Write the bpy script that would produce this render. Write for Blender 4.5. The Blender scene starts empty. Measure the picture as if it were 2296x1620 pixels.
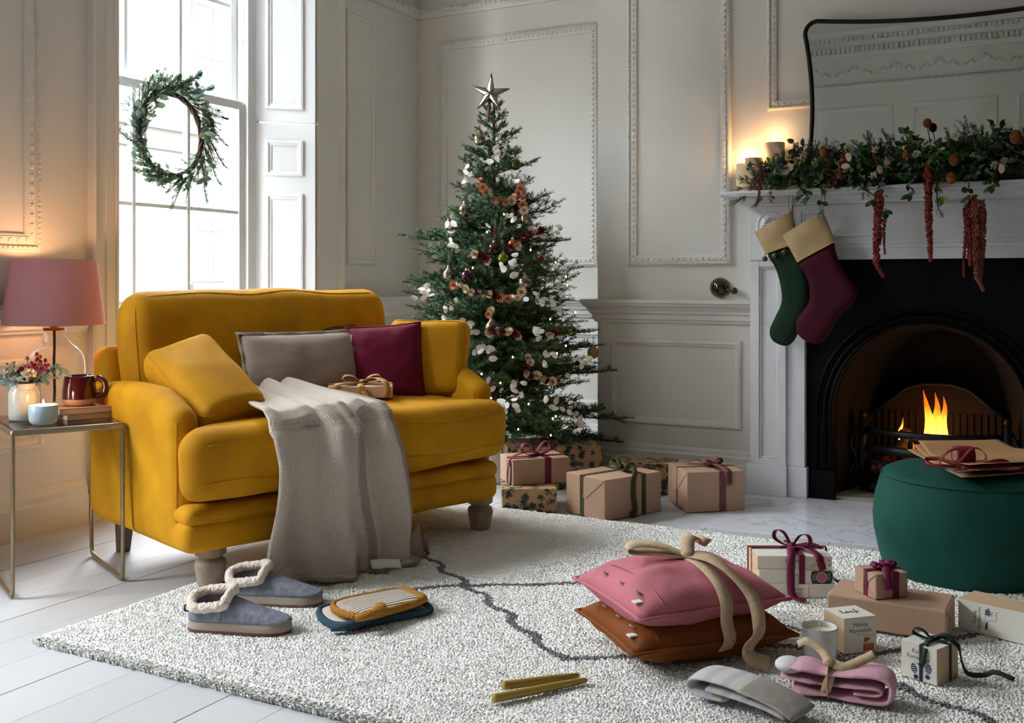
import bpy, bmesh, math, random
import numpy as np
from mathutils import Vector, Matrix, Euler, noise as mnoise
from mathutils.bvhtree import BVHTree
from mathutils.geometry import delaunay_2d_cdt
from math import pi, sin, cos, radians, sqrt

S = bpy.context.scene
COL = S.collection
rnd = random.Random(7)

# ------------------------------------------------------------------ camera
cam_d = bpy.data.cameras.new('camera')
cam = bpy.data.objects.new('camera', cam_d)
COL.objects.link(cam)
cam.location = (0, 0, 1.0)
cam.rotation_euler = (pi / 2, 0, radians(28.27))
cam_d.sensor_width = 36
cam_d.lens = 36 * 2333 / 2296
cam_d.shift_y = -(810 - 631) / 2296
cam_d.clip_start = 0.05
S.camera = cam

# ------------------------------------------------------------------ sky and exposure
S.view_settings.view_transform = 'Standard'
S.view_settings.look = 'None'
S.view_settings.gamma = 1
S.view_settings.use_curve_mapping = False
S.view_settings.exposure = 1.3
S.cycles.adaptive_threshold = 0.05
S.cycles.max_bounces = 7
S.cycles.diffuse_bounces = 4
S.cycles.glossy_bounces = 3
S.cycles.transmission_bounces = 6
S.cycles.transparent_max_bounces = 14
S.cycles.caustics_reflective = False
S.cycles.caustics_refractive = False
S.cycles.sample_clamp_indirect = 6
W = bpy.data.worlds.new('overcast_sky')
S.world = W
W.use_nodes = True
W.node_tree.nodes['Background'].inputs[0].default_value = (0.90, 0.955, 1.0, 1)
W.node_tree.nodes['Background'].inputs[1].default_value = 18.5


def portal(name, loc, sx, sz, facing):
    l = bpy.data.lights.new(name, 'AREA')
    l.shape = 'RECTANGLE'
    l.size = sx
    l.size_y = sz
    l.cycles.is_portal = True
    o = bpy.data.objects.new(name, l)
    o.location = loc
    o.rotation_euler = facing
    COL.objects.link(o)


# the room has two tall sash windows in its left wall; each gets a sampling portal for the sky
portal('window_portal', (-3.99, 3.62, 1.75), 1.2, 2.7, (pi / 2, 0, -pi / 2))
portal('window_portal', (-3.99, 0.97, 1.75), 1.3, 2.7, (pi / 2, 0, -pi / 2))


# ------------------------------------------------------------------ materials
def lin(c):
    if isinstance(c, str):
        c = c.lstrip('#')
        c = [int(c[i:i + 2], 16) / 255 for i in (0, 2, 4)]
    return tuple((x / 12.92 if x <= 0.04045 else ((x + 0.055) / 1.055) ** 2.4) for x in c)


MATS = {}


def mk(name, col, rough=0.6, metal=0.0, spec=0.5, sheen=0.0, sheen_tint=None, bump=None, var=None, col2=None,
       trans=0.0, ior=1.45, emit=None, coat=0.0, sss=0.0, wave=None):
    """Principled material; bump=(scale, strength), var=(scale, amount) noise between col and col2."""
    if name in MATS:
        return MATS[name]
    m = bpy.data.materials.new(name)
    m.use_nodes = True
    nt = m.node_tree
    b = nt.nodes['Principled BSDF']
    c = lin(col)
    b.inputs['Base Color'].default_value = (*c, 1)
    b.inputs['Roughness'].default_value = rough
    b.inputs['Metallic'].default_value = metal
    b.inputs['Specular IOR Level'].default_value = spec
    b.inputs['Transmission Weight'].default_value = trans
    b.inputs['IOR'].default_value = ior
    b.inputs['Coat Weight'].default_value = coat
    if sheen:
        b.inputs['Sheen Weight'].default_value = sheen
        b.inputs['Sheen Roughness'].default_value = 0.4
        b.inputs['Sheen Tint'].default_value = (*(lin(sheen_tint) if sheen_tint else c), 1)
    if sss:
        b.inputs['Subsurface Weight'].default_value = sss
        b.inputs['Subsurface Radius'].default_value = (0.02, 0.012, 0.006)
    if emit:
        b.inputs['Emission Color'].default_value = (*lin(emit[0]), 1)
        b.inputs['Emission Strength'].default_value = emit[1]
    tc = nt.nodes.new('ShaderNodeTexCoord')
    if var:
        n = nt.nodes.new('ShaderNodeTexNoise')
        n.inputs['Scale'].default_value = var[0]
        n.inputs['Detail'].default_value = 4
        nt.links.new(tc.outputs['Object'], n.inputs['Vector'])
        mx = nt.nodes.new('ShaderNodeMix')
        mx.data_type = 'RGBA'
        c2 = lin(col2) if col2 else tuple(x * (1 - var[1]) for x in c)
        mx.inputs[6].default_value = (*c, 1)
        mx.inputs[7].default_value = (*c2, 1)
        r = nt.nodes.new('ShaderNodeMapRange')
        r.inputs[1].default_value = 0.35
        r.inputs[2].default_value = 0.65
        nt.links.new(n.outputs['Fac'], r.inputs[0])
        nt.links.new(r.outputs[0], mx.inputs[0])
        nt.links.new(mx.outputs[2], b.inputs['Base Color'])
    if bump:
        n = nt.nodes.new('ShaderNodeTexNoise')
        n.inputs['Scale'].default_value = bump[0]
        n.inputs['Detail'].default_value = 3
        nt.links.new(tc.outputs['Object'], n.inputs['Vector'])
        bp = nt.nodes.new('ShaderNodeBump')
        bp.inputs['Strength'].default_value = bump[1]
        bp.inputs['Distance'].default_value = 0.01 if len(bump) < 3 else bump[2]
        nt.links.new(n.outputs['Fac'], bp.inputs['Height'])
        nt.links.new(bp.outputs[0], b.inputs['Normal'])
    if wave:  # (scale, strength, direction): knitted ribs
        n = nt.nodes.new('ShaderNodeTexWave')
        n.inputs['Scale'].default_value = wave[0]
        n.bands_direction = wave[2]
        n.inputs['Distortion'].default_value = 0.6
        n.inputs['Detail Scale'].default_value = 3
        nt.links.new(tc.outputs['UV' if len(wave) > 3 else 'Object'], n.inputs['Vector'])
        bp = nt.nodes.new('ShaderNodeBump')
        bp.inputs['Strength'].default_value = wave[1]
        bp.inputs['Distance'].default_value = 0.006
        nt.links.new(n.outputs['Fac'], bp.inputs['Height'])
        nt.links.new(bp.outputs[0], b.inputs['Normal'])
    MATS[name] = m
    return m


def thin_glass(name, tint=(1, 1, 1), gloss=1.0):
    """single-sheet glass: clear with Fresnel reflections"""
    m = bpy.data.materials.new(name)
    m.use_nodes = True
    nt = m.node_tree
    nt.nodes.remove(nt.nodes['Principled BSDF'])
    out = nt.nodes['Material Output']
    t = nt.nodes.new('ShaderNodeBsdfTransparent')
    t.inputs[0].default_value = (*tint, 1)
    g = nt.nodes.new('ShaderNodeBsdfGlossy')
    g.inputs['Roughness'].default_value = 0.02
    g.inputs[0].default_value = (1, 1, 1, 1)
    fr = nt.nodes.new('ShaderNodeFresnel')
    fr.inputs[0].default_value = 1.35
    mx = nt.nodes.new('ShaderNodeMixShader')
    ml = nt.nodes.new('ShaderNodeMath')
    ml.operation = 'MULTIPLY'
    ml.inputs[1].default_value = gloss
    nt.links.new(fr.outputs[0], ml.inputs[0])
    nt.links.new(ml.outputs[0], mx.inputs[0])
    nt.links.new(t.outputs[0], mx.inputs[1])
    nt.links.new(g.outputs[0], mx.inputs[2])
    nt.links.new(mx.outputs[0], out.inputs[0])
    return m


def emitter(name, col, strength):
    m = bpy.data.materials.new(name)
    m.use_nodes = True
    nt = m.node_tree
    nt.nodes.remove(nt.nodes['Principled BSDF'])
    e = nt.nodes.new('ShaderNodeEmission')
    e.inputs[0].default_value = (*lin(col), 1)
    e.inputs[1].default_value = strength
    nt.links.new(e.outputs[0], nt.nodes['Material Output'].inputs[0])
    return m


# ------------------------------------------------------------------ mesh helpers
def frame_from(z, up=None):
    """orthonormal (x, y, z) columns with the given z direction"""
    z = Vector(z).normalized()
    up = Vector(up) if up is not None else (Vector((0, 0, 1)) if abs(z.z) < 0.95 else Vector((1, 0, 0)))
    x = up.cross(z)
    if x.length < 1e-6:
        x = Vector((1, 0, 0)).cross(z)
    x.normalize()
    y = z.cross(x)
    return x, y, z


class MB:
    """collects pieces of geometry into one mesh"""

    def __init__(self):
        self.v, self.f, self.m = [], [], []

    def add(self, vs, fs, m=0, T=None):
        o = len(self.v)
        if T is not None:
            vs = [T @ Vector(p) for p in vs]
        self.v.extend([tuple(p) for p in vs])
        self.f.extend([tuple(i + o for i in f) for f in fs])
        self.m.extend([m] * len(fs))
        return self

    def box(self, lo, hi, m=0, T=None):
        (a, b, c), (d, e, g) = lo, hi
        vs = [(a, b, c), (d, b, c), (d, e, c), (a, e, c), (a, b, g), (d, b, g), (d, e, g), (a, e, g)]
        fs = [(3, 2, 1, 0), (4, 5, 6, 7), (0, 1, 5, 4), (1, 2, 6, 5), (2, 3, 7, 6), (3, 0, 4, 7)]
        return self.add(vs, fs, m, T)

    def tube(self, path, r, n=8, m=0, caps=True, closed=False, T=None, flat=1.0, up=None):
        P = [Vector(p) for p in path]
        k = len(P)
        rs = r if hasattr(r, '__len__') else [r] * k
        vs, fs = [], []
        x0 = None
        for i, p in enumerate(P):
            if closed:
                t = P[(i + 1) % k] - P[i - 1]
            else:
                t = P[min(i + 1, k - 1)] - P[max(i - 1, 0)]
            t = t.normalized() if t.length > 1e-9 else Vector((0, 0, 1))
            if x0 is None:
                x, y, _ = frame_from(t, up)
            else:
                y = t.cross(x0)
                if y.length < 1e-6:
                    x, y, _ = frame_from(t, up)
                else:
                    y.normalize()
                    x = y.cross(t)
            x0 = x
            for j in range(n):
                a = 2 * pi * j / n
                vs.append(p + x * (rs[i] * cos(a)) + y * (rs[i] * flat * sin(a)))
        for i in range(k if closed else k - 1):
            i2 = (i + 1) % k
            for j in range(n):
                j2 = (j + 1) % n
                fs.append((i * n + j, i * n + j2, i2 * n + j2, i2 * n + j))
        if caps and not closed:
            fs.append(tuple(range(n - 1, -1, -1)))
            fs.append(tuple((k - 1) * n + j for j in range(n)))
        return self.add(vs, fs, m, T)

    def lathe(self, prof, n=32, m=0, c=(0, 0, 0), T=None, close=False):
        vs, fs = [], []
        k = len(prof)
        for (r, z) in prof:
            for j in range(n):
                a = 2 * pi * j / n
                vs.append((c[0] + r * cos(a), c[1] + r * sin(a), c[2] + z))
        for i in range(k - 1):
            for j in range(n):
                j2 = (j + 1) % n
                fs.append((i * n + j, i * n + j2, (i + 1) * n + j2, (i + 1) * n + j))
        if prof[0][0] > 1e-5 and close:
            fs.append(tuple(range(n - 1, -1, -1)))
        if prof[-1][0] > 1e-5 and close:
            fs.append(tuple((k - 1) * n + j for j in range(n)))
        return self.add(vs, fs, m, T)

    def ball(self, c, r, nu=12, nv=8, m=0, T=None):
        rx, ry, rz = r if hasattr(r, '__len__') else (r, r, r)
        vs, fs = [], []
        for i in range(nv + 1):
            t = pi * i / nv
            for j in range(nu):
                a = 2 * pi * j / nu
                vs.append((c[0] + rx * sin(t) * cos(a), c[1] + ry * sin(t) * sin(a), c[2] - rz * cos(t)))
        for i in range(nv):
            for j in range(nu):
                j2 = (j + 1) % nu
                fs.append((i * nu + j, i * nu + j2, (i + 1) * nu + j2, (i + 1) * nu + j))
        return self.add(vs, fs, m, T)

    def prism(self, outline, a, b, m=0, T=None, axis='y'):
        """outline (u, w) extruded along the axis from a to b"""
        n = len(outline)
        put = {'y': lambda u, w, d: (u, d, w), 'x': lambda u, w, d: (d, u, w), 'z': lambda u, w, d: (u, w, d)}[axis]
        vs = [put(u, w, a) for u, w in outline] + [put(u, w, b) for u, w in outline]
        fs = [tuple(range(n)), tuple(range(2 * n - 1, n - 1, -1))]
        fs += [(i, i + n, (i + 1) % n + n, (i + 1) % n) for i in range(n)]
        return self.add(vs, fs, m, T)

    def strip(self, path, width, side=None, thick=0.0012, m=0, T=None, twist=None):
        """flat ribbon along a path; side = list of width directions (or one)"""
        P = [Vector(p) for p in path]
        k = len(P)
        vs, fs = [], []
        for i, p in enumerate(P):
            t = (P[min(i + 1, k - 1)] - P[max(i - 1, 0)]).normalized()
            s = Vector(side[i] if isinstance(side, list) else side) if side is not None else Vector((0, 0, 1)).cross(t)
            s = s - t * s.dot(t)
            s.normalize()
            nn = t.cross(s)
            w = (width[i] if hasattr(width, '__len__') else width) / 2
            vs += [p + s * w + nn * thick / 2, p - s * w + nn * thick / 2, p - s * w - nn * thick / 2, p + s * w - nn * thick / 2]
        for i in range(k - 1):
            for j in range(4):
                j2 = (j + 1) % 4
                fs.append((i * 4 + j, i * 4 + j2, i * 4 + 4 + j2, i * 4 + 4 + j))
        fs += [(3, 2, 1, 0), tuple((k - 1) * 4 + j for j in range(4))]
        return self.add(vs, fs, m, T)

    def grid(self, nu, nv, fn, m=0, T=None, wrap=False):
        vs = [fn(i / (nu - (0 if wrap else 1)), j / (nv - 1)) for j in range(nv) for i in range(nu)]
        fs = []
        for j in range(nv - 1):
            for i in range(nu if wrap else nu - 1):
                i2 = (i + 1) % nu
                fs.append((j * nu + i, j * nu + i2, (j + 1) * nu + i2, (j + 1) * nu + i))
        return self.add(vs, fs, m, T)

    def mesh(self, name, mats, smooth=True):
        me = bpy.data.meshes.new(name)
        me.from_pydata(self.v, [], self.f)
        for mm in (mats if isinstance(mats, (list, tuple)) else [mats]):
            me.materials.append(mm)
        me.polygons.foreach_set('material_index', self.m)
        me.polygons.foreach_set('use_smooth', [smooth] * len(self.f))
        me.update()
        return me

    def build(self, name, mats, parent=None, smooth=True, bevel=None, sub=0, solid=0, weld=False, angle=None, recalc=False):
        me = self.mesh(name, mats, smooth)
        if weld or recalc:
            bm = bmesh.new()
            bm.from_mesh(me)
            if weld:
                bmesh.ops.remove_doubles(bm, verts=bm.verts, dist=1e-5)
            bmesh.ops.recalc_face_normals(bm, faces=bm.faces)
            bm.to_mesh(me)
            bm.free()
        return obj(name, me, parent, bevel=bevel, sub=sub, solid=solid, angle=angle)


def obj(name, me, parent=None, bevel=None, sub=0, solid=0, angle=None):
    o = bpy.data.objects.new(name, me)
    COL.objects.link(o)
    if parent is not None:
        o.parent = parent
    if solid:
        md = o.modifiers.new('thickness', 'SOLIDIFY')
        md.thickness = solid
        md.offset = 0
    if bevel:
        md = o.modifiers.new('edge', 'BEVEL')
        md.width = bevel
        md.segments = 2
        md.limit_method = 'ANGLE'
        md.angle_limit = radians(40)
        md.harden_normals = False
    if sub:
        md = o.modifiers.new('smooth', 'SUBSURF')
        md.levels = sub
        md.render_levels = sub
    if angle:
        me.shade_flat() if False else None
        try:
            me.set_sharp_from_angle(angle=radians(angle))
        except Exception:
            pass
    return o


def tag(o, label, cat, group=None, kind=None):
    o['label'] = label
    o['category'] = cat
    if group:
        o['group'] = group
    if kind:
        o['kind'] = kind
    return o


def struct(o):
    o['kind'] = 'structure'
    return o


def empty(name, loc=(0, 0, 0), rz=0.0):
    o = bpy.data.objects.new(name, None)
    o.empty_display_size = 0.05
    o.location = loc
    o.rotation_euler = (0, 0, rz)
    COL.objects.link(o)
    return o


def copy_tree(o, parent=None):
    c = o.copy()
    COL.objects.link(c)
    c.parent = parent
    for ch in o.children:
        copy_tree(ch, c)
    return c


def rot(a, axis='Z'):
    return Matrix.Rotation(a, 4, axis)


def trs(loc, rz=0.0, sc=1.0):
    return Matrix.Translation(loc) @ rot(rz) @ Matrix.Scale(sc, 4)


def rounded_box(h, r, seg=3, inner=6, puff=0.0, noise_amp=0.0, noise_scale=3.0, seed=0.0, puff_axes=(1, 1, 1)):
    """rounded box with half sizes h and corner radius r; returns verts, faces. puff swells the faces like upholstery"""
    h = np.array(h, float)
    r = min(r, h.min() * 0.999)

    def coords(hh):
        core = np.linspace(-(hh - r), hh - r, inner + 1)
        t = np.tan(np.linspace(0, pi / 4, seg + 1)[1:]) * r
        return np.concatenate([-(hh - r) - t[::-1], core, hh - r + t])

    cs = [coords(x) for x in h]
    vs, fs = [], []
    for ax in range(3):
        u, w = (ax + 1) % 3, (ax + 2) % 3
        for sgn in (-1, 1):
            base = len(vs)
            nu, nw = len(cs[u]), len(cs[w])
            for j in range(nw):
                for i in range(nu):
                    p = np.zeros(3)
                    p[ax] = sgn * h[ax]
                    p[u] = cs[u][i]
                    p[w] = cs[w][j]
                    vs.append(p)
            for j in range(nw - 1):
                for i in range(nu - 1):
                    q = (base + j * nu + i, base + j * nu + i + 1, base + (j + 1) * nu + i + 1, base + (j + 1) * nu + i)
                    fs.append(q if sgn > 0 else q[::-1])
    V = np.array(vs)
    Q = np.clip(V, -(h - r), h - r)
    D = V - Q
    D = D / np.maximum(np.linalg.norm(D, axis=1, keepdims=True), 1e-9)
    out = Q + D * r
    if puff:
        s = np.clip(1 - (Q / np.maximum(h, 1e-6)) ** 2, 0, 1)
        for ax in range(3):
            u, w = (ax + 1) % 3, (ax + 2) % 3
            out[:, ax] += D[:, ax] * puff * puff_axes[ax] * np.sqrt(s[:, u] * s[:, w])
    if noise_amp:
        for i in range(len(out)):
            p = Vector(out[i] * noise_scale) + Vector((seed, seed * 1.7, -seed))
            out[i] += D[i] * noise_amp * mnoise.noise(p)
    return [tuple(p) for p in out], fs


def soft_block(name, c, h, r, mat, parent=None, puff=0.0, T=None, noise_amp=0.0, noise_scale=3.0, seed=0.0, seg=3, inner=6, puff_axes=(1, 1, 1)):
    vs, fs = rounded_box(h, r, seg, inner, puff, noise_amp, noise_scale, seed, puff_axes)
    M = Matrix.Translation(c) @ (T if T is not None else Matrix.Identity(4))
    mb = MB().add(vs, fs, 0, M)
    return mb.build(name, mat, parent, weld=True)


def pillow_mesh(w, hgt, t, n=22, pinch=0.06, power=2.4, seed=0.0, wr=0.004, m=0):
    """knife-edge cushion in the xz plane, thickness along y; both sheets share the seam"""
    mb = MB()

    def pt(u, v, sg):
        a, b = 2 * u - 1, 2 * v - 1
        prof = max(0.0, (1 - abs(a) ** power)) ** 0.55 * max(0.0, (1 - abs(b) ** power)) ** 0.55
        x = a * w / 2 * (1 - pinch * (1 - b * b))
        z = b * hgt / 2 * (1 - pinch * (1 - a * a))
        nz = mnoise.noise(Vector((a * 2.2 + seed, b * 2.2, sg * 3 + seed)))
        nz2 = mnoise.noise(Vector((a * 6 + seed, b * 6, sg * 5 - seed)))
        y = sg * (t / 2 * prof * (1 + 0.18 * nz) + wr * nz2 * min(1.0, prof * 2))
        return (x, y, z)

    mb.grid(n, n, lambda u, v: pt(u, v, -1), m)
    mb.grid(n, n, lambda u, v: pt(1 - u, v, 1), m)
    return mb


def seam_loop(w, hgt, pinch=0.06, n=20):
    P = []
    for k in range(n):
        P.append((2 * k / n - 1, -1))
    for k in range(n):
        P.append((1, 2 * k / n - 1))
    for k in range(n):
        P.append((1 - 2 * k / n, 1))
    for k in range(n):
        P.append((-1, 1 - 2 * k / n))
    return [(a * w / 2 * (1 - pinch * (1 - b * b)), 0, b * hgt / 2 * (1 - pinch * (1 - a * a))) for a, b in P]


def smooth_path(pts, n=8):
    """Catmull-Rom through the points"""
    P = [Vector(p) for p in pts]
    P = [P[0] * 2 - P[1]] + P + [P[-1] * 2 - P[-2]]
    out = []
    for i in range(1, len(P) - 2):
        for k in range(n):
            t = k / n
            p0, p1, p2, p3 = P[i - 1], P[i], P[i + 1], P[i + 2]
            out.append(0.5 * ((2 * p1) + (p2 - p0) * t + (2 * p0 - 5 * p1 + 4 * p2 - p3) * t * t + (3 * p1 - p0 - 3 * p2 + p3) * t ** 3))
    out.append(P[-2])
    return out


def lettering(text, size, parent, T, mat, align='CENTER', bold=True, name='lettering', line=1.0):
    """flat printed words as a thin mesh"""
    cu = bpy.data.curves.new('words', 'FONT')
    cu.body = text
    cu.size = size
    cu.align_x = align
    cu.align_y = 'TOP'
    cu.space_line = line
    cu.offset = 0
    cu.resolution_u = 2
    tmp = bpy.data.objects.new('words', cu)
    COL.objects.link(tmp)
    dg = bpy.context.evaluated_depsgraph_get()
    me = bpy.data.meshes.new_from_object(tmp.evaluated_get(dg))
    bpy.data.objects.remove(tmp)
    bpy.data.curves.remove(cu)
    me.transform(T)
    me.materials.clear()
    me.materials.append(mat)
    me.name = name
    return obj(name, me, parent)


# ------------------------------------------------------------------ shared materials
WALL = mk('wall_paint', '#cfccc6', 0.55, spec=0.35, bump=(40, 0.04))
TRIM = mk('trim_paint', '#d1cec8', 0.45, spec=0.4)
WHITE = mk('window_paint', '#d4d6d8', 0.45, spec=0.4)

# ================================================================== the room
XW, YB, YC, YF, XR, ZC = -3.615, 5.49, 4.93, -2.1, 4.2, 3.25
XL, XCR = -2.15, 1.03            # chimney breast left and right
XF = -0.56                       # fireplace centre line

# --- floor: painted boards laid along the window wall
boardm = mk('floor_paint', '#bebfc1', 0.5, spec=0.3, bump=(18, 0.05), var=(1.3, 0.06))
board_b = mk('floor_paint_b', '#babbbd', 0.5, spec=0.3, bump=(18, 0.05), var=(1.3, 0.06))
gap = mk('floor_gap', '#4a443d', 0.9)
fl = struct(MB().box((XW - 0.35, YF, -0.06), (XR, YB, -0.022)).build('floor', gap, smooth=False))
bw, x, k = 0.163, -2.119 - 0.163 * 10, 0
while x < XR - 0.02:
    x0, x1 = max(x, XW - 0.3), min(x + bw, XR)
    ys = [YF, YB]
    if x > -1.5:
        ys = [YF, 1.2 + ((k * 37) % 11) * 0.12, YB]
    for a, b in zip(ys[:-1], ys[1:]):
        MB().box((x0 + 0.0011, a + 0.001, -0.03), (x1 - 0.0011, b - 0.001, ((k * 7) % 3) * 0.0004)).build('board', [boardm, board_b][(k // 2) % 2], fl, smooth=False)
    x += bw
    k += 1

# --- ceiling
struct(MB().box((XW - 0.35, YF - 0.1, ZC), (XR + 0.1, YB + 0.1, ZC + 0.1)).build('ceiling', mk('ceiling_paint', '#d9d8d0', 0.7), smooth=False))

# --- walls
W1 = (3.08, 4.45)     # seen window opening along the wall
W2 = (0.30, 1.65)     # second window, out of frame
ZT = 3.05
w = MB()
for a, b in ((YF - 0.1, W2[0]), (W2[1], W1[0]), (W1[1], YB + 0.1)):
    w.box((XW - 0.4, a, 0), (XW, b, ZC))
for a, b in (W1, W2):
    w.box((XW - 0.4, a, ZT), (XW, b, ZC))
    w.box((XW - 0.4, a, -0.06), (XW - 0.22, b, 0.42))
struct(w.build('wall_left', WALL, smooth=False))
struct(MB().box((XW, YB, 0), (XR, YB + 0.1, ZC)).build('wall_back', WALL, smooth=False))
struct(MB().box((XR, YF, 0), (XR + 0.1, YB, ZC)).build('wall_right', WALL, smooth=False))
struct(MB().box((XW, YF - 0.1, 0), (XR, YF, ZC)).build('wall_front', WALL, smooth=False))
# chimney breast with the fire opening
w = MB()
w.box((XL, YC, 0), (XF - 0.45, YB, ZC))
w.box((XF + 0.45, YC, 0), (XCR, YB, ZC))
w.box((XF - 0.45, YC, 0.95), (XF + 0.45, YB, ZC))
struct(w.build('wall_breast', WALL, smooth=False))


# --- mouldings: a profile (out, z) swept along straight runs
def run(mb, prof, p0, p1, out, m=0, miter0=0.0, miter1=0.0):
    """sweep profile points (distance from the wall, height) from p0 to p1; out = unit wall normal"""
    p0, p1, out = Vector(p0), Vector(p1), Vector(out)
    d = (p1 - p0).normalized()
    n = len(prof)
    vs = []
    for p, mt in ((p0, miter0), (p1, miter1)):
        for (o, z) in prof:
            vs.append(p + out * o + Vector((0, 0, z)) + d * (mt * o))
    fs = [(i, i + 1, n + i + 1, n + i) for i in range(n - 1)] + [tuple(range(n - 1, -1, -1)), tuple(range(n, 2 * n))]
    mb.add(vs, fs, m)


DADO = [(0, .795), (.012, .795), (.014, .805), (.022, .812), (.024, .835), (.034, .842), (.036, .852), (.05, .872), (.058, .878), (.062, .89), (.07, .893), (.07, .910), (0, .910)]
BASE = [(0, 0), (.026, 0), (.026, .115), (.020, .124), (.020, .150), (.013, .160), (.010, .175), (.004, .184), (0, .186)]
t = MB()
for prof in (DADO, BASE):
    e = 1 if prof is DADO else 1
    run(t, prof, (XL, YC, 0), (-1.34, YC, 0), (0, -1, 0), miter0=-1)
    run(t, prof, (XL, YB, 0), (XL, YC, 0), (-1, 0, 0), miter1=1)
struct(t.build('trim_1', TRIM, smooth=False))
t = MB()
for prof in (DADO, BASE):
    run(t, prof, (XW, YB, 0), (XL, YB, 0), (0, -1, 0))
struct(t.build('trim_2', TRIM, smooth=False))
t = MB()
for prof in (DADO, BASE):
    run(t, prof, (XW, YF, 0), (XW, W2[0] - 0.16, 0), (1, 0, 0))
    run(t, prof, (XW, W2[1] + 0.16, 0), (XW, 2.97, 0), (1, 0, 0))
    run(t, prof, (XW, 4.70, 0), (XW, YB, 0), (1, 0, 0))
struct(t.build('trim_3', TRIM, smooth=False))
t = MB()
for prof in (DADO, BASE):
    run(t, prof, (XW, YF, 0), (XR, YF, 0), (0, 1, 0))
    run(t, prof, (XR, YF, 0), (XR, YB, 0), (-1, 0, 0))
    run(t, prof, (0.24, YC, 0), (XCR, YC, 0), (0, -1, 0))
struct(t.build('trim_4', TRIM, smooth=False))


# --- moulded panel frames; rich ones carry an egg row and a bead row
def panel(n, org, du, out, u0, u1, z0, z1, width=0.055, depth=0.018, rich=True, sides='btlr', pitch=0.030):
    """rectangular frame on a wall: org + du*u, heights z0..z1, mitred"""
    org, du, out = Vector(org), Vector(du), Vector(out)
    mb = MB()
    if rich:
        prof = [(0, 0), (0, .006), (.10, .012), (.16, depth), (.30, depth), (.34, .010), (.42, .010), (.46, .014), (.80, depth * .75), (.86, .012), (.93, .012), (1, .004), (1, 0)]
    else:
        prof = [(0, 0), (0, .006), (.2, .014), (.45, .016), (.55, .009), (.8, .008), (1, .003), (1, 0)]
    n_ = len(prof)
    corners = [(u0, z0, 1, 1), (u1, z0, -1, 1), (u1, z1, -1, -1), (u0, z1, 1, -1)]
    vs = []
    for (u, z, su, sz) in corners:
        for (s, o) in prof:
            vs.append(org + du * (u + su * s * width) + Vector((0, 0, z + sz * s * width)) + out * o)
    fs = []
    for k in range(4):
        k2 = (k + 1) % 4
        for i in range(n_ - 1):
            fs.append((k * n_ + i, k2 * n_ + i, k2 * n_ + i + 1, k * n_ + i + 1))
    mb.add(vs, fs)
    if rich:
        for (a, b, horiz, fixed, s) in ((u0, u1, True, z0, 1), (u0, u1, True, z1, -1), (z0, z1, False, u0, 1), (z0, z1, False, u1, -1)):
            L = b - a
            for (row, frac, hl, ww, oo, pt) in ((0, .23, .16, .30, depth + .002, pitch * .55), (1, .63, .30, .34, .0165, pitch)):
                cnt = int((L - 2 * width * frac) / pt)
                for i in range(cnt):
                    q = a + width * frac + (i + .5) * (L - 2 * width * frac) / cnt
                    c2 = fixed + s * width * frac
                    hh, wd = width * hl / 2, pt * ww
                    if horiz:
                        c = org + du * q + Vector((0, 0, c2))
                        eu, ez = du * wd, Vector((0, 0, hh))
                    else:
                        c = org + du * c2 + Vector((0, 0, q))
                        eu, ez = du * hh, Vector((0, 0, wd))
                    o1, o2 = out * (oo - .008), out * (oo + .003)
                    mb.add([c - eu - ez + o1, c + eu - ez + o1, c + eu + ez + o1, c - eu + ez + o1,
                            c - eu * .5 - ez * .5 + o2, c + eu * .5 - ez * .5 + o2, c + eu * .5 + ez * .5 + o2, c - eu * .5 + ez * .5 + o2],
                           [(4, 5, 6, 7), (0, 1, 5, 4), (1, 2, 6, 5), (2, 3, 7, 6), (3, 0, 4, 7)])
    struct(mb.build('trim_%d' % n, TRIM, smooth=False))


BR, AL, LW = ((0, YC, 0), (1, 0, 0), (0, -1, 0)), ((0, YB, 0), (1, 0, 0), (0, -1, 0)), ((XW, 0, 0), (0, 1, 0), (1, 0, 0))
panel(5, *BR, -1.985, -1.445, 1.078, 2.72, 0.055)
panel(6, *BR, -1.272, 0.15, 1.808, 2.72, 0.048)
panel(7, *BR, -2.078, -1.397, 0.285, 0.712, 0.035, rich=False)
panel(8, *AL, -3.466, -2.385, 1.086, 2.49, 0.060)
panel(9, *AL, -3.45, -2.30, 0.285, 0.712, 0.035, rich=False)
panel(10, *LW, 4.74, 5.03, 1.10, 2.55, 0.045, rich=False)
panel(11, *LW, 1.90, 2.755, 1.115, 2.60, 0.075, 0.022, pitch=0.038)
panel(12, *LW, 1.95, 2.77, 0.335, 0.70, 0.045, rich=False)
panel(13, *LW, 4.80, 5.20, 0.285, 0.712, 0.035, rich=False)
FW, RW = ((0, YF, 0), (1, 0, 0), (0, 1, 0)), ((XR, 0, 0), (0, 1, 0), (-1, 0, 0))
for i in range(5):
    panel(14 + i, *FW, -2.53 + i * 1.02, -1.69 + i * 1.02, 1.10, 2.45, 0.05, rich=False)
panel(19, *RW, 0.0, 2.2, 1.10, 2.45, 0.05, rich=False)
panel(20, *RW, 2.5, 4.7, 1.10, 2.45, 0.05, rich=False)


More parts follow.
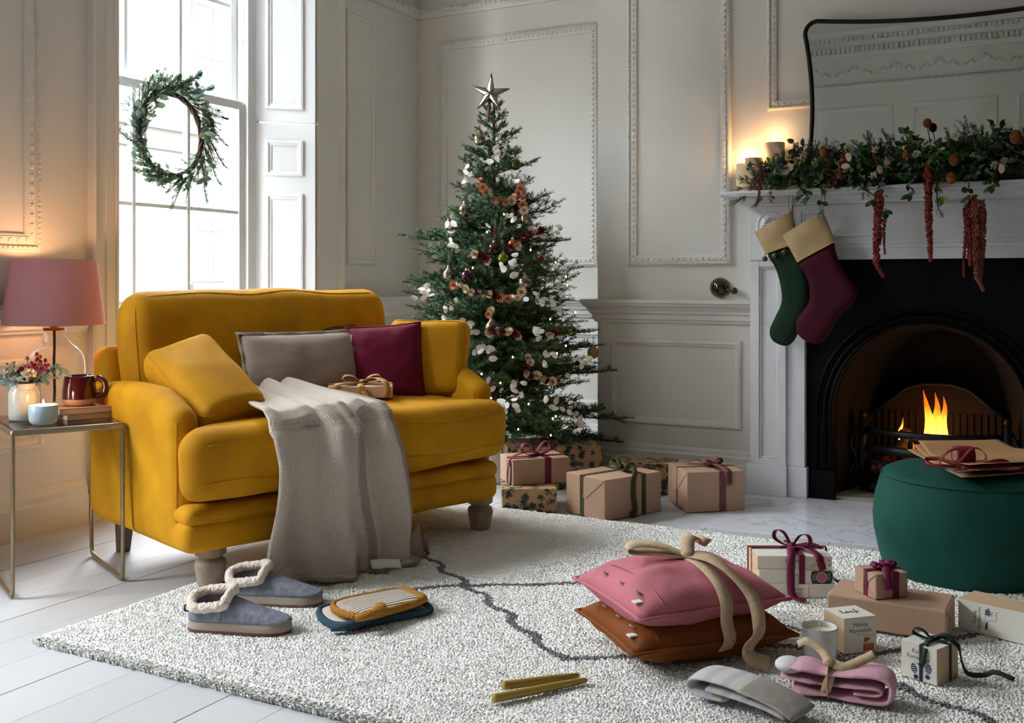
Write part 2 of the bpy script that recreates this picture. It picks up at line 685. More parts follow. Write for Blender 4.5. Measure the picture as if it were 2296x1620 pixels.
# --- cornice: beaded lower line, plain frieze with scrolls, dentils under the ceiling
def cornice(n, p0, p1, out, scroll=False):
    mb = MB()
    p0, p1, out = Vector(p0), Vector(p1), Vector(out)
    d = (p1 - p0)
    L = d.length
    d.normalize()
    run(mb, [(0, 2.645), (.012, 2.645), (.016, 2.66), (.030, 2.675), (.030, 2.69), (0, 2.69)], p0, p1, out)
    run(mb, [(0, 2.98), (.02, 2.98), (.03, 3.0), (.05, 3.02), (.06, 3.10), (.11, 3.14), (.14, 3.20), (.16, ZC), (0, ZC)], p0, p1, out)
    c = int(L / .034)
    for i in range(c):
        q = p0 + d * ((i + .5) * L / c)
        mb.ball(tuple(q + out * .030 + Vector((0, 0, 2.683))), (.012, .012, .012), 6, 4)
    c = int(L / .05)
    for i in range(c):
        q = p0 + d * ((i + .5) * L / c)
        e = d * .014
        for z0, z1, o in ((3.03, 3.085, .085), (3.145, 3.185, .155)):
            vs = [q + s * e + out * oo + Vector((0, 0, z)) for z in (z0, z1) for s, oo in ((-1, .02), (1, .02), (1, o), (-1, o))]
            mb.add(vs, [(3, 2, 1, 0), (4, 5, 6, 7), (0, 1, 5, 4), (1, 2, 6, 5), (2, 3, 7, 6), (3, 0, 4, 7)])
    if scroll:
        c = int(L / .42)
        for i in range(c):
            q = p0 + d * ((i + .5) * L / c) + Vector((0, 0, 2.84)) + out * .004
            for k in range(5):
                a = pi / 2 + (k - 2) * .55
                mb.ball(tuple(q + d * (.055 * cos(a)) + Vector((0, 0, .055 * sin(a) - .02))), (.018, .018, .022), 6, 4)
            for s in (-1, 1):
                for k in range(6):
                    a = k * .9
                    mb.ball(tuple(q + d * (s * (.10 + .017 * k)) + Vector((0, 0, .022 * sin(a) - .02))), (.013, .013, .013), 6, 4)
    struct(mb.build('trim_%d' % n, TRIM, smooth=False))


cornice(21, (XW, YB, 0), (XL, YB, 0), (0, -1, 0))
cornice(22, (XW, YF, 0), (XW, YB, 0), (1, 0, 0))
cornice(23, (XL, YC, 0), (XCR, YC, 0), (0, -1, 0))
cornice(24, (XW, YF, 0), (XR, YF, 0), (0, 1, 0), scroll=True)
cornice(25, (XR, YF, 0), (XR, YB, 0), (-1, 0, 0), scroll=True)


# --- windows: architrave, embrasure, shutters, double-hung sash
def architrave(n, y0, y1, wl, wr):
    mb = MB()
    prof = [(0, 0), (0, .035), (.08, .042), (.16, .030), (.20, .018), (.55, .018), (.58, .026), (.90, .026), (.93, .034), (1, .034), (1, 0)]
    for (ye, s, wd) in ((y0, -1, wl), (y1, 1, wr)):
        vs = []
        for z in (0, ZT + .15):
            for (f, o) in prof[::-1]:
                vs.append((XW + o, ye + s * wd * (1 - f), z))
        k = len(prof)
        mb.add(vs, [(i, i + 1, k + i + 1, k + i) for i in range(k - 1)])
    mb.box((XW, y0 - wl, ZT), (XW + .034, y1 + wr, ZT + .17))
    struct(mb.build('trim_%d' % n, TRIM, smooth=False, recalc=True))


architrave(26, 3.118, 4.452, .135, .24)
architrave(27, W2[0], W2[1], .15, .15)
glassm = thin_glass('pane_glass', (0.97, 0.98, 0.98))


def sash_window(n, ya, yb, y0, y1, muntins):
    """ya..yb embrasure at the wall face; y0..y1 sash frame at the back"""
    root = struct(empty('window_%d' % n, (-3.86, (y0 + y1) / 2, 0.42)))
    fr = MB()
    X1, X2 = -3.84, -3.96
    o = root.location

    def bx(mb, a, b):
        mb.box(tuple(Vector(a) - o), tuple(Vector(b) - o))

    bx(fr, (X2 - .03, y0 - .09, .42), (X1 + .02, y0, ZT))
    bx(fr, (X2 - .03, y1, .42), (X1 + .02, y1 + .09, ZT))
    bx(fr, (X2 - .03, y0, ZT - .06), (X1 + .02, y1, ZT))
    fr.build('window_frame', WHITE, root, smooth=False, bevel=.004)
    sl = MB()
    bx(sl, (X2 - .1, y0 - .09, .40), (XW - .02, y1 + .09, .44))
    sl.build('window_sill', WHITE, root, smooth=False, bevel=.004)
    # lower sash inside, upper sash behind it
    for nm, xa, xb, z0, z1, bars in (('lower_sash', X1 - .045, X1, .44, 1.945, (.90, 1.362)), ('upper_sash', X1 - .10, X1 - .055, 1.90, ZT - .05, (2.45,))):
        f = MB()
        bx(f, (xa, y0, z0), (xb, y0 + .045, z1))
        bx(f, (xa, y1 - .045, z0), (xb, y1, z1))
        bx(f, (xa, y0 + .045, z0), (xb, y1 - .045, z0 + (.045 if nm == 'upper_sash' else .08)))
        bx(f, (xa, y0 + .045, z1 - .045), (xb, y1 - .045, z1))
        s = f.build(nm, WHITE, root, smooth=False, bevel=.003)
        for yy in muntins:
            g = MB()
            bx(g, (xa + .008, yy - .009, z0 + .04), (xb - .004, yy + .009, z1 - .04))
            g.build('glazing_bar', WHITE, s, smooth=False)
        for zz in bars:
            g = MB()
            bx(g, (xa + .011, y0 + .04, zz - .0085), (xb - .007, y1 - .04, zz + .0085))
            g.build('glazing_bar', WHITE, s, smooth=False)
        ys = [y0 + .045] + list(muntins) + [y1 - .045]
        zs = [z0 + .045] + list(bars) + [z1 - .045]
        for a, b in zip(ys[:-1], ys[1:]):
            for c, d in zip(zs[:-1], zs[1:]):
                g = MB()
                xm = (xa + xb) / 2
                g.add([Vector(p) - o for p in ((xm, a, c), (xm, b, c), (xm, b, d), (xm, a, d))], [(0, 1, 2, 3)])
                g.build('pane', glassm, s, smooth=False)
    # splayed shutter linings
    for side, (pa, pb) in (('shutter', ((XW + .030, yb - .020), (-3.83, y1 + .050))), ('shutter', ((XW - .012, ya + .02), (-3.83, y0 - .02)))):
        a, b = Vector((*pa, 0)), Vector((*pb, 0))
        du = (b - a)
        L = du.length
        du.normalize()
        nn = Vector((du.y, -du.x, 0))
        if nn.dot(Vector((0, (ya + yb) / 2, 0)) - Vector((0, a.y, 0))) < 0:
            nn = -nn
        for z0, z1, pans in ((.44, 1.845, ((.58, .82), (.92, 1.47), (1.565, 1.755))), (1.853, ZT - .02, ((1.92, 2.85),))):
            mb = MB()

            def P(u, z, d):
                return a + du * u + nn * d + Vector((0, 0, z)) - o

            vs = [P(u, z, d) for d in (-.03, 0) for z in (z0, z1) for u in (0, L)]
            mb.add(vs, [(0, 1, 3, 2), (5, 4, 6, 7), (0, 4, 5, 1), (2, 3, 7, 6), (0, 2, 6, 4), (1, 5, 7, 3)])
            for (c, d) in pans:
                u0, u1 = L * .20, L * .80
                rings = [(0, .0005), (.0, .008), (.012, .010), (.022, .004), (.030, .003)]
                vv = []
                for (ins, dep) in rings:
                    vv += [P(u0 + ins, c + ins, dep), P(u1 - ins, c + ins, dep), P(u1 - ins, d - ins, dep), P(u0 + ins, d - ins, dep)]
                ff = []
                for r in range(len(rings) - 1):
                    for k in range(4):
                        ff.append((r * 4 + k, r * 4 + (k + 1) % 4, r * 4 + 4 + (k + 1) % 4, r * 4 + 4 + k))
                mb.add(vv, ff)
            mb.build(side, WHITE, root, smooth=False, recalc=True)
    return root


w1 = sash_window(1, W1[0], W1[1], 3.045, 4.168, (3.433, 3.774))
# sash cord hanging beside the upper sash
cp = smooth_path([(-3.83, 4.145, 2.62), (-3.828, 4.142, 2.35), (-3.826, 4.135, 2.15), (-3.826, 4.155, 2.0), (-3.828, 4.150, 1.93)], 6)
tag(MB().tube(cp, .003, 6).build('sash_cord', mk('cord_white', '#e6e4de', .8)), 'thin white sash cord hanging down beside the upper window sash', 'cord')
sash_window(2, W2[0], W2[1], 0.42, 1.53, (0.80, 1.15))

# --- the street outside: road and a pale stone terrace opposite
road = struct(MB().box((-30, -25, -3.2), (XW - .4, 30, -3.1)).build('street', mk('road', '#8d8c8a', .9), smooth=False))
stone = mk('bath_stone', '#423f3a', .9, var=(.6, .12))
stone_d = mk('bath_stone_trim', '#37342f', .9)
dglass = mk('house_glass', '#303338', .6, spec=.1)
bl = empty('townhouse', (-15, 10, -3.1))
mb = MB().box((-4, -30, 0), (0, 16, 10.0))
mb.build('facade', stone, bl, smooth=False)
MB().box((0, -30, 6.9), (.35, 16, 7.25)).box((0, -30, 6.55), (.18, 16, 6.9)).build('string_course', stone_d, bl, smooth=False)
MB().box((0, -30, 9.9), (.5, 16, 10.4)).build('parapet', stone_d, bl, smooth=False)
for fl_z in (1.0, 4.1, 7.5):
    for q in range(9):
        yy = -20.4 + q * 3.6
        MB().box((0, yy - .15, fl_z - .22), (.2, yy + 1.35, fl_z - .05)).build('window_ledge', stone_d, bl, smooth=False)
        f = MB().box((-.02, yy, fl_z), (.03, yy + .09, fl_z + 2.1)).box((-.02, yy + 1.11, fl_z), (.03, yy + 1.2, fl_z + 2.1))
        f.box((-.02, yy + .09, fl_z), (.03, yy + 1.11, fl_z + .09)).box((-.02, yy + .09, fl_z + 2.01), (.03, yy + 1.11, fl_z + 2.1)).box((-.02, yy + .09, fl_z + 1.0), (.03, yy + 1.11, fl_z + 1.08))
        f.box((-.02, yy + .57, fl_z + .01), (.022, yy + .63, fl_z + 2.05))
        wn = f.build('window', mk('house_frame', '#4a4844', .8), bl, smooth=False)
        MB().box((-.02, yy + .05, fl_z + .05), (.012, yy + 1.15, fl_z + 2.05)).build('pane', dglass, wn, smooth=False)
tag(bl, 'pale stone terrace house across the street seen through the bright window', 'building')

# ================================================================== fireplace
def marble(name, base, vein, scale=3.0, rough=.25, amt=.5):
    m = mk(name, base, rough, spec=.5)
    nt = m.node_tree
    b = nt.nodes['Principled BSDF']
    tc = nt.nodes.new('ShaderNodeTexCoord')
    n1 = nt.nodes.new('ShaderNodeTexNoise')
    n1.inputs['Scale'].default_value = scale
    n1.inputs['Detail'].default_value = 7
    n1.inputs['Distortion'].default_value = 1.6
    nt.links.new(tc.outputs['Object'], n1.inputs['Vector'])
    r = nt.nodes.new('ShaderNodeValToRGB')
    el = r.color_ramp.elements
    el[0].position, el[0].color = .47, (0, 0, 0, 1)
    el[1].position, el[1].color = .53, (0, 0, 0, 1)
    e = el.new(.50)
    e.color = (amt, amt, amt, 1)
    nt.links.new(n1.outputs['Fac'], r.inputs[0])
    n2 = nt.nodes.new('ShaderNodeTexNoise')
    n2.inputs['Scale'].default_value = scale * .7
    nt.links.new(tc.outputs['Object'], n2.inputs['Vector'])
    ml = nt.nodes.new('ShaderNodeMath')
    ml.operation = 'MULTIPLY'
    nt.links.new(r.outputs[0], ml.inputs[0])
    nt.links.new(n2.outputs['Fac'], ml.inputs[1])
    ml2 = nt.nodes.new('ShaderNodeMath')
    ml2.operation = 'MULTIPLY'
    ml2.inputs[1].default_value = 1.7
    nt.links.new(ml.outputs[0], ml2.inputs[0])
    mx = nt.nodes.new('ShaderNodeMix')
    mx.data_type = 'RGBA'
    mx.inputs[6].default_value = (*lin(base), 1)
    mx.inputs[7].default_value = (*lin(vein), 1)
    nt.links.new(ml2.outputs[0], mx.inputs[0])
    nt.links.new(mx.outputs[2], b.inputs['Base Color'])
    return m


marb = marble('surround_marble', '#dedfe2', '#b9b9bd', 2.2, .35, .22)
hearthm = marble('hearth_marble', '#d7d9e2', '#7d7e8a', 4.0, .16, .42)
iron = mk('black_iron', '#0b0b10', .5, metal=.0, spec=.10, bump=(30, .08))
iron_w = mk('grate_iron', '#141318', .5, metal=.2, bump=(40, .2))
soot = mk('sooty_brick', '#0b0807', .95, bump=(12, .5, .03), var=(6, .5))

tag(MB().box((-1.335, 4.10, -.02), (.215, YC, .004)).box((-1.335, YC, -.02), (.215, 5.3, .003)).build('hearth_slab', hearthm, smooth=False, bevel=.002),
    'white grey-veined marble hearth slab in front of the fire', 'hearth')

fp = empty('fireplace', (XF, YC, 0))
tag(fp, 'white marble fireplace surround with black arched cast iron insert', 'fireplace')


def rel(mb):
    """shift a mesh built in world numbers into the fireplace's own frame"""
    mb.v = [(a - XF, b - YC, c) for a, b, c in mb.v]
    return mb


for s in (-1, 1):
    def sx(a, b):
        return (a, b) if s < 0 else (2 * XF - b, 2 * XF - a)
    mb = MB()
    a, b = sx(-1.345, -1.160)
    mb.box((a, 4.832, .004), (b, YC - .001, .146))
    a, b = sx(-1.160, -1.072)
    mb.box((a, 4.850, .004), (b, YC - .001, .144))
    rel(mb).build('plinth_block', marb, fp, smooth=False, bevel=.003)
    mb = MB()
    a, b = sx(-1.332, -1.165)
    # pilaster built as a frame round a sunk panel
    mb.box((a, 4.842, .146), (a + .042, YC - .001, 1.10)).box((b - .036, 4.842, .146), (b, YC - .001, 1.10))
    mb.box((a + .042, 4.842, .146), (b - .036, YC - .001, .175)).box((a + .042, 4.842, 1.07), (b - .036, YC - .001, 1.10))
    mb.box((a + .042, 4.858, .175), (b - .036, YC - .001, 1.07))
    rel(mb).build('pilaster', marb, fp, smooth=False, bevel=.002)
    mb = MB()
    x0, x1, d = a + .042, b - .036, .010
    for (p, q, r, t) in ((x0, x0 + d, .175, 1.07), (x1 - d, x1, .175, 1.07), (x0 + d, x1 - d, .175, .175 + d), (x0 + d, x1 - d, 1.07 - d, 1.07)):
        mb.box((p, 4.850, r), (q, 4.86, t))
    rel(mb).build('panel_moulding', marb, fp, smooth=False, bevel=.002)
    mb = MB()
    a, b = sx(-1.165, -1.082)
    mb.box((a, 4.858, .144), (b, YC - .001, 1.10))
    rel(mb).build('inner_jamb', marb, fp, smooth=False, bevel=.002)
    # corner block with a carved roundel
    mb = MB()
    a, b = sx(-1.335, -1.135)
    mb.box((a, 4.836, 1.10), (b, YC - .001, 1.352))
    rel(mb).build('corner_block', marb, fp, smooth=False, bevel=.002)
    mb = MB()
    T = Matrix.Translation(((a + b) / 2 - XF, 4.836 - YC, 1.262)) @ rot(pi / 2, 'X')
    mb.lathe([(.064, 0), (.064, .006), (.058, .009), (.052, .004), (.046, .004), (.042, .010), (.012, .006), (.012, .012), (0, .014)], 40, 0, T=T)
    for k in range(14):
        an = 2 * pi * k / 14
        mb.ball((.028 * cos(an), .028 * sin(an), .008), (.006, .006, .006), 6, 4, T=T)
        mb.tube([(.016 * cos(an), .016 * sin(an), .009), (.039 * cos(an), .039 * sin(an), .011)], .0035, 5, T=T)
    rel_ = mb.build('roundel', marb, fp)
mb = MB()
mb.box((-1.135, 4.846, 1.10), (2 * XF + 1.135, YC - .001, 1.352))
mb.box((-1.165, 4.838, 1.150), (2 * XF + 1.165, 4.85, 1.168)).box((-1.165, 4.842, 1.168), (2 * XF + 1.165, 4.85, 1.185))
rel(mb).build('frieze', marb, fp, smooth=False, bevel=.002)
mb = MB()
for ins, y0 in ((0, 4.838), (.012, 4.842)):
    a, b, c, d = -1.105 + ins, 2 * XF + 1.105 - ins, 1.205 + ins, 1.335 - ins
    e = .012
    for (p, q, r, t) in ((a, a + e, c, d), (b - e, b, c, d), (a + e, b - e, c, c + e), (a + e, b - e, d - e, d)):
        mb.box((p, y0, r), (q, 4.847, t))
rel(mb).build('frieze_moulding', marb, fp, smooth=False)
# crown and shelf, swept round three sides
prof = [(-.0, 1.352), (.012, 1.352), (.014, 1.360), (.030, 1.366), (.052, 1.378), (.070, 1.384), (.078, 1.386), (.078, 1.392), (.108, 1.392), (.112, 1.397), (.108, 1.402), (.114, 1.405), (.114, 1.412), (.110, 1.418)]
mb = MB()
xa, xb, yf = -1.332, 2 * XF + 1.332, 4.838
vs, n_ = [], len(prof)
for (cx, cy, ox, oy) in ((xa, YC - .001, -1, 0), (xa, yf, -1, -1), (xb, yf, 1, -1), (xb, YC - .001, 1, 0)):
    for (o, z) in prof:
        vs.append((cx + ox * o, cy + oy * o, z))
fs = [(k * n_ + i, (k + 1) * n_ + i, (k + 1) * n_ + i + 1, k * n_ + i + 1) for k in range(3) for i in range(n_ - 1)]
fs.append(tuple(k * n_ + n_ - 1 for k in (3, 2, 1, 0)))
fs.append(tuple(k * n_ for k in range(4)))
mb.add(vs, fs)
rel(mb).build('mantel_shelf', marb, fp, smooth=False, recalc=True)
SHELF = 1.418

# cast-iron insert: flat plate with an arch cut out
R, ZS = .40, .405
mb = MB()
A = [(XF - R, .004)] + [(XF - R * cos(a), ZS + R * sin(a)) for a in np.linspace(0, pi, 41)] + [(XF + R, .004)]
xo, zo = .525, 1.10
outer = [(XF - xo, .004)]
for a in np.linspace(0, pi, 41):
    c, s = -cos(a), sin(a)
    tmax = min(xo / max(abs(c), 1e-6), (zo - ZS) / max(s, 1e-6))
    outer.append((XF + c * tmax, ZS + s * tmax))
outer.append((XF + xo, .004))
n_ = len(A)
vs = [(x, 4.895, z) for x, z in A] + [(x, 4.895, z) for x, z in outer] + [(x, 4.97, z) for x, z in A]
fs = [(i, i + 1, n_ + i + 1, n_ + i) for i in range(n_ - 1)] + [(i + 1, i, 2 * n_ + i, 2 * n_ + i + 1) for i in range(n_ - 1)]
mb.add(vs, fs)
cx0 = outer[11] if False else None
# square corners of the plate
mb.box((XF - xo, 4.8952, ZS + .35), (XF - xo + .02, 4.93, zo)).box((XF + xo - .02, 4.8952, ZS + .35), (XF + xo, 4.93, zo)).box((XF - xo, 4.8952, zo - .02), (XF + xo, 4.93, zo))
rel(mb).build('iron_plate', iron, fp, smooth=False, recalc=True)
mb = MB()
for (rr, y, tr) in ((R + .012, 4.890, .012), (R + .040, 4.888, .009), (R + .075, 4.890, .008)):
    path = [(XF - rr, y, .012)] + [(XF - rr * cos(a), y, ZS + rr * sin(a)) for a in np.linspace(0, pi, 49)] + [(XF + rr, y, .012)]
    mb.tube(path, tr, 8)
rel(mb).build('arch_moulding', iron, fp)
mb = MB()
for a in np.linspace(0, pi, 110):
    rr = R + .058
    mb.ball((XF - rr * cos(a), 4.890, ZS + rr * sin(a)), (.0055, .0055, .0055), 6, 4)
rel(mb).build('arch_beading', iron, fp)
for s in (-1, 1):
    mb = MB().box((XF + s * (R + .045) - .055, 4.872, .004), (XF + s * (R + .045) + .055, 4.90, .135))
    rel(mb).build('iron_foot', iron, fp, smooth=False, bevel=.004)
# firebox: splayed cheeks, back and vault
mb = MB()
path = [(-R, .004)] + [(-R * cos(a), ZS + R * sin(a)) for a in np.linspace(0, pi, 25)] + [(R, .004)]
n_ = len(path)
vs = [(u, 4.97 - YC, z) for u, z in path] + [(u * .72, 5.42 - YC, z * .95) for u, z in path]
mb.add(vs, [(i, i + 1, n_ + i + 1, n_ + i) for i in range(n_ - 1)] + [tuple(range(n_, 2 * n_))])
mb.build('firebox', soot, fp, smooth=False, recalc=True)
MB().box((XF - R, 4.90, .003), (XF + R, 5.40, .018)).build('back_hearth', mk('hearth_stone', '#9b958c', .85, bump=(60, .3)), None, smooth=False, bevel=.003)
bh = bpy.data.objects['back_hearth']
bh.parent = fp
bh.location = (-XF, -YC, 0)

# grate: fire back, bowed bars, side standards, ash tray
gr = empty('fire_grate', (XF, 5.12, .018))
tag(gr, 'black cast iron fire grate basket with bowed bars inside the arch', 'grate')


def bow(z, half, depth, r, y0=0.0):
    return MB().tube([(half * u, y0 - depth * (1 - u * u), z) for u in np.linspace(-1, 1, 21)], r, 8, flat=1.5)


for z, r in ((.285, .011), (.205, .014), (.140, .011), (.100, .014)):
    bow(z, .30, .135, r).build('grate_bar', iron_w, gr)
MB().tube([(.30 * u, -.135 * (1 - u * u), .06 - .04) for u in np.linspace(-1, 1, 21)], .03, 8, flat=1.2).build('ash_tray', iron_w, gr)
for s in (-1, 1):
    mb = MB().box((s * .31 - .014, -.03, .0), (s * .31 + .014, .03, .34))
    mb.ball((s * .31, 0, .355), (.018, .018, .022), 10, 6)
    mb.tube(smooth_path([(s * .325, -.01, .02), (s * .365, -.03, .08), (s * .335, -.02, .15), (s * .36, -.03, .22), (s * .325, -.01, .31)], 6), .010, 8)
    mb.build('standard', iron_w, gr)
mb = MB()
outl = [(-.31, .10), (.31, .10), (.31, .34), (.22, .40), (.14, .47), (.06, .495), (-.06, .495), (-.14, .47), (-.22, .40), (-.31, .34)]
mb.prism(outl, .20, .215)
fbk = mb.build('fire_back', mk('fire_back', '#1c120c', .85, var=(14, .5)), gr, smooth=False)
mb = MB()
for k in range(19):
    u = -.27 + k * .03
    mb.box((u - .006, .190, .10), (u + .006, .2, .36))
mb.build('flutes', mk('fire_back', '#2a1c14'), fbk, smooth=False)
MB().tube([(u, .19, z) for u, z in outl[2:]], .010, 6).build('moulding', iron_w, fbk)
for k in range(7):
    MB().tube([(-.24 + k * .08, -.09 + .03 * abs(k - 3) / 3, .105), (-.24 + k * .08, .19, .105)], .008, 6).build('floor_bar', iron_w, gr)

# logs and coals
logm = mk('burnt_log', '#2b1d14', .9, bump=(25, .6, .02), var=(9, .6), col2='#5a3a22')
for i, (p, q, r) in enumerate(((( -.14, -.02, .155), (.06, .10, .150), .036), ((.02, .05, .150), (.20, .0, .165), .034), ((-.06, -.04, .20), (.10, .09, .215), .028), ((-.15, .05, .17), (-.125, .04, .29), .026))):
    pa = smooth_path([p, tuple((np.array(p) + q) / 2 + np.array((0, .01, .008))), q], 5)
    lg = MB().tube(pa, [r * (1 + .12 * sin(k * 1.9 + i)) for k in range(len(pa))], 9)
    o = lg.build('log', logm)
    o.location = gr.location
    tag(o, ['charred log lying low at the front of the grate', 'charred log at the tail of the grate beside the flame', 'split log lying across the top of the fire', 'short charred log standing upright beside the small flame'][i], 'log', 'logs on the fire')
cm = mk('ember', '#1a0f0a', .9, emit=('#ff4a0a', .012), var=(20, .7))
cinder = MB()
for k in range(46):
    a, b = rnd.uniform(-.25, .25), rnd.uniform(-.09, .16)
    cinder.ball((a, b - .03 * (1 - (a / .25) ** 2), .125 + rnd.uniform(-.01, .015)), (rnd.uniform(.012, .02), rnd.uniform(.012, .02), .013), 6, 4)
o = cinder.build('embers', cm)
o.location = gr.location
tag(o, 'bed of glowing embers and cinders in the grate', 'embers', kind='stuff')


# flames: soft tapering tongues, hotter at the base
def flame_mat(name, cols, strength):
    m = bpy.data.materials.new(name)
    m.use_nodes = True
    nt = m.node_tree
    nt.nodes.remove(nt.nodes['Principled BSDF'])
    tc = nt.nodes.new('ShaderNodeTexCoord')
    sp = nt.nodes.new('ShaderNodeSeparateXYZ')
    nt.links.new(tc.outputs['Generated'], sp.inputs[0])
    n = nt.nodes.new('ShaderNodeTexNoise')
    mp = nt.nodes.new('ShaderNodeMapping')
    mp.inputs['Scale'].default_value = (3.0, 3.0, 1.0)
    nt.links.new(tc.outputs['Generated'], mp.inputs[0])
    nt.links.new(mp.outputs[0], n.inputs['Vector'])
    n.inputs['Scale'].default_value = 2.5
    ad = nt.nodes.new('ShaderNodeMath')
    ad.operation = 'MULTIPLY_ADD'
    nt.links.new(n.outputs['Fac'], ad.inputs[0])
    ad.inputs[1].default_value = .5
    nt.links.new(sp.outputs[2], ad.inputs[2])
    r = nt.nodes.new('ShaderNodeValToRGB')
    el = r.color_ramp.elements
    el[0].position, el[0].color = .25, (*lin(cols[0]), 1)
    el[1].position, el[1].color = 1.15 if False else 1.0, (*lin(cols[2]), 1)
    e = el.new(.62)
    e.color = (*lin(cols[1]), 1)
    nt.links.new(ad.outputs[0], r.inputs[0])
    em = nt.nodes.new('ShaderNodeEmission')
    em.inputs[1].default_value = strength
    nt.links.new(r.outputs[0], em.inputs[0])
    tr = nt.nodes.new('ShaderNodeBsdfTransparent')
    mx = nt.nodes.new('ShaderNodeMixShader')
    r2 = nt.nodes.new('ShaderNodeMapRange')
    r2.inputs[1].default_value, r2.inputs[2].default_value = .55, 1.25
    r2.inputs[3].default_value, r2.inputs[4].default_value = .35, .95
    nt.links.new(ad.outputs[0], r2.inputs[0])
    nt.links.new(r2.outputs[0], mx.inputs[0])
    nt.links.new(em.outputs[0], mx.inputs[1])
    nt.links.new(tr.outputs[0], mx.inputs[2])
    nt.links.new(mx.outputs[0], nt.nodes['Material Output'].inputs[0])
    return m


flm = flame_mat('fire_flame', ('#ffe9a0', '#ffb03a', '#e8580c'), 3.2)


def tongue(path, rad, mb):
    mb.tube(smooth_path(path, 7), [max(.0006, r) for r in np.interp(np.linspace(0, 1, 7 * (len(path) - 1) + 1), np.linspace(0, 1, len(rad)), rad)], 12, flat=.6, caps=False)


ff = empty('fire', (XF - .05, 5.12, .16))
tag(ff, 'bright orange and yellow flames rising from the logs', 'fire')
for path, rad in (
        ([(.03, .02, .0), (.025, .02, .09), (.035, .02, .18), (.022, .02, .26), (.005, .02, .34)], [.020, .036, .038, .020, .001]),
        ([(.055, .025, .0), (.062, .025, .10), (.058, .025, .18), (.066, .025, .26), (.056, .025, .33)], [.022, .040, .036, .020, .001]),
        ([(.085, .03, .02), (.095, .03, .11), (.088, .03, .19), (.098, .03, .26), (.092, .03, .315)], [.018, .032, .030, .015, .001]),
        ([(.06, .0, .0), (.058, .0, .06), (.062, .0, .12), (.055, .0, .18)], [.016, .024, .016, .001]),
        ([(-.03, -.02, -.03), (-.03, -.02, .02), (-.028, -.02, .06), (-.034, -.02, .10)], [.016, .018, .010, .001]),
        ([(-.10, .04, .10), (-.098, .04, .14), (-.088, .04, .17), (-.085, .04, .205)], [.010, .013, .007, .001]),
        ([(.12, -.03, .0), (.128, -.03, .025), (.133, -.03, .05), (.142, -.03, .085)], [.016, .017, .009, .001]),
        ([(.0, -.05, -.03), (.005, -.05, .0), (.0, -.05, .03), (.004, -.05, .06)], [.014, .015, .008, .001])):
    mb = MB()
    tongue(path, rad, mb)
    mb.build('flame', flm, ff)
fl_l = bpy.data.lights.new('fire_glow', 'POINT')
fl_l.energy = .4
fl_l.color = (1, .42, .12)
fl_l.shadow_soft_size = .06
o = bpy.data.objects.new('fire_glow', fl_l)
o.location = (XF + .04, 5.06, .34)
COL.objects.link(o)

# ================================================================== sofa
MUST = mk('mustard_velvet', '#cf930b', .75, spec=.25, sheen=.22, sheen_tint='#ffc84a', bump=(220, .06), var=(7, .16), col2='#b97f08')
SOFA = empty('sofa', (-2.239, 3.013, 0), radians(70.87))
tag(SOFA, 'mustard yellow velvet two-seat sofa with turned wooden legs', 'sofa')
LIMED = mk('limed_wood', '#a8937f', .6, bump=(60, .2), var=(30, .25))
DARKW = mk('dark_leg_wood', '#6a5146', .6, bump=(60, .2), var=(30, .25))
CX = -.040


def warp(o, fn):
    me = o.data
    n = len(me.vertices)
    a = np.zeros(n * 3)
    me.vertices.foreach_get('co', a)
    a = a.reshape(-1, 3)
    a = fn(a)
    me.vertices.foreach_set('co', a.reshape(-1))
    me.update()
    return o


def sstep(x, a, b):
    t = np.clip((x - a) / (b - a), 0, 1)
    return t * t * (3 - 2 * t)


def tee(a):
    # full width in front of the arms, narrower between them
    k = 1 - (1 - .575 / .662) * sstep(a[:, 1], -.045, .0)
    a[:, 0] = CX + (a[:, 0] - CX) * k
    return a


warp(soft_block('base_rail', (CX, .325, .205), (.645, .40, .052), .035, MUST, SOFA, puff=.006, noise_amp=.004, noise_scale=5, inner=10), lambda a: a)
soft_block('base_pad', (CX, .322, .270), (.643, .40, .032), .030, MUST, SOFA, puff=.006, noise_amp=.005, noise_scale=6, seed=2, inner=12)
warp(soft_block('seat_cushion', (CX - .005, .235, .428), (.662, .365, .105), .065, MUST, SOFA, puff=.026, noise_amp=.010, noise_scale=5, seed=5, seg=4, inner=16, puff_axes=(.15, .35, 1)), tee)


def loop_rect(hx, hy, z, r, c, n=8):
    P = []
    for (sx_, sy_, a0) in ((1, 1, 0), (-1, 1, pi / 2), (-1, -1, pi), (1, -1, 3 * pi / 2)):
        for k in range(n + 1):
            a = a0 + pi / 2 * k / n
            P.append((c[0] + sx_ * (hx - r) + r * cos(a), c[1] + sy_ * (hy - r) + r * sin(a), z))
    return P


def seam(parent, pts, r=.0024, closed=True, name='seam'):
    # lay the stitched line on the surface of the cushion it belongs to
    me = parent.data
    tree_ = BVHTree.FromPolygons([v.co.copy() for v in me.vertices], [tuple(p.vertices) for p in me.polygons])
    out_ = []
    for p in pts:
        q_, nn_, _, _ = tree_.find_nearest(Vector(p))
        out_.append(q_ + nn_ * (r * .2) if q_ is not None else Vector(p))
    pts = out_
    return MB().tube(pts, r, 5, closed=closed).build(name, MUST, parent)


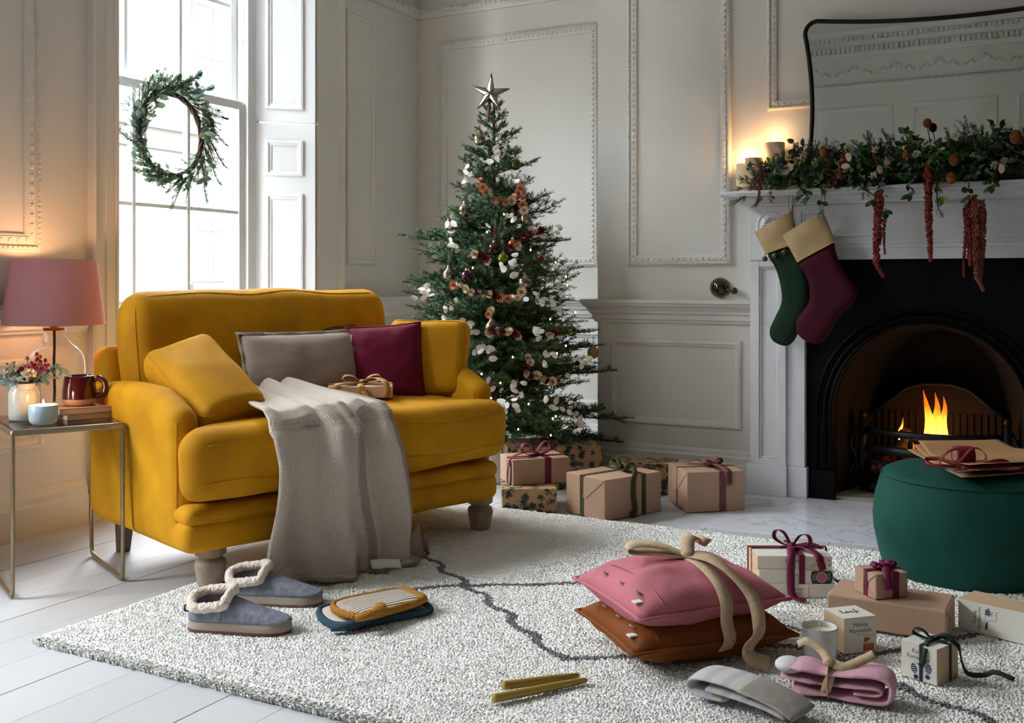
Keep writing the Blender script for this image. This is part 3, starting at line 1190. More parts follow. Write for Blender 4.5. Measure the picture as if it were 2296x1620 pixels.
cush = bpy.data.objects['seat_cushion']
for z in (.492, .372):
    P = []
    for k in range(29):
        P.append((CX - .655 + .004 + k * (1.302 / 28), -.1335 - .011 * sqrt(max(0, 1 - ((k - 14) / 14) ** 2)), z + .012 * sin(k * .5)))
    seam(cush, P[1:-1], closed=False)
seam(bpy.data.objects['base_pad'], [(CX - .640 + k * 1.28 / 20, -.0795, .2475 + .003 * sin(k)) for k in range(1, 20)], closed=False)
for s in (-1, 1):
    ax = -.640 if s < 0 else .575
    a = soft_block('arm', (ax, .36, .405), (.046, .37, .25), .042, MUST, SOFA, puff=.012, noise_amp=.006, noise_scale=5, seed=9 + s, inner=10, seg=4, puff_axes=(1, .2, .6))

    def armwarp(v, s=s):
        top = sstep(v[:, 2], .45, .66)
        v[:, 2] -= top * .055 * (1 - sstep(v[:, 1], .0, .16))
        v[:, 2] -= top * .03 * sstep(v[:, 1], .35, .75)
        v[:, 0] += s * .016 * sstep(v[:, 2], .35, .65)
        return v

    warp(a, armwarp)
    seam(a, [(ax - .040 * (1 - .0), .004, z) for z in np.linspace(.19, .56, 8)], closed=False)
bk = soft_block('back_frame', (CX, .725, .46), (.60, .065, .30), .05, MUST, SOFA, puff=.01, noise_amp=.005, seed=3, T=rot(radians(-8), 'X'))
bc = soft_block('back_cushion', (CX, .622, .722), (.558, .085, .240), .075, MUST, SOFA, puff=.045, noise_amp=.016, noise_scale=4.5, seed=12, T=rot(radians(-9), 'X'), seg=4, inner=16, puff_axes=(.15, 1, .22))
T = Matrix.Translation((CX, .622, .722)) @ rot(radians(-9), 'X')
seam(bc, [T @ Vector((x, -.078, z)) for x, _, z in [(p[0], 0, p[1]) for p in [(.558 * u, .215 + .006 * sin(9 * u)) for u in np.linspace(-.93, .93, 24)]]], closed=False)
seam(bc, [T @ Vector((-.535, -.080, z)) for z in np.linspace(-.20, .20, 10)], closed=False)

for x in (-.57, .57):
    mb = MB()
    mb.lathe([(0, .165), (.048, .165), (.050, .150), (.049, .132), (.036, .124), (.035, .119), (.047, .112), (.050, .100), (.049, .085), (.042, .050), (.035, .022), (.033, .016), (.038, .012), (.038, .004), (.034, 0), (0, 0)], 24, c=(x, 0, 0))
    mb.build('leg', LIMED, SOFA, angle=50)
for x in (-.56, .53):
    mb = MB()
    vs = [(x + a, .72 + b, 0) for a, b in ((-.02, -.02), (.02, -.02), (.02, .02), (-.02, .02))] + [(x + a, .70 + b, .17) for a, b in ((-.03, -.03), (.03, -.03), (.03, .03), (-.03, .03))]
    mb.add(vs, [(3, 2, 1, 0), (4, 5, 6, 7), (0, 1, 5, 4), (1, 2, 6, 5), (2, 3, 7, 6), (3, 0, 4, 7)])
    mb.build('leg', DARKW, SOFA, smooth=False, bevel=.004)

SM = SOFA.matrix_basis if False else Matrix.Translation((-2.239, 3.013, 0)) @ rot(radians(70.87))


def on_sofa(o, M):
    """place a loose thing by a matrix in the sofa's frame"""
    o.matrix_world = SM @ M
    return o


def basis(c, ex, ez):
    """matrix with x axis ex and z axis close to ez"""
    ex = Vector(ex).normalized()
    ez = Vector(ez)
    ez = (ez - ex * ez.dot(ex)).normalized()
    ey = ez.cross(ex)
    M = Matrix((ex, ey, ez)).transposed().to_4x4()
    M.translation = Vector(c)
    return M


# --- loose cushions
def box_cushion(name, w_, h_, t_, seed):
    o = empty(name)
    c = soft_block('cover', (0, 0, 0), (w_ / 2, t_ / 2, h_ / 2), t_ * .42, MUST, o, puff=.035, noise_amp=.014, noise_scale=6, seed=seed, seg=4, inner=12, puff_axes=(.1, 1, .1))

    def pull(v):
        k = 1 - .07 * (1 - (np.abs(v[:, 2]) / (h_ / 2)) ** 2)
        k2 = 1 - .07 * (1 - (np.abs(v[:, 0]) / (w_ / 2)) ** 2)
        v[:, 0] *= k
        v[:, 2] *= k2
        return v

    warp(c, pull)
    rr = t_ * .42
    ins = rr * .293
    for y in (-(t_ / 2 - ins), t_ / 2 - ins):
        P = [Vector(p) for p in loop_rect(w_ / 2 - ins, h_ / 2 - ins, 0, rr * .707, (0, 0), 6)]
        dense = []
        for a_, b_ in zip(P, P[1:] + P[:1]):
            k_ = max(1, int((b_ - a_).length / .02))
            dense += [a_.lerp(b_, q_ / k_) for q_ in range(k_)]
        v = np.array([(p.x, y, p.y) for p in dense])
        v = pull(v)
        v[:, 1] += np.sign(y) * .004
        seam(c, [tuple(p) for p in v], .0024, name='piping')
    return o


o = box_cushion('scatter_cushion', .45, .265, .125, 21)
on_sofa(o, basis((-.486, .213, .640), (.048, -.408, -.229), (.204, -.02, .036)))
tag(o, 'loose mustard velvet cushion slumped against the sofa arm by the lamp', 'cushion', 'loose mustard sofa cushions')
o = box_cushion('scatter_cushion', .33, .33, .125, 33)
on_sofa(o, basis((.520, .262, .682), (.72, -.69, 0), (.19, .10, .96)))
tag(o, 'loose mustard velvet cushion leaning on the sofa arm nearest the tree', 'cushion', 'loose mustard sofa cushions')


def pillow(name, w_, h_, t_, mat, seed, pinch=.05, welt=.004, flange=0.0):
    o = empty(name)
    mb = pillow_mesh(w_, h_, t_, 26, pinch, 2.6, seed, .004)
    c = mb.build('cover', mat, o, weld=True)
    if welt:
        MB().tube(seam_loop(w_, h_, pinch), welt, 6, closed=True).build('welt', mat, c)
    if flange:
        L = seam_loop(w_, h_, pinch)
        mb = MB()
        n_ = len(L)
        vs = [(x, s * .002, z) for s in (-1, 1) for x, y, z in L] + [(x * (1 + 2 * flange / w_), s * .002 + .004 * sin(i * 1.3), z * (1 + 2 * flange / h_)) for s in (-1, 1) for i, (x, y, z) in enumerate(L)]
        fs = []
        for i in range(n_):
            j = (i + 1) % n_
            fs += [(i, j, 2 * n_ + j, 2 * n_ + i), (n_ + j, n_ + i, 3 * n_ + i, 3 * n_ + j), (2 * n_ + i, 2 * n_ + j, 3 * n_ + j, 3 * n_ + i)]
        mb.add(vs, fs)
        mb.build('flange', mat, c)
    return o


TAUPE = mk('taupe_linen', '#ab9b8f', .85, sheen=.2, bump=(260, .25, .004), var=(40, .08))
BURG = mk('burgundy_velvet', '#6e1430', .7, spec=.2, sheen=.3, sheen_tint='#b04060', bump=(260, .06), var=(6, .2))
RUST = mk('rust_velvet', '#7c4218', .7, spec=.2, sheen=.3, sheen_tint='#d08040', bump=(260, .06), var=(8, .2))
PINK = mk('pink_velvet', '#c4737e', .7, spec=.2, sheen=.3, sheen_tint='#f0a8b0', bump=(260, .06), var=(8, .18))
BUTTON = mk('wood_button', '#b89a80', .4)
LINENT = mk('cotton_tag', '#e6e2d8', .8)

o = pillow('lumbar_cushion', .50, .27, .13, TAUPE, 4, welt=0, flange=.012)
on_sofa(o, Matrix.Translation((.005, .38, .672)) @ rot(radians(-4), 'Z') @ rot(radians(-16), 'X'))
tag(o, 'taupe linen lumbar cushion with a buttoned end on the sofa', 'cushion')
for dx, z in ((.205, .05), (.195, -.02), (.200, -.08)):
    b = MB().lathe([(0, -.003), (.010, -.003), (.0115, 0), (.010, .003), (.006, .002), (0, .002)], 16, T=Matrix.Translation((dx, -.036, z)) @ rot(pi / 2, 'X')).build('button', mk('taupe_button', '#8a7a6e', .4), o)
MB().box((.205, -.029, .085), (.228, -.026, .115)).build('care_tag', LINENT, o, smooth=False)
o = pillow('square_cushion', .30, .32, .12, BURG, 8)
on_sofa(o, Matrix.Translation((.318, .285, .672)) @ rot(radians(-38), 'Z') @ rot(radians(-14), 'X') @ rot(radians(-4), 'Y'))
tag(o, 'burgundy velvet cushion between the taupe and mustard cushions on the sofa', 'cushion')
o = pillow('square_cushion', .36, .34, .10, RUST, 14)
on_sofa(o, Matrix.Translation((.165, .50, .675)) @ rot(radians(-8), 'Z') @ rot(radians(-18), 'X'))
tag(o, 'rust coloured cushion hidden behind the taupe one with only its corner showing', 'cushion')

# --- knitted throw over the front of the seat
KNIT = mk('knit_oatmeal', '#ddd0c3', .9, sheen=.25, spec=.15)
KNITD = mk('knit_border', '#a08e82', .9, sheen=.2, spec=.15)
KNIT2 = mk('knit_oatmeal_bordered', '#ddd0c3', .9, sheen=.25, spec=.15)
for mt, sc in ((KNIT, 160), (KNITD, 160), (KNIT2, 160)):
    nt = mt.node_tree
    b = nt.nodes['Principled BSDF']
    tc = nt.nodes.new('ShaderNodeTexCoord')
    vo = nt.nodes.new('ShaderNodeTexVoronoi')
    vo.inputs['Scale'].default_value = sc
    vo.inputs['Randomness'].default_value = .35
    nt.links.new(tc.outputs['UV'], vo.inputs['Vector'])
    bp = nt.nodes.new('ShaderNodeBump')
    bp.invert = True
    bp.inputs['Strength'].default_value = .9
    bp.inputs['Distance'].default_value = .004
    nt.links.new(vo.outputs['Distance'], bp.inputs['Height'])
    nt.links.new(bp.outputs[0], b.inputs['Normal'])
    mx = nt.nodes.new('ShaderNodeMix')
    mx.data_type = 'RGBA'
    c = b.inputs['Base Color'].default_value[:3]
    mx.inputs[6].default_value = (*c, 1)
    mx.inputs[7].default_value = (c[0] * .7, c[1] * .7, c[2] * .7, 1)
    mr = nt.nodes.new('ShaderNodeMapRange')
    mr.inputs[1].default_value, mr.inputs[2].default_value = .35, .75
    nt.links.new(vo.outputs['Distance'], mr.inputs[0])
    nt.links.new(mr.outputs[0], mx.inputs[0])
    nt.links.new(mx.outputs[2], b.inputs['Base Color'])
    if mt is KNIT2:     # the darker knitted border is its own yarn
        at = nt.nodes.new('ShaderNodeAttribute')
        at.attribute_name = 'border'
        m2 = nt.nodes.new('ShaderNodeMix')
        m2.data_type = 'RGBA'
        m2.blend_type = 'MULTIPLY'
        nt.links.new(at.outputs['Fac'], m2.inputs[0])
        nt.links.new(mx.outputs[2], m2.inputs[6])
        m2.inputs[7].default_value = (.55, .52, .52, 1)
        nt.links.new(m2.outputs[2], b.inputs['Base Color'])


def uv_grid(o, nu, nv, su, sv):
    me = o.data
    uv = me.uv_layers.new(name='uv')
    idx = np.zeros(len(me.loops), int)
    me.loops.foreach_get('vertex_index', idx)
    a = np.stack([(idx % nu) / (nu - 1) * su, (idx // nu) / (nv - 1) * sv], 1)
    uv.data.foreach_set('uv', a.reshape(-1).astype(np.float32))


# centre line of the cloth: y (depth), z (height), left x, right x
KEY = [(.27, .600, -.34, -.10), (.16, .592, -.40, -.06), (.02, .576, -.43, .00), (-.10, .560, -.445, .03), (-.158, .51, -.452, .045), (-.186, .42, -.462, .055), (-.188, .30, -.472, .065), (-.180, .18, -.478, .080), (-.182, .09, -.480, .085), (-.195, .040, -.482, .085), (-.235, .034, -.475, .085)]
KV = np.linspace(0, 1, len(KEY))


def cloth_pt(u, v):
    y, z, xl, xr = (float(np.interp(v, KV, [k[i] for k in KEY])) for i in range(4))
    x = xl + (xr - xl) * u
    down = min(1.0, max(0.0, (v - .12) / .3))
    f = (.026 * sin(2 * pi * (2.1 * u + .25 * v) + .6) + .013 * sin(2 * pi * (4.7 * u - .5 * v) + 2.0)) * (.35 + .65 * down)
    # a deep diagonal fold with the far flap hanging behind it
    fold = .64 + .14 * (v - .5)
    f += .030 * math.exp(-((u - fold) / .06) ** 2) * down - .012 * float(sstep(np.array(u), fold + .02, fold + .16)) * down
    bunch = .030 * math.exp(-(v / .16) ** 2) * (sin(9 * u) ** 2)
    if v < .36:
        return (x, y - f * .25 * down - .012 * down, z + .014 + abs(f) * .6 + bunch)
    return (x + .012 * sin(14 * v + 5 * u), y - f - .012, max(.03, z + .012 * sin(7 * u) * (v > .8)))


NU, NV = 90, 110
mb = MB()
mb.grid(NU, NV, cloth_pt)
o = empty('knitted_throw')
o.matrix_world = SM
c = mb.build('cloth', KNIT2, o, solid=.010)
uv_grid(c, NU, NV, .55, 1.15)
bd = c.data.color_attributes.new('border', 'FLOAT_COLOR', 'POINT')
vals = np.ones((NU * NV, 4), np.float32)
for k in range(NU * NV):
    u, v = (k % NU) / (NU - 1), (k // NU) / (NV - 1)
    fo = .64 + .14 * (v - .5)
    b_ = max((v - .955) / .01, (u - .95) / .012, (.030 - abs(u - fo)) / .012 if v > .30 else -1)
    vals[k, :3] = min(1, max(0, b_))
bd.data.foreach_set('color', vals.ravel())
tag(o, 'oatmeal knitted throw draped from the sofa seat down to the rug', 'blanket')
# tail of the throw curled on the rug
tail = smooth_path([(.02, -.20, .045), (.10, -.19, .055), (.15, -.155, .085), (.175, -.12, .060), (.20, -.10, .040), (.225, -.11, .036)], 6)
mb = MB()
for off in (0,):
    mb.strip(tail, .10, side=(.15, .35, .92), thick=.011)
c2 = mb.build('curled_corner', KNITD, o)
MB().strip(smooth_path([(-.12, -.245, .062), (-.07, -.262, .060), (-.02, -.272, .052)], 4), .035, side=(0, .6, .5), thick=.002).build('care_tag', LINENT, o)

# --- small kraft gift on the seat is added with the other gifts

# ================================================================== rug
RZ = .024        # backing height; tufts rise above it
RUGC = empty('rug', (-1.0, 2.93, 0))
tag(RUGC, 'cream shaggy wool rug with thin charcoal diamond lines', 'rug')
rx0, rx1, ry0, ry1 = -2.52, .75, 1.90, 3.955
cream = mk('rug_wool', '#fffdf8', .95, sheen=.45, sheen_tint='#ffffff', spec=.1)
def soft_wool(m, mixv):
    # light scatters through the fibres: part of it passes the tuft
    nt = m.node_tree
    b = nt.nodes['Principled BSDF']
    tr = nt.nodes.new('ShaderNodeBsdfTranslucent')
    tr.inputs[0].default_value = b.inputs['Base Color'].default_value
    mx = nt.nodes.new('ShaderNodeMixShader')
    mx.inputs[0].default_value = mixv
    nt.links.new(b.outputs[0], mx.inputs[1])
    nt.links.new(tr.outputs[0], mx.inputs[2])
    nt.links.new(mx.outputs[0], nt.nodes['Material Output'].inputs[0])


soft_wool(cream, .08)
char = mk('rug_wool_dark', '#7d787e', .95, sheen=.2, spec=.1)
MB().box((rx0 + .02 + 1, ry0 + .02 - 2.93, .001), (rx1 - .02 + 1, ry1 - .02 - 2.93, RZ)).build('backing', mk('rug_backing', '#f4f1ea', .95), RUGC, smooth=False)
LINES = [
    [(-2.369, 3.406, 0.030), (-2.121, 3.207, 0.030), (-1.901, 3.011, 0.030), (-1.702, 2.869, 0.030), (-1.532, 2.740, 0.030), (-1.332, 2.561, 0.030), (-1.153, 2.421, 0.030), (-1.090, 2.469, 0.030), (-1.003, 2.531, 0.030)],
    [(-1.858, 2.719, 0.030), (-1.778, 2.817, 0.030), (-1.702, 2.869, 0.030), (-1.543, 2.966, 0.030), (-1.374, 3.079, 0.030), (-1.132, 3.164, 0.030)],
    [(-1.030, 3.122, 0.030), (-0.826, 3.042, 0.030), (-0.687, 2.950, 0.030), (-0.532, 2.776, 0.030), (-0.394, 2.662, 0.030), (-0.296, 2.601, 0.030), (-0.168, 2.534, 0.030), (-0.069, 2.484, 0.030)],
    [(-0.742, 2.777, 0.030), (-0.627, 2.792, 0.030), (-0.518, 2.762, 0.030), (-0.453, 2.834, 0.030), (-0.321, 3.019, 0.030), (-0.189, 3.188, 0.030)],
    [(-2.369, 3.406, 0.030), (-2.480, 3.263, 0.030), (-2.463, 3.001, 0.030), (-2.441, 2.760, 0.030), (-2.394, 2.497, 0.030)],
]
segs = []
for L in LINES:
    P = [np.array(p[:2]) for p in L]
    segs += [(a, b) for a, b in zip(P[:-1], P[1:])]


def line_dist(x, y):
    d = np.full(x.shape, 9.0)
    for a, b in segs:
        ab = b - a
        t = np.clip(((x - a[0]) * ab[0] + (y - a[1]) * ab[1]) / (ab @ ab), 0, 1)
        d = np.minimum(d, np.hypot(x - a[0] - t * ab[0], y - a[1] - t * ab[1]))
    return d


rg = np.random.default_rng(3)


def tufts(region, step, seed):
    """scatter bent three-sided tufts over a strip of the rug; returns verts and faces"""
    x0, x1, y0, y1 = region
    nx, ny = int((x1 - x0) / step), int((y1 - y0) / step)
    gx, gy = np.meshgrid((np.arange(nx) + .5) / nx, (np.arange(ny) + .5) / ny)
    x = x0 + (gx.ravel() + rg.uniform(-.6, .6, nx * ny) / nx) * (x1 - x0)
    y = y0 + (gy.ravel() + rg.uniform(-.6, .6, nx * ny) / ny) * (y1 - y0)
    n = len(x)
    # slow waves in pile direction make clumps
    a1 = np.sin(x * 23 + 1.7 * np.sin(y * 17)) + np.sin(y * 29 + 1.3 * np.sin(x * 21 + 2))
    a2 = np.sin(x * 61 + 2 * np.sin(y * 47)) * np.cos(y * 57)
    ang = a1 * .5 + rg.uniform(-pi, pi, n)
    lean = .004 + .002 * np.abs(a2) + rg.uniform(0, .003, n)
    hgt = .0046 + .0006 * a1 + .0006 * a2 + rg.uniform(-.0012, .0012, n)
    r = step * rg.uniform(.60, .85, n)
    dx, dy = np.cos(ang) * lean, np.sin(ang) * lean
    # tufts at the border hang over the edge
    ex = np.minimum(x - rx0, rx1 - x)
    ey = np.minimum(y - ry0, ry1 - y)
    k = np.clip(1 - np.minimum(ex, ey) / .03, 0, 1)
    dx += k * .012 * np.where(ex < ey, np.sign(x - (rx0 + rx1) / 2), 0)
    dy += k * .012 * np.where(ey <= ex, np.sign(y - (ry0 + ry1) / 2), 0)
    zb = RZ * (.9 - .85 * np.clip(k * 1.6, 0, 1))
    hgt = hgt - k * .016
    V = np.zeros((n, 7, 3))
    ph = rg.uniform(0, 2 * pi, n)
    for j in range(3):
        c, s = np.cos(ph + 2.094 * j), np.sin(ph + 2.094 * j)
        V[:, j] = np.stack([x + r * .8 * c, y + r * .8 * s, zb], 1)
        V[:, 3 + j] = np.stack([x + dx * .45 + r * c, y + dy * .45 + r * s, RZ + hgt * .72], 1)
    V[:, 6] = np.stack([x + dx, y + dy, RZ + hgt], 1)
    F = np.array([(0, 1, 4), (0, 4, 3), (1, 2, 5), (1, 5, 4), (2, 0, 3), (2, 3, 5), (3, 4, 6), (4, 5, 6), (5, 3, 6)])
    faces = (F[None] + (np.arange(n) * 7)[:, None, None]).reshape(-1, 3)
    wob = .006 * np.sin(x * 40) + .006 * np.sin(y * 53 + 1)
    dark = line_dist(x + wob, y + wob) < (.0135 + rg.uniform(-.003, .003, n))
    # worn grey area under the sofa front
    return V.reshape(-1, 3), faces, np.repeat(dark, 9)


def pile(name, parts):
    vs, fs, dk, o = [], [], [], 0
    for V, F, D in parts:
        vs.append(V)
        fs.append(F + o)
        dk.append(D)
        o += len(V)
    vs, fs, dk = np.concatenate(vs), np.concatenate(fs), np.concatenate(dk)
    vs = vs - np.array((-1.0, 2.93, 0))
    me = bpy.data.meshes.new(name)
    me.vertices.add(len(vs))
    me.vertices.foreach_set('co', vs.astype(np.float32).ravel())
    me.loops.add(len(fs) * 3)
    me.loops.foreach_set('vertex_index', fs.astype(np.int32).ravel())
    me.polygons.add(len(fs))
    me.polygons.foreach_set('loop_start', np.arange(0, len(fs) * 3, 3, dtype=np.int32))
    me.polygons.foreach_set('material_index', dk.astype(np.int32))
    me.polygons.foreach_set('use_smooth', np.ones(len(fs), bool))
    me.materials.append(cream)
    me.materials.append(char)
    me.update(calc_edges=True)
    o = obj(name, me, RUGC)
    o['kind'] = 'stuff'
    return o


pile('pile', [tufts((rx0, -.05, ry0, 2.45), .0050, 1), tufts((rx0, .15, 2.45, 3.1), .0060, 2), tufts((rx0, .70, 3.1, ry1), .0082, 3)])

# ================================================================== side table, lamp and what stands on it
BRASS = mk('aged_brass', '#a8977a', .35, metal=.85, bump=(80, .05), var=(15, .25))
tb = empty('side_table', (-3.04, 2.377, 0), radians(63.6))
tag(tb, 'slim brass sled-base side table with glass top beside the sofa', 'table')
TW, TD, TH = .335, .415, .533       # along the front edge, depth, height
for s in (-1, 1):
    x = s * (TW / 2)
    hy, r = TD / 2, .028
    P = []
    for (cy, cz, a0) in ((-hy, 0, pi), (hy, 0, -pi / 2), (hy, TH, 0), (-hy, TH, pi / 2)):
        rr = r if cz == 0 else .004
        for k in range(6):
            a = a0 + pi / 2 * k / 5
            P.append((x, cy + (rr if cy < 0 else -rr) + rr * cos(a), .009 + (rr if cz == 0 else -rr) + (cz - .018 if cz else 0) + rr * sin(a)))
    MB().tube(P, .0095, 8, closed=True, flat=.75).build('sled_frame', BRASS, tb)
for s in (-1, 1):
    MB().box((-TW / 2, s * TD / 2 - .009, TH - .020), (TW / 2, s * TD / 2 + .009, TH)).build('top_rail', BRASS, tb, smooth=False, bevel=.003)
MB().box((-TW / 2 + .006, -TD / 2 + .009, TH - .007), (TW / 2 - .006, TD / 2 - .009, TH)).build('glass_top', thin_glass('table_glass', (.86, .90, .88)), tb, smooth=False)

# --- lamp
lp = empty('table_lamp', (-3.409, 2.662, 0.535))
lx, ly, lz = lp.location
tag(lp, 'clear glass table lamp with a dusty pink drum shade', 'lamp')
lampglass = thin_glass('lamp_glass', (.96, .94, .92), .45)
prof = [(.098, .004), (.101, .02), (.107, .06), (.111, .12), (.110, .150), (.104, .182), (.088, .210), (.062, .234), (.043, .256), (.036, .271), (.036, .279)]
prof = [(r, z) for r, z in prof]
pp = smooth_path([(r, 0, z) for r, z in prof], 4)
MB().lathe([(p.x, p.z) for p in pp], 40).build('glass_base', lampglass, lp)
MB().lathe([(0, .280), (.040, .280), (.040, .290), (.015, .291), (.015, .335), (0, .335)], 24).build('brass_cap', mk('copper_cap', '#7a4a30', .35, metal=.8), lp, angle=40)
MB().tube(smooth_path([(0, 0, .28), (.001, 0, .22), (-.004, .002, .15), (.002, 0, .06), (0, 0, .008)], 6), .005, 8).build('flex', mk('lamp_flex', '#2c1f1c', .5), lp)
MB().lathe([(.010, .335), (.016, .36), (.016, .40), (0, .40)], 12).ball((0, 0, .44), (.028, .028, .036), 12, 8).build('bulb', emitter('bulb_glow', '#ffc07a', 6), lp)
shade_m = bpy.data.materials.new('pink_shade')
shade_m.use_nodes = True
nt = shade_m.node_tree
b = nt.nodes['Principled BSDF']
b.inputs['Base Color'].default_value = (*lin('#d59a9c'), 1)
b.inputs['Roughness'].default_value = .85
trl = nt.nodes.new('ShaderNodeBsdfTranslucent')
trl.inputs[0].default_value = (*lin('#d08a84'), 1)
mx = nt.nodes.new('ShaderNodeMixShader')
mx.inputs[0].default_value = .10
nt.links.new(b.outputs[0], mx.inputs[1])
nt.links.new(trl.outputs[0], mx.inputs[2])
nt.links.new(mx.outputs[0], nt.nodes['Material Output'].inputs[0])
n = nt.nodes.new('ShaderNodeTexNoise')
n.inputs['Scale'].default_value = 300
bp = nt.nodes.new('ShaderNodeBump')
bp.inputs['Strength'].default_value = .15
bp.inputs['Distance'].default_value = .003
nt.links.new(n.outputs['Fac'], bp.inputs['Height'])
nt.links.new(bp.outputs[0], b.inputs['Normal'])
MB().lathe([(.183, .302), (.181, .302), (.152, .548), (.154, .548), (.183, .302)], 56).build('shade', shade_m, lp, angle=60)
mb = MB()
for k in range(3):
    a = 2 * pi * k / 3
    mb.tube([(0, 0, .40), (.150 * cos(a), .150 * sin(a), .545)], .002, 5)
mb.build('shade_carrier', BRASS, lp)
ll = bpy.data.lights.new('lamp_bulb_light', 'POINT')
ll.energy = 1.9
ll.color = (1, .60, .28)
ll.shadow_soft_size = .035
o = bpy.data.objects.new('lamp_bulb_light', ll)
o.parent = lp
o.location = (0, 0, .485)
COL.objects.link(o)

# --- books
kraftbook = mk('book_cover_tan', '#b98f74', .7)
pagem = mk('book_pages', '#d8c0a4', .8)


def book(c, ang, w_, d_, t_, label, cm):
    o = empty('book', c, ang)
    MB().box((-w_ / 2, -d_ / 2, 0), (w_ / 2, d_ / 2, .002)).box((-w_ / 2, -d_ / 2, t_ - .002), (w_ / 2, d_ / 2, t_)).box((-w_ / 2, d_ / 2 - .002, 0), (w_ / 2, d_ / 2, t_)).build('cover', cm, o, smooth=False)
    MB().box((-w_ / 2 + .003, -d_ / 2 + .003, .002), (w_ / 2 - .003, d_ / 2 - .002, t_ - .002)).build('pages', pagem, o, smooth=False)
    return tag(o, label, 'book', 'books under the mug')


book((-2.985, 2.478, .5335), radians(65), .19, .13, .020, 'lower tan book of the pair on the side table', kraftbook)
book((-2.995, 2.462, .5545), radians(59), .185, .13, .019, 'upper tan book of the pair with the mug standing on it', mk('book_cover_pale', '#c49a7e', .7))

# --- mug
mg = empty('mug', (-3.015, 2.455, .574))
tag(mg, 'glossy oxblood red mug with bare clay foot on the books', 'mug')
ox = mk('oxblood_glaze', '#4c0d14', .12, spec=.6, coat=.5)
clay = mk('bare_clay', '#c59a84', .8)
MB().lathe([(0, .001), (.040, .001), (.050, .006), (.0555, .016), (.056, .024)], 36).build('clay_foot', clay, mg)
MB().lathe([(.056, .024), (.0555, .05), (.052, .078), (.049, .101), (.047, .103), (.045, .101), (.050, .05), (.050, .02), (0, .018)], 36).build('body', ox, mg)
hp = smooth_path([(.050, 0, .088), (.066, 0, .094), (.086, 0, .082), (.090, 0, .060), (.082, 0, .040), (.054, 0, .032)], 6)
MB().tube([(p.x * cos(radians(28)), p.x * sin(radians(28)), p.z) for p in hp], .0085, 10, flat=1.2).build('handle', ox, mg)

# --- candle bowl
cb = empty('candle_bowl', (-2.969, 2.277, 0.535))
tag(cb, 'pale blue stoneware bowl candle burning at the front of the table', 'candle')
bluegl = mk('pale_blue_glaze', '#b7c9d4', .3, coat=.3)
MB().lathe([(0, 0), (.034, .0), (.041, .006), (.0445, .016)], 32).build('unglazed_foot', mk('stoneware', '#d6cfc4', .7), cb)
MB().lathe([(.0445, .016), (.0455, .035), (.0455, .060), (.0435, .0615), (.042, .058), (.042, .05)], 32).build('bowl', bluegl, cb)
wax = mk('ivory_wax', '#ead9b4', .5, sss=.4)
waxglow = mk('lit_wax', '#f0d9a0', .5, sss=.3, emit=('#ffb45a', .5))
MB().lathe([(0, .050), (.0425, .050)], 32).build('wax', waxglow, cb)
MB().tube([(0, 0, .05), (.001, 0, .058)], .0008, 5).build('wick', mk('wick_black', '#1c1512', .9), cb)
flame_c = flame_mat('candle_flame', ('#ffdf9a', '#ffd890', '#ff9a30'), 14.0)


def candle_flame(parent, z, s=1.0, xy=(0, 0)):
    mb = MB()
    mb.lathe([(.0002, 0), (.0030 * s, .003 * s), (.0046 * s, .008 * s), (.0042 * s, .014 * s), (.0022 * s, .021 * s), (.0002, .028 * s)], 12, c=(xy[0], xy[1], z))
    return mb.build('flame', emitter_flame, parent)


emitter_flame = emitter('candle_flame_glow', '#ffd9a0', 22)
candle_flame(cb, .056, .85)


def glow(name, parent, loc, energy, size=.012, col=(1, .55, .22)):
    l = bpy.data.lights.new(name, 'POINT')
    l.energy = energy
    l.color = col
    l.shadow_soft_size = size
    o = bpy.data.objects.new(name, l)
    o.parent = parent
    o.location = loc
    COL.objects.link(o)


glow('bowl_candle_light', cb, (0, 0, .085), .22)

# --- stoneware jar with flowers
jr = empty('stoneware_jar', (-3.114, 2.312, 0.535))
tag(jr, 'cream stoneware jar with a collared neck behind the bowl candle', 'jar')
MB().lathe([(0, 0), (.044, 0), (.047, .004), (.048, .02), (.0485, .085), (.046, .098), (.041, .103), (.040, .107), (.042, .118), (.044, .120), (.043, .124), (.038, .122), (.038, .08), (0, .07)], 36).build('body', mk('cream_glaze', '#cfcabc', .25, coat=.4, var=(9, .06)), jr)

# leaf and flower pieces used in several arrangements
def leaf(mb, p, d, up, L, wd, m=0, bend=.15, seg=3, shape='oval'):
    """a folded leaf blade from p along d"""
    p, d, up = Vector(p), Vector(d).normalized(), Vector(up)
    s = d.cross(up)
    if s.length < 1e-4:
        s = d.cross(Vector((1, 0, .3)))
    s.normalize()
    n = s.cross(d)
    vs, fs = [], []
    for i in range(seg + 1):
        t = i / seg
        if shape == 'oval':
            ww = wd * max(.06, sin(pi * min(.97, max(.03, t))) ** .7)
        elif shape == 'round':
            ww = wd * max(.08, sqrt(max(0, 1 - (2 * t - 1) ** 2)))
        else:
            ww = wd * max(.05, (1 - t) ** .8)
        c = p + d * (L * t) - n * (bend * L * t * t)
        vs += [c + s * ww / 2 + n * ww * .12, c, c - s * ww / 2 + n * ww * .12]
    for i in range(seg):
        a = i * 3
        fs += [(a, a + 1, a + 4, a + 3), (a + 1, a + 2, a + 5, a + 4)]
    mb.add(vs, fs, m)


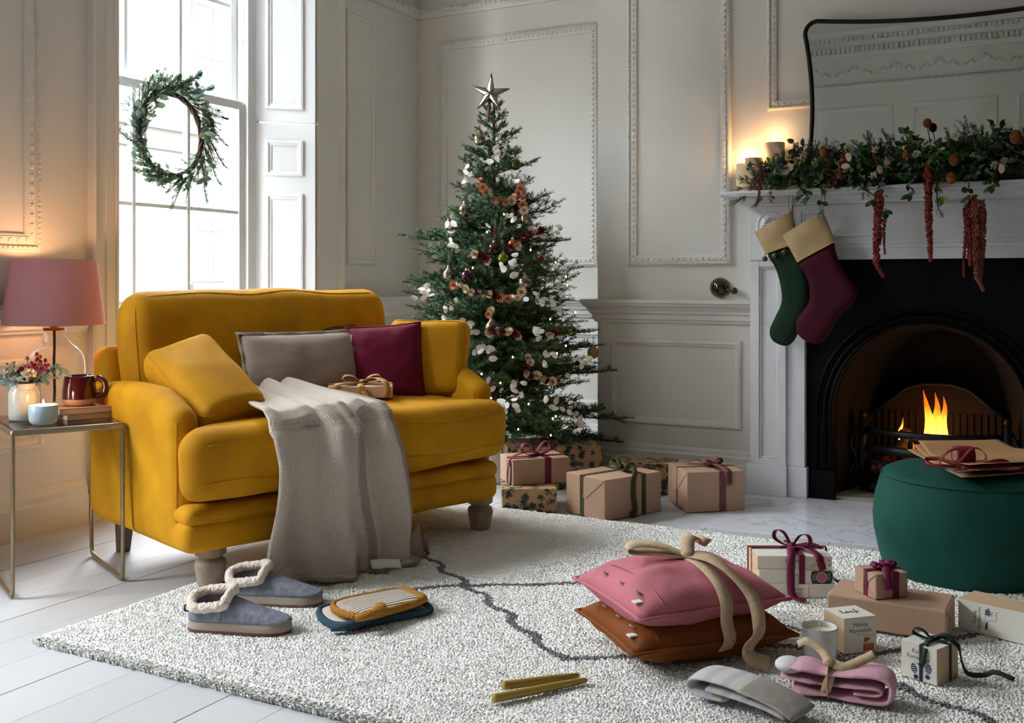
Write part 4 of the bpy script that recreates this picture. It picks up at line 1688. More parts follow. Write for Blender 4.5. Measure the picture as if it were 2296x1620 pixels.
EUC = mk('eucalyptus_leaf', '#6f8780', .6, sheen=.1, var=(30, .2))
EUCB = mk('blue_eucalyptus', '#8ba6ae', .6, var=(30, .2))
IVY = mk('ivy_leaf', '#2f5526', .4, var=(30, .35))
LIME = mk('fresh_leaf', '#6f9a35', .5, var=(30, .25))
STEM = mk('twig', '#54432c', .8)
BERRY = mk('red_berry', '#8e1622', .3, coat=.3)
PETP = mk('pale_petal', '#e7cdb4', .7)
PETM = mk('magenta_petal', '#b02a5c', .7)


def sprig(parent, name, base, tip, leafm, n=7, L=.02, wd=.015, shape='oval', stem_r=.0012, rs=None):
    r = rs or rnd
    base, tip = Vector(base), Vector(tip)
    mid = (base + tip) / 2 + Vector((r.uniform(-.01, .01), r.uniform(-.01, .01), r.uniform(0, .015)))
    P = smooth_path([base, mid, tip], 6)
    mb = MB().tube(P, [stem_r * (1.2 - .8 * i / len(P)) for i in range(len(P))], 5, m=1)
    d = (tip - base).normalized()
    for i in range(n):
        k = int(len(P) * (.25 + .72 * i / max(1, n - 1)))
        p = P[min(k, len(P) - 1)]
        for s in (-1, 1):
            x, y, _ = frame_from(d)
            a = i * 1.3 + r.uniform(-.3, .3)
            side = (x * cos(a) + y * sin(a)) * s
            leaf(mb, p, side * .9 + d * .45, d.cross(side) + Vector((0, 0, .3)), L * r.uniform(.75, 1.15), wd * r.uniform(.8, 1.1), 0, shape=shape)
    if n:
        leaf(mb, P[-1], d, Vector((0, 0, 1)), L, wd, 0, shape=shape)
    return mb.build(name, [leafm, STEM], parent)


fw = empty('flower_posy', tuple(jr.location))
tag(fw, 'posy of pink flowers, red berries and blue-green leaves in the stoneware jar', 'flowers')
q = random.Random(5)
R_, F_ = Vector((.8807, .4736, 0)), Vector((-.4736, .8807, 0))


def jp(u, f, z):
    return R_ * u + F_ * f + Vector((0, 0, z))


for (u, f, z, mt, sh) in ((-.075, -.01, .135, EUCB, 'round'), (-.03, -.05, .135, EUCB, 'round'), (.02, -.045, .15, EUCB, 'round'), (.14, .0, .155, EUC, 'oval'), (.10, .03, .17, EUC, 'oval'), (-.06, .03, .17, IVY, 'oval'), (.05, .04, .16, EUC, 'round'), (-.09, .02, .115, EUCB, 'round')):
    sprig(fw, 'leaf_sprig', jp(u * .15, f * .2, .10), jp(u, f, z), mt, 5, .026, .020, sh, rs=q)
for (u, f, z, mt) in ((-.035, 0, .175, PETP), (.035, -.03, .155, PETP), (.055, 0, .17, PETM), (-.005, .02, .165, PETM), (-.07, .0, .15, PETP)):
    mb = MB().tube([jp(u * .2, f * .2, .10), jp(u, f, z - .01)], .0015, 5, m=1)
    for k in range(26):
        a, t = q.uniform(0, 2 * pi), q.uniform(-.4, 1)
        d = Vector((cos(a) * sqrt(max(0, 1 - t * t)), sin(a) * sqrt(max(0, 1 - t * t)), t))
        leaf(mb, jp(u, f, z) + d * .008, d, Vector((d.y, -d.x, .4)), .014, .012, 0, shape='round')
    mb.build('flower', [mt, STEM], fw)
for k in range(16):
    u, z = q.uniform(.025, .085), q.uniform(.165, .225)
    p = jp(u - (z - .19) * .5, q.uniform(-.02, .02), z)
    MB().tube([jp(.02, 0, .12), p - Vector((0, 0, .006))], .0008, 4, m=1).ball(p, (.0062, .0062, .0075), 8, 6).build('berry', [BERRY, STEM], fw)

# ================================================================== wrapped gifts
KRAFT = mk('kraft_paper', '#bf9d84', .6, spec=.3, bump=(14, .12, .01), var=(3, .08))
KRAFTB = mk('kraft_board', '#c9ab8b', .75)
CARD = mk('white_card', '#e6e1d6', .6)
INK = mk('black_ink', '#231f20', .7)
MAG = mk('magenta_velvet_ribbon', '#6a0a38', .6, sheen=.08, sheen_tint='#d84a8a')
OLIVE = mk('olive_velvet_ribbon', '#42421f', .7, sheen=.08, sheen_tint='#8a8a50')
FOREST = mk('forest_velvet_ribbon', '#1c2f27', .7, sheen=.08, sheen_tint='#6a8a78')
GOLDR = mk('caramel_ribbon', '#b88a4a', .6, sheen=.3)
JUTE = mk('jute_ribbon', '#cdb291', .85, bump=(400, .4, .003), var=(120, .2))
REDV = mk('red_velvet_ribbon', '#7a141c', .6, sheen=.15, sheen_tint='#e07080')


def holly_material(name, base, scale):
    m = mk(name, base, .65)
    nt = m.node_tree
    b = nt.nodes['Principled BSDF']
    tc = nt.nodes.new('ShaderNodeTexCoord')
    n = nt.nodes.new('ShaderNodeTexNoise')
    n.inputs['Scale'].default_value = scale * 5.5
    n.inputs['Detail'].default_value = 1
    nt.links.new(tc.outputs['Object'], n.inputs['Vector'])
    ad = nt.nodes.new('ShaderNodeMix')
    ad.data_type = 'VECTOR'
    ad.inputs[0].default_value = .035
    nt.links.new(tc.outputs['Object'], ad.inputs[4])
    nt.links.new(n.outputs['Color'], ad.inputs[5])
    v = nt.nodes.new('ShaderNodeTexVoronoi')
    v.inputs['Scale'].default_value = scale
    nt.links.new(ad.outputs[1], v.inputs['Vector'])
    lt = nt.nodes.new('ShaderNodeMath')
    lt.operation = 'LESS_THAN'
    lt.inputs[1].default_value = .44
    nt.links.new(v.outputs['Distance'], lt.inputs[0])
    v2 = nt.nodes.new('ShaderNodeTexVoronoi')
    v2.inputs['Scale'].default_value = scale * 3.4
    nt.links.new(tc.outputs['Object'], v2.inputs['Vector'])
    l2 = nt.nodes.new('ShaderNodeMath')
    l2.operation = 'LESS_THAN'
    l2.inputs[1].default_value = .10
    nt.links.new(v2.outputs['Distance'], l2.inputs[0])
    mx = nt.nodes.new('ShaderNodeMix')
    mx.data_type = 'RGBA'
    mx.inputs[6].default_value = (*lin(base), 1)
    mx.inputs[7].default_value = (*lin('#7a2418'), 1)
    nt.links.new(l2.outputs[0], mx.inputs[0])
    mx2 = nt.nodes.new('ShaderNodeMix')
    mx2.data_type = 'RGBA'
    nt.links.new(mx.outputs[2], mx2.inputs[6])
    mx2.inputs[7].default_value = (*lin('#1f4038'), 1)
    nt.links.new(lt.outputs[0], mx2.inputs[0])
    nt.links.new(mx2.outputs[2], b.inputs['Base Color'])
    return m


HOLLY = holly_material('holly_wrap', '#bf9870', 28)


def gift(name, c, rz, w_, d_, h_, mat, label, cat='gift', folds=None, bevel=.004, group=None):
    """wrapped box: body, end folds on the given faces"""
    o = empty(name, c, radians(rz))
    body = MB().box((-w_ / 2, -d_ / 2, 0), (w_ / 2, d_ / 2, h_)).build('box', mat, o, smooth=False, bevel=bevel)
    for face in (folds or ''):
        # two triangular flaps folded over the end of the box
        for up in (1, 0):
            L = d_ if face in 'lr' else w_
            apex, e = h_ * (.55 if up else .52), L / 2 * .985
            tri = [(-e, h_ * .985), (0, apex - h_ * .12), (e, h_ * .985)] if up else [(-e, h_ * .02), (e, h_ * .02), (0, apex)]
            mb = MB()
            t0, t1 = 0.0002 + .0006 * up, .0012 + .0008 * up
            for (f, ax, sg, off) in (('l', 'x', -1, w_ / 2), ('r', 'x', 1, w_ / 2), ('f', 'y', -1, d_ / 2), ('b', 'y', 1, d_ / 2)):
                if f == face:
                    mb.prism(tri, sg * (off + t0), sg * (off + t1), axis=ax)
            mb.build('paper_fold', mat, body, smooth=False, recalc=True)
    return tag(o, label, cat, group)


def band(o, w_, d_, h_, mat, rw=.022, along='x', at=0.0, lift=.0012, name='ribbon_band'):
    """ribbon round the box in the plane across the given axis"""
    if along == 'x':   # runs front to back over the top at x = at
        P = [(at, -d_ / 2 - lift, .001), (at, -d_ / 2 - lift, h_ + lift), (at, d_ / 2 + lift, h_ + lift), (at, d_ / 2 + lift, .001)]
        side = (1, 0, 0)
    else:
        P = [(-w_ / 2 - lift, at, .001), (-w_ / 2 - lift, at, h_ + lift), (w_ / 2 + lift, at, h_ + lift), (w_ / 2 + lift, at, .001)]
        side = (0, 1, 0)
    mb = MB()
    for a, b in zip(P[:-1], P[1:]):
        mb.strip([a, b], rw, side=side, thick=.0016)
    return mb.build(name, mat, o, smooth=False)


def bow(o, c, ang, mat, rw=.02, loop=.05, tails=(), lift=.03, knot=True):
    """two loops, a knot and tails (lists of points in the gift's frame)"""
    c = Vector(c)
    for s in (-1, 1):
        d = Vector((cos(ang) * s, sin(ang) * s, 0))
        sd = Vector((-d.y, d.x, 0))
        P = smooth_path([c, c + d * loop * .5 + Vector((0, 0, lift * .9)), c + d * loop + Vector((0, 0, lift)), c + d * loop * 1.12 + Vector((0, 0, lift * .45)), c + d * loop * .6 + Vector((0, 0, lift * .12)), c + Vector((0, 0, .002))], 5)
        w_ = [rw * (.55 + .45 * min(1, min(i, len(P) - 1 - i) / 7)) for i in range(len(P))]
        MB().strip(P, w_, side=sd + Vector((0, 0, .15 * s)), thick=.0018).build('bow_loop', mat, o)
    if knot:
        MB().ball(c + Vector((0, 0, .006)), (rw * .55, rw * .5, rw * .42), 10, 7).build('knot', mat, o)
    for t in tails:
        P = smooth_path(t[0], 6)
        MB().strip(P, rw, side=t[1] if len(t) > 1 else None, thick=.0016).build('ribbon_tail', mat, o)


# --- under the tree
g = gift('wrapped_gift', (-2.27, 4.62, .003), 36, .46, .30, .205, HOLLY, 'large holly-print gift at the back under the tree', folds='')
MB().box((-.2315, -.03, .0), (-.23, .03, .2065)).build('tape_seam', HOLLY, g, smooth=False)
g = gift('wrapped_gift', (-2.112, 4.080, .003), 30, .235, .22, .105, HOLLY, 'small holly-print gift on the floor beside the sofa leg', folds='l')
g = gift('wrapped_gift', (-2.125, 4.165, .108), 47, .266, .185, .113, KRAFT, 'kraft gift with magenta ribbon on top of the small holly gift', folds='l')
band(g, .266, .185, .113, MAG, .030, 'x', .03)
band(g, .266, .185, .113, MAG, .022, 'y', -.02)
bow(g, (-.0, -.02, .116), .3, MAG, .026, .07, [([(0, -.02, .12), (-.05, -.04, .135), (-.11, -.05, .125), (-.14, -.055, .10), (-.148, -.052, .03), (-.14, -.05, .004)], (.2, 1, 0))], .055)
g = gift('wrapped_gift', (-1.752, 4.190, .003), -23.5, .245, .335, .172, KRAFT, 'big kraft gift with olive velvet ribbon in the middle of the row', folds='f')
band(g, .245, .335, .172, OLIVE, .025, 'x', -.018)
band(g, .245, .335, .172, OLIVE, .025, 'y', .06)
bow(g, (-.018, .06, .175), -.5, OLIVE, .024, .085, [([(0, .06, .18), (.06, .05, .20), (.11, .02, .185), (.128, -.005, .15), (.134, -.01, .09), (.132, .0, .03), (.14, -.03, .006)], (.1, 1, 0)), ([(0, .06, .18), (-.04, .10, .20), (-.09, .12, .178)], (.6, .6, 0))], .035)
g = gift('wrapped_gift', (-1.80, 4.68, .003), 18, .32, .18, .145, HOLLY, 'holly-print gift half hidden behind the plaid-ribboned gift', folds='')
g = gift('wrapped_gift', (-1.438, 4.495, .003), 38, .262, .262, .174, KRAFT, 'kraft gift with red plaid ribbon next to the hearth', folds='l')
PLAID = mk('plaid_ribbon', '#5e1a24', .75)
nt = PLAID.node_tree
tc = nt.nodes.new('ShaderNodeTexCoord')
prev = None
for dr in 'XYZ':
    wv = nt.nodes.new('ShaderNodeTexWave')
    wv.bands_direction = dr
    wv.inputs['Scale'].default_value = 55
    wv.inputs['Distortion'].default_value = 0
    nt.links.new(tc.outputs['Object'], wv.inputs['Vector'])
    gt = nt.nodes.new('ShaderNodeMath')
    gt.operation = 'GREATER_THAN'
    gt.inputs[1].default_value = .94
    nt.links.new(wv.outputs['Fac'], gt.inputs[0])
    if prev is not None:
        mxm = nt.nodes.new('ShaderNodeMath')
        mxm.operation = 'MAXIMUM'
        nt.links.new(prev.outputs[0], mxm.inputs[0])
        nt.links.new(gt.outputs[0], mxm.inputs[1])
        prev = mxm
    else:
        prev = gt
mx = nt.nodes.new('ShaderNodeMix')
mx.data_type = 'RGBA'
mx.inputs[6].default_value = (*lin('#5e1a24'), 1)
mx.inputs[7].default_value = (*lin('#a87f76'), 1)
nt.links.new(prev.outputs[0], mx.inputs[0])
nt.links.new(mx.outputs[2], nt.nodes['Principled BSDF'].inputs['Base Color'])
band(g, .262, .262, .174, PLAID, .030, 'x', .03)
band(g, .262, .262, .174, PLAID, .020, 'y', .0)
bow(g, (.03, .0, .178), .5, PLAID, .034, .05, [([(.03, 0, .185), (.035, -.06, .190), (.05, -.128, .178), (.052, -.137, .15), (.052, -.137, .115)], (1, 0, 0)), ([(.03, 0, .185), (-.02, .05, .195), (-.06, .08, .182)], (.5, .8, 0))], .03)

# --- small gift on the sofa seat
g = gift('wrapped_gift', (0, 0, 0), 0, .24, .165, .044, mk('blush_kraft', '#c9a58c', .6, bump=(14, .1, .01)), 'slim kraft gift with caramel ribbon lying on the sofa seat')
p = (-2.337, 3.162, 0.563)
g.location = (p[0] - .040, p[1] + .045, .566)
g.rotation_euler = (0, 0, radians(36))
band(g, .24, .165, .044, GOLDR, .018, 'x', .005)
band(g, .24, .165, .044, GOLDR, .018, 'y', .0)
bow(g, (.005, 0, .048), .15, GOLDR, .024, .064, [([(.005, 0, .05), (.05, -.03, .072), (.09, -.075, .060), (.098, -.085, .03), (.092, -.088, .004)], (1, .2, 0)), ([(.005, 0, .05), (-.04, -.05, .056), (-.085, -.078, .05), (-.092, -.082, .02), (-.088, -.084, .006)], (1, -.2, 0)), ([(.005, 0, .05), (.0, -.06, .048), (.012, -.082, .03), (.03, -.10, .003)], (1, 0, 0))], .03)

# --- foreground on the rug (pile top about z = .033)
ZR = .033
g = gift('wrapped_gift', (-.450, 3.098, ZR), -2, .315, .175, .085, KRAFT, 'long plain kraft parcel lying on the rug under the small gift', folds='r', bevel=.006)
for k, (a, b) in enumerate((((-.13, .10, .0855), (-.05, .06, .0856)), ((.02, .02, .0855), (.10, -.03, .0856)))):
    pass
g = gift('wrapped_gift', (-.475, 3.085, ZR + .0865), 45, .104, .100, .070, KRAFT, 'little kraft gift with magenta ribbon on top of the long parcel', folds='l')
band(g, .104, .100, .070, MAG, .020, 'x', .012)
band(g, .104, .100, .070, MAG, .020, 'y', -.005)
bow(g, (.005, -.005, .073), .2, MAG, .022, .036, [([(.005, 0, .08), (-.01, -.035, .080), (-.022, -.060, .062), (-.02, -.064, .030)], (1, -.3, 0)), ([(.005, 0, .08), (.03, .03, .084), (.05, .05, .074)], (.6, -.6, 0))], .016)


# --- printed candle boxes
def print_T(face, w_, d_, h_, u=0.0, z=0.0, r=0.0):
    """matrix placing flat print (x right, y up) on a face of a box"""
    if face == 'f':
        M = Matrix.Translation((u, -d_ / 2 - .0008, z)) @ rot(pi / 2, 'X')
    elif face == 'r':
        M = Matrix.Translation((w_ / 2 + .0008, u, z)) @ rot(pi / 2) @ rot(pi / 2, 'X')
    elif face == 'l':
        M = Matrix.Translation((-w_ / 2 - .0008, u, z)) @ rot(-pi / 2) @ rot(pi / 2, 'X')
    else:
        M = Matrix.Translation((u, z, h_ + .0008))
    return M @ rot(r)


def flat(pts, parent, T, mat, name='printed_mark', t=.0003):
    mb = MB().prism(pts, -t, t, axis='z', T=T)
    return mb.build(name, mat, parent, smooth=False)


def card_box(c, rz, w_, d_, h_, label, white_faces, group='boxed scented candles'):
    o = empty('candle_box', c, radians(rz))
    body = MB().box((-w_ / 2, -d_ / 2, 0), (w_ / 2, d_ / 2, h_)).build('carton', KRAFTB, o, smooth=False, bevel=.0012)
    t = .0006
    for f in white_faces:
        mb = MB()
        if f == 'f':
            mb.box((-w_ / 2 + .0008, -d_ / 2 - t, .0008), (w_ / 2 - .0008, -d_ / 2 + .0002, h_ - .0008))
        if f == 'l':
            mb.box((-w_ / 2 - t, -d_ / 2 + .0008, .0008), (-w_ / 2 + .0002, d_ / 2 - .0008, h_ - .0008))
        if f == 'r':
            mb.box((w_ / 2 - .0002, -d_ / 2 + .0008, .0008), (w_ / 2 + t, d_ / 2 - .0008, h_ - .0008))
        if f == 't':
            mb.box((-w_ / 2 + .0008, -d_ / 2 + .0008, h_ - .0002), (w_ / 2 - .0008, d_ / 2 - .0008, h_ + t))
        mb.build('white_panel', CARD, body, smooth=False)
    return tag(o, label, 'candle box', group), body


TERRA = mk('terracotta_ink', '#c4573f', .7)
NAVY = mk('navy_ink', '#2b3566', .7)
RED = mk('red_ink', '#a8322f', .7)
PLUM = mk('plum_ink', '#b0606c', .7)

# marmalade box, white top with the handwritten name
o, b = card_box((-.519, 2.862, ZR - .003), 45, .098, .092, .092, 'kraft and white box lettered Making Marmalade', 'ft')
lettering('Making\nMarmalade', .0155, b, print_T('f', .098, .092, .092, 0, .081), INK)
lettering('lovely wax candle', .0042, b, print_T('f', .098, .092, .092, 0, .050), INK, bold=False)
T = print_T('f', .098, .092, .092, .024, .004)
flat([(-.016, 0), (.016, 0), (.016, .018), (-.016, .018)], b, T, TERRA)
flat([(-.014, .022), (-.004, .022), (-.002, .028), (.002, .024), (.004, .034), (-.014, .034)], b, T, TERRA)
for zz in (.020, .037, .041):
    MB().tube([T @ Vector((-.016, zz, .0002)), T @ Vector((.016, zz + .001, .0002))], .00035, 4).build('printed_mark', TERRA, b)
for uu in (-.006, .005):
    MB().tube([T @ Vector((uu, .002, .0006)), T @ Vector((uu, .017, .0006))], .0004, 4).build('printed_mark', CARD, b)
T = print_T('t', .098, .092, .092, 0, 0)
word = [(-.030, -.008), (-.026, .004), (-.0225, .014), (-.0245, .017), (-.0265, .010), (-.024, -.004), (-.019, -.007), (-.013, -.001), (-.009, .003), (-.0135, .003), (-.0155, -.003), (-.011, -.007), (-.0065, -.002), (-.008, .003), (-.003, -.001), (.003, .003), (.0075, .003), (.003, .003), (.000, -.003), (.004, -.007), (.009, -.001), (.0095, .003), (.010, -.005), (.015, -.004), (.020, .006), (.0235, .015), (.0215, .018), (.0195, .010), (.0185, -.006), (.0170, -.015), (.0150, -.013), (.0175, -.004), (.026, .000), (.032, .003)]
MB().tube([T @ p for p in smooth_path([(a * .92, q_ * .92, .0002) for a, q_ in word], 4)], .0008, 5).build('handwritten_name', INK, b)

# rambling box with green ribbon
o, b = card_box((-.308, 2.745, ZR - .003), -23, .094, .098, .086, 'white box lettered Rainy Ramblings tied with dark green ribbon', 'ft')
lettering('Rainy\nRamblings', .0145, b, print_T('f', .094, .098, .086, -.002, .076), INK)
lettering('lovely wax candle', .0042, b, print_T('f', .094, .098, .086, 0, .043), INK, bold=False)
for (u, z, r) in ((.022, .008, -.12), (-.006, .001, .25)):
    T = print_T('f', .094, .098, .086, u, z, r)
    for (c0, h0, k0) in ((.026, .012, .0085), (.0065, .0055, .0065)):
        flat([(k0 * cos(a), c0 + h0 * sin(a)) for a in np.linspace(0, 2 * pi, 17)[:-1]], b, T, NAVY)
    for q_ in range(4):
        MB().box((-.008, .017 + q_ * .005, -.0004), (.008, .0182 + q_ * .005, .0006), T=T).build('printed_mark', CARD, b, smooth=False)
band(o, .094, .098, .086, FOREST, .008, 'x', .006, .002)
band(o, .094, .098, .086, FOREST, .008, 'y', .01, .002)
bow(o, (.006, .0, .090), .2, FOREST, .012, .040, [([(.006, 0, .094), (.03, .015, .10), (.062, .02, .085), (.072, .02, .05), (.082, .03, .022), (.105, .06, .018), (.13, .07, .03), (.17, .08, .022)], (-.3, .6, .7)), ([(.006, 0, .094), (.012, -.035, .092), (.018, -.054, .075), (.012, -.056, .045), (.002, -.054, .04)], (1, 0, 0))], .020)

# blackberry box, lettering running up the side
o, b = card_box((-.120, 3.158, ZR - .003), -18.7, .30, .108, .085, 'long box lettered Picking Blackberries at the edge by the green stool', 'f')
T = print_T('f', .30, .108, .085, -.105, .044, pi / 2)
lettering('Picking\nBlackberries', .0125, b, T @ Matrix.Translation((0, .005, 0)), INK)
lettering('lovely reed diffuser', .0042, b, T @ Matrix.Translation((0, -.028, 0)), INK, bold=False)
T = print_T('f', .30, .108, .085, -.066, .0)
flat([(-.010, .016), (-.004, .018), (-.002, .036), (-.006, .036)], b, T, NAVY)
for k in range(14):
    a, r_ = k * 2.4, .0022 * sqrt(k)
    flat([(-.002 + r_ * cos(a) + .0022 * cos(t), .064 + r_ * sin(a) * 1.3 + .0022 * sin(t)) for t in np.linspace(0, 2 * pi, 9)[:-1]], b, T, NAVY)
for (u, z) in ((.012, .066), (.018, .060), (.022, .068), (.009, .058)):
    flat([(u + .0016 * cos(t), z + .0016 * sin(t)) for t in np.linspace(0, 2 * pi, 8)[:-1]], b, T, RED)
MB().tube([T @ Vector(p) for p in ((-.003, .038, 0), (.004, .044, 0), (.018, .044, 0), (.022, .055, 0), (.022, .066, 0))], .0004, 4).build('printed_mark', INK, b)

# stack of three tied boxes
SW, SD, SH = .228, .172, .0405
lab = ('top of the three stacked candle boxes, lettered Christmas Eve', 'middle of the three stacked candle boxes, with a record printed on it', 'bottom of the three stacked candle boxes, lettered Country Boozer')
words = ('Christmas\nEve', 'Loaf\nNo. 1', 'Country\nBoozer')
for k in range(3):
    o, b = card_box((-.79 + .004 * k, 3.315 - .006 * k, ZR - .003 + (2 - k) * (SH + .0008)), 29 - (2 - k) * 1.2, SW + (.006 if k == 2 else 0), SD, SH, lab[k], 'ft')
    lettering(words[k], .0125, b, print_T('f', SW, SD, SH, -.005, .033), INK)
    lettering('lovely wax candle', .0038, b, print_T('f', SW, SD, SH, -.005, .009), INK, bold=False)
    T = print_T('f', SW, SD, SH, .078, SH / 2)
    if k == 0:
        for (u0, z0, u1, z1) in ((-.045, -.016, .03, .010), (-.03, -.012, .034, -.004), (-.03, -.006, .012, .018)):
            MB().tube([T @ Vector((u0, z0, 0)), T @ Vector((u1, z1, 0))], .0003, 4).build('printed_mark', RED, b)
        for (u, z) in ((.004, .014), (.026, .010), (.010, .003), (.028, -.006), (.012, -.012), (-.006, -.010), (-.012, .008)):
            flat([(u + .0022 * cos(t), z + .0022 * sin(t)) for t in np.linspace(0, 2 * pi, 9)[:-1]], b, T, RED)
    elif k == 1:
        def disc(r_, c_, lim=.0195):
            return [(c_ + r_ * cos(t), max(-lim, min(lim, r_ * sin(t)))) for t in np.linspace(0, 2 * pi, 41)[:-1]]
        flat(disc(.034, .0), b, T, mk('vinyl_ink', '#2a2a2c', .6))
        flat(disc(.0165, .0), b, T @ Matrix.Translation((0, 0, .0003)), CARD)
        flat(disc(.0150, .0), b, T @ Matrix.Translation((0, 0, .0005)), PLUM)
        for (r_, a0, a1) in ((.021, 2.4, 3.6), (.025, 2.7, 3.7), (.029, 2.9, 3.5), (.021, -.5, .5), (.026, -.4, .6)):
            MB().tube([T @ Vector((r_ * cos(t), max(-.019, min(.019, r_ * sin(t))), .0004)) for t in np.linspace(a0, a1, 10)], .0004, 4).build('printed_mark', CARD, b)
    else:
        for q_ in range(4):
            flat([(-.044 + .0012 * cos(t), .012 - q_ * .006 + .0022 * sin(t)) for t in np.linspace(0, 2 * pi, 8)[:-1]], b, T, PLUM)
        flat([(-.046, -.016), (-.043, -.010), (-.042, -.016)], b, T, RED)
rb = empty('ribbon_tie', (-.79, 3.315, ZR - .003), radians(28))
tag(rb, 'magenta velvet ribbon tied round the three stacked candle boxes', 'ribbon')
hs = SH * 3 + .003
band(rb, SW + .01, SD + .008, hs, MAG, .018, 'x', .018, .004)
band(rb, SW + .012, SD + .008, hs, MAG, .018, 'y', .015, .004)
bow(rb, (.012, .0, hs + .006), 2.4, MAG, .024, .055, [([(.01, 0, hs + .01), (-.005, -.05, hs + .012), (-.015, -.095, hs - .005), (-.018, -.100, .06), (-.016, -.112, .012), (.01, -.150, .006)], (1, 0, 0)), ([(.01, 0, hs + .01), (.05, -.05, hs + .014), (.068, -.094, hs + .002), (.074, -.102, hs - .02), (.080, -.101, hs - .04)], (1, .2, 0)), ([(.02, .0, hs + .008), (.09, .02, hs + .008), (.125, .0, hs - .02), (.13, -.02, .05), (.16, .0, .02), (.20, .02, .012)], (0, 1, .3))], .045)

# --- white candle pot, pink and rust cushions
cp = empty('candle_pot', (-0.571, 2.734, 0.030))
tag(cp, 'unlit candle in a white glazed pot on the rug', 'candle')
POT = mk('white_glaze', '#d9d6d6', .25, coat=.4, wave=(9, .25, 'Z'))
MB().lathe([(0, 0), (.040, 0), (.043, .003), (.0435, .02), (.0445, .082), (.0438, .085), (.041, .084), (.0405, .070)], 40).build('pot', POT, cp)
MB().lathe([(.0438, .0848), (.0442, .0842), (.0448, .0835)], 40).build('bare_rim', mk('rim_clay', '#b98d72', .7), cp)
MB().lathe([(0, .071), (.0408, .071)], 40).build('wax', mk('cream_wax', '#e3dcb8', .5, sss=.3), cp)
MB().tube([(0, 0, .071), (.001, 0, .082), (-.001, .001, .093)], .0016, 6).build('wick', mk('wick_cotton', '#e8e0cc', .9), cp)


def floor_pillow(c, rz, w_, h_, t_, mat, seed, label, tilt=0.0):
    o = pillow('velvet_cushion', w_, h_, t_, mat, seed, .045, .0055)
    o.matrix_world = Matrix.Translation(c) @ rot(radians(rz)) @ rot(radians(-90 + tilt), 'X')
    for k, zz in enumerate((-.10, -.02, .07)):
        x0 = -w_ / 2 + .038
        MB().lathe([(0, -.002), (.010, -.002), (.0115, 0), (.010, .002), (.0075, .0015), (0, .0008)], 16, T=Matrix.Translation((x0, -t_ * .27, zz)) @ rot(.45, 'Z') @ rot(pi / 2, 'X')).build('button', BUTTON, o)
    MB().box((-w_ / 2 + .012, -.030, -.135), (-w_ / 2 + .034, -.026, -.115)).build('care_tag', LINENT, o, smooth=False)
    MB().tube(smooth_path([(-w_ / 2 + .075, -t_ * .36 * (1 - (z / (h_ / 2)) ** 2) ** .5 - .004, z) for z in np.linspace(-h_ / 2 * .93, h_ / 2 * .93, 9)], 3), .0018, 5).build('placket_seam', mat, o)
    return tag(o, label, 'cushion', 'tied pair of cushions on the rug')


floor_pillow((-.915, 2.668, .090), 47, .465, .37, .15, RUST, 41, 'rust brown velvet cushion at the bottom of the tied pair')
floor_pillow((-.930, 2.680, .176), 52, .455, .36, .16, PINK, 57, 'dusty pink velvet cushion on top of the tied pair', 2)
jr2 = empty('jute_tie', (-.925, 2.677, -.024), radians(50))
tag(jr2, 'wide jute ribbon tied in a bow round the pink and rust cushions', 'ribbon')
P = smooth_path([(.02, 0, .284), (.02, -.08, .278), (.02, -.15, .255), (.02, -.188, .215), (.02, -.190, .165), (.02, -.205, .125), (.02, -.175, .085)], 5)
MB().strip(P, .036, side=(1, 0, 0), thick=.002).build('ribbon_band', JUTE, jr2)
P = smooth_path([(.02, 0, .282), (.02, .08, .276), (.02, .15, .25), (.02, .200, .20), (.02, .205, .13), (.02, .17, .085)], 5)
MB().strip(P, .036, side=(1, 0, 0), thick=.002).build('ribbon_band', JUTE, jr2)
P = smooth_path([(.02, 0, .288), (.05, -.06, .292), (.075, -.13, .265), (.10, -.19, .215), (.085, -.235, .15), (.055, -.235, .11), (.06, -.24, .085), (.10, -.26, .072)], 6)
MB().strip(P, .036, side=[(1, .25 * sin(i * .3), .35 * sin(i * .35)) for i in range(len(P))], thick=.002).build('ribbon_tail', JUTE, jr2)
for (pts, sd) in (([(.02, 0, .286), (-.045, .03, .312), (-.115, .05, .318), (-.13, .05, .302), (-.075, .03, .298), (.02, 0, .290)], (.2, 1, .25)), ([(.02, 0, .286), (.045, .04, .315), (.075, .06, .322), (.10, .085, .305), (.125, .11, .284), (.165, .14, .290)], (-.5, 1, .3))):
    P = smooth_path(pts, 6)
    MB().strip(P, .040, side=sd, thick=.002).build('bow_loop', JUTE, jr2)
MB().ball((.02, 0, .288), (.020, .018, .014), 10, 7).build('knot', JUTE, jr2)


